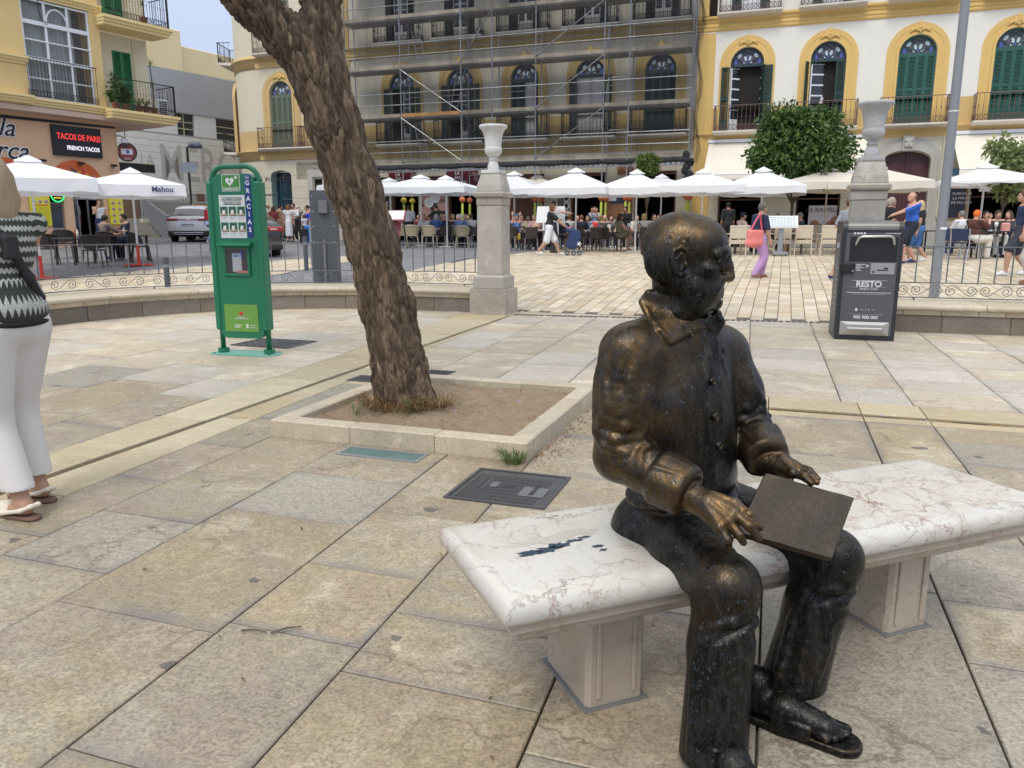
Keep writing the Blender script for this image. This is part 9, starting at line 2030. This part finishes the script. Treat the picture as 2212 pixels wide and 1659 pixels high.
 MB().box(-.205,.205,y-.002,y+.002,.255,.555).obj('lime_sheet',M('lime print',(.15,.33,.055),.5,var=.05),t);q=MB();q.ball((0,y-.003,.455),.024,10,6,(1.1,.15,.85));q.obj('red_emblem',M('red print',(.5,.03,.02),.5),t);text('MÁLAGA',.022,WHT,t,(0,y-.004,.418),depth=.0008);text('CARDIOPROTEGIDA',.019,WHT,t,(0,y-.004,.398),depth=.0008)
 for k in range(3):MB().box(-.09,.0-.012*k,y-.004,y-.0021,.325-.013*k,.33-.013*k).obj('print_line',WHT,t)
 MB().box(.05,.083,y-.004,y-.0021,.295,.34,.001).obj('city_crest',M('pale print',(.6,.68,.55),.5),t);text('Ciudad',.022,WHT,t,(.135,y-.004,.327),depth=.0008);text('de Málaga',.022,WHT,t,(.143,y-.004,.303),depth=.0008)
aed()
# --- litter compactor bin
def bin_():
 pL,pR=gnd(1801.5,732.6),gnd(1930.5,737.5);ax=(pR-pL).normalized();t=thing('litter_bin','dark grey solar litter bin marked RESTO with a silver pull handle, before the urn column','bin',(pL.x,pL.y,0),math.atan2(ax.y,ax.x));W=(pR-pL).length;Hh=1.47;DP=.72
 BP=M('bin dark rim',(.022,.024,.027),.4,var=.1);BG=M('bin slate panel',(.085,.09,.10),.45,var=.04,dirt=.08);SL=M('brushed steel',(.48,.47,.45),.3,.85,var=.1);W8=M('bin white print',(.66,.67,.68),.5,var=0)
 pr=[(0,.0),(0,Hh-.12)]+[(.07-.07*math.cos(a),Hh-.12+.10*math.sin(a)) for a in [PI/2*k/6 for k in range(1,7)]]+[(DP-.1,Hh)]+[(DP-.1+.1*math.sin(a),Hh-.1+.1*math.cos(a)) for a in [PI/2*k/6 for k in range(1,7)]]+[(DP,0)]
 m=MB();n=len(pr);m.add([(.0,y,z) for y,z in pr]+[(W,y,z) for y,z in pr],[(i,n+i,n+i+1,i+1) for i in range(n-1)]+[tuple(range(n)),tuple(reversed(range(n,2*n)))]);bd=m.obj('body',BP,t)
 m=MB();m.box(.045,W-.045,-.012,.004,.06,Hh-.15,.006);m.obj('front_panel',BG,t);m=MB();m.box(-.008,.002,.07,DP-.06,.06,Hh-.16,.004);m.obj('side_panel',BG,t)
 m=MB();pt=[(y,z) for y,z in pr if z>Hh-.13 and y<DP-.05];k=len(pt);m.add([(.06,y-.004,z+.006) for y,z in pt]+[(W-.06,y-.004,z+.006) for y,z in pt],[(i,k+i,k+i+1,i+1) for i in range(k-1)]);m.obj('top_cover',M('worn bin top',(.17,.17,.16),.38,.4,var=.2,scale=4,dirt=.3,dirtcol=(.3,.29,.26)),t)
 cx=W/2;y=-.0135
 MB().box(cx-.25,cx+.29,-.016,-.010,.975,1.275,.004).obj('hatch_recess',BLACKM,t);MB().box(cx-.22,cx+.27,-.020,-.0155,.985,1.19,.004).obj('hatch_flap',M('hatch black',(.014,.014,.015),.35,var=.3,scale=6),t)
 P=[(cx-.19,-.018,1.16),(cx-.185,-.06,1.2),(cx-.16,-.07,1.262),(cx-.12,-.07,1.275),(cx+.18,-.07,1.28),(cx+.22,-.07,1.262),(cx+.235,-.06,1.2),(cx+.24,-.018,1.16)];m=MB();m.smooth=True;m.tube(P,.016,10);m.obj('pull_handle',SL,t)
 MB().box(cx-.335,cx-.18,-.05,-.012,.83,.955,.012).obj('ashtray_lock',BLACKM,t);MB().box(cx-.30,cx-.215,-.056,-.049,.85,.935,.01).obj('lock_face',M('hatch black',(.014,.014,.015),.35,var=.3,scale=6),t);MB().tube([(cx-.2,-.055,.86),(cx-.2,-.05,.86)],.012,10).obj('key_hole',SL,t)
 MB().box(cx+.0,cx+.275,-.022,-.012,.82,.955,.01).obj('ashtray_plate',SL,t);MB().box(cx+.075,cx+.20,-.026,-.0215,.865,.879,.002).obj('cigarette_mark',BLACKM,t);MB().box(cx+.15,cx+.2,-.026,-.0215,.885,.905,.002).obj('cigarette_mark',BLACKM,t);MB().tube([(cx+.035,-.026,.85),(cx+.035,-.02,.85)],.013,12).obj('ash_hole',BLACKM,t)
 for k,wd in enumerate((.1,.06,.09,.05,.06)):MB().box(cx-.165,cx-.165+wd,y-.002,y,.935-.018*k,.942-.018*k).obj('print_line',W8,t)
 text('❯' if False else '>',.07,W8,t,(cx-.035,y-.001,.918),depth=.001,bold=.002)
 for k in range(4):q=MB();q.tube([(cx-.205+.036*k,y-.002,1.315),(cx-.205+.036*k,y,1.315)],.014,14);q.obj('web_icon',W8,t);
 MB().box(cx+.14,cx+.31,y-.002,y,1.312,1.318).obj('print_line',W8,t)
 for a,b_,z,h_ in ((cx-.2,cx+.2,.742,.004),(cx-.2,cx+.2,.658,.002),(cx-.25,cx+.26,.592,.006),(cx-.19,cx+.2,.575,.003),(cx-.19,cx+.19,.325,.002)):MB().box(a,b_,y-.002,y,z,z+h_).obj('print_rule',W8,t)
 text('RESTO',.098,W8,t,(cx,y-.001,.698),depth=.001,bold=.003);text('GENERAL WASTE',.026,W8,t,(cx-.0,y-.001,.638),depth=.001,bold=.0005);text('900 900 000',.056,W8,t,(cx-.005,y-.001,.288),depth=.001,bold=.0015)
 MB().box(cx-.13,cx-.105,y-.002,y,.365,.40).obj('city_crest',W8,t);text('Málaga',.016,W8,t,(cx-.055,y-.001,.383),depth=.0008);MB().box(cx-.015,cx-.013,y-.002,y,.36,.405).obj('print_rule',W8,t);text('hs',.03,W8,t,(cx+.025,y-.001,.383),depth=.0008);text('limasa',.014,W8,t,(cx+.075,y-.001,.385),depth=.0008)
 m=MB();a,b_,z0,z1=cx-.29,cx+.27,.065,.232;c,d=cx-.22,cx+.20;e,f_=.115,.20
 m.add([(a,-.013,z0),(b_,-.013,z0),(b_,-.013,z1),(a,-.013,z1),(c,-.045,e),(d,-.045,e),(d,-.045,f_),(c,-.045,f_)],[(0,1,5,4),(1,2,6,5),(2,3,7,6),(3,0,4,7),(4,5,6,7)]);m.obj('foot_guard',SL,t);m=MB();m.box(c+.0,d-.0,-.075,-.046,.125,.165,.012);m.obj('foot_pedal',SL,t)
 text('RESTO',.085,W8,t,(-.0095,.30,1.16),rot=(PI/2,0,-PI/2),depth=.001,bold=.002)
 for k in range(9):MB().box(-.0105,-.0085,.2+.03*(k%3),.34+.02*(k%4),.35+.075*k,.356+.075*k).obj('print_line',W8,t)
bin_()
# --- woman at the left edge
def fore_woman():
 m,nt,b=newmat('zigzag knit');L=nt.links;tc=nd(nt,'ShaderNodeTexCoord');sx=nd(nt,'ShaderNodeSeparateXYZ');L.new(tc.outputs['Object'],sx.inputs[0])
 ang=math_(nt,'ARCTAN2',sx.outputs[1],sx.outputs[0]);k=math_(nt,'MULTIPLY',ang,34/(2*PI));fr=math_(nt,'ABSOLUTE',math_(nt,'SUBTRACT',math_(nt,'FRACT',k),.5))
 nz=noise(nt,tc.outputs['Object'],60,3);z=math_(nt,'ADD',math_(nt,'MULTIPLY',sx.outputs[2],1.0),math_(nt,'MULTIPLY',math_(nt,'SUBTRACT',nz,.5),.008))
 low=math_(nt,'LESS_THAN',sx.outputs[2],1.13);amp=math_(nt,'ADD',math_(nt,'MULTIPLY',low,.07),.022);per=math_(nt,'ADD',math_(nt,'MULTIPLY',low,7.5-21),21)
 q=math_(nt,'FRACT',math_(nt,'MULTIPLY',math_(nt,'ADD',z,math_(nt,'MULTIPLY',fr,amp)),per));c=mix(nt,math_(nt,'GREATER_THAN',q,.56),(.045,.052,.038),(.50,.51,.46))
 c=mix(nt,ramp(nt,noise(nt,tc.outputs['Object'],140,2),[(.4,0),(.6,.35)]),c,(.03,.03,.03));L.new(c,b.inputs['Base Color']);setin(b,Roughness=.95);bump(nt,b,noise(nt,tc.outputs['Object'],160,3),.6,.004)
 lin=M('white linen',(.66,.63,.60),.85,var=.06,scale=5,bs=.25,bscale=14)
 loc=Vector((-2.39,3.62,0));rz=R(70)
 t=person('blonde woman in a zigzag knit vest and wide white trousers, cut by the left edge',loc,rz,'stand',1.70,1.08,(.42,.235,.15),'bob',(.40,.30,.18),(.04,.05,.04),(.66,.63,.6),'trousers',0,(.66,.60,.48),armL=(-.12,.30,1.06),armR=(.02,.30,1.08),hem=.15,feet=((-.10,-.09,.085),(.11,.06,.085)),h=.0085,fem=True,wide=1.22,waist=.03,topm=m,botm=lin,grp=None)
 for o in list(t.children):
  if o.name.startswith(('hair','shoe')):bpy.data.objects.remove(o)
 for x,y in ((-.10,-.09),(.11,.06)):
  sh=SDF(.01);sh.chain([(x,y-.055,.012),(x,y+.06,.012),(x,y+.17,.012)],[.038,.040,.044]);sh.cut((0,0,.001),(0,0,1));sh.cut((0,0,.022),(0,0,-1));inst('sandal_sole',sh.mesh('sandal_sole',.006,M('brown sole',(.16,.09,.06),.7)),t)
  sh=SDF(.01);sh.cap((x,y+.10,.035),(x,y+.17,.028),.046,.040);sh.cut((0,0,.02),(0,0,1));sh.chain([(x-.045,y+.09,.03),(x-.04,y-.03,.055),(x-.02,y-.075,.075),(x+.02,y-.075,.075),(x+.04,y-.03,.055),(x+.045,y+.09,.03)],[.011]*6);inst('slingback_upper',sh.mesh('slingback_upper',.006,M('cream leather',(.68,.62,.5),.5)),t)
 HM,nt,b=newmat('blonde hair');v=objcoord(nt);n1=noise(nt,scalev(nt,v,(1,1,.06)),130,4,.7);n2=noise(nt,scalev(nt,v,(1,1,.3)),9,3);c=mix(nt,n1,(.22,.15,.085),(.52,.41,.27));c=mix(nt,ramp(nt,n2,[(.4,0),(.7,.5)]),c,(.30,.20,.11));nt.links.new(c,b.inputs['Base Color']);setin(b,Roughness=.42);bump(nt,b,n1,.6,.004)
 s=SDF(.03);hd=np.array([0,.02,1.575])
 s.ell(hd+[0,-.015,.02],(.09,.105,.115));s.ell(hd+[0,-.06,-.06],(.088,.062,.12));s.ell(hd+[0,-.07,-.14],(.08,.045,.07))
 for g in (-1,1):s.chain([hd+[.07*g,-.04,.02],hd+[.083*g,-.045,-.08],hd+[.075*g,-.05,-.18]],[.035,.034,.02]);s.cap(hd+[.078*g,.03,.06],hd+[.082*g,.0,.0],.02,.014)
 s.ell(hd+[0,.10,-.04],(.078,.068,.10),None,.02,True)
 for g in (-1,1):s.ell(hd+[.09*g,.012,-.018],(.022,.026,.036),None,.01,True)
 inst('hair',s.mesh('hair',.0075,HM),t)
 s=SDF(.006);P=[(-.10,-.10,1.40),(-.03,-.125,1.28),(.05,-.122,1.14),(.12,-.085,1.04),(.165,.0,.98),(.12,.1,.99)];s.chain(P,[.022]*6,.02);P=[(-.10,-.10,1.40),(-.145,-.02,1.475),(-.12,.08,1.40),(-.04,.125,1.25),(.05,.13,1.1),(.12,.1,.99)];s.chain(P,[.018]*6,.02);s.box((-.035,-.135,1.28),(.035,.02,.055),None,.01);inst('bag_strap',s.mesh('bag_strap',.008,M('black webbing',(.02,.02,.023),.7,bs=.2,bscale=120)),t)
 s=SDF(.02);s.ell((0,0,.93),(.198,.152,.035));inst('knit_hem',s.mesh('knit_hem',.009,M('black knit',(.016,.016,.018),.95)),t)
fore_woman()
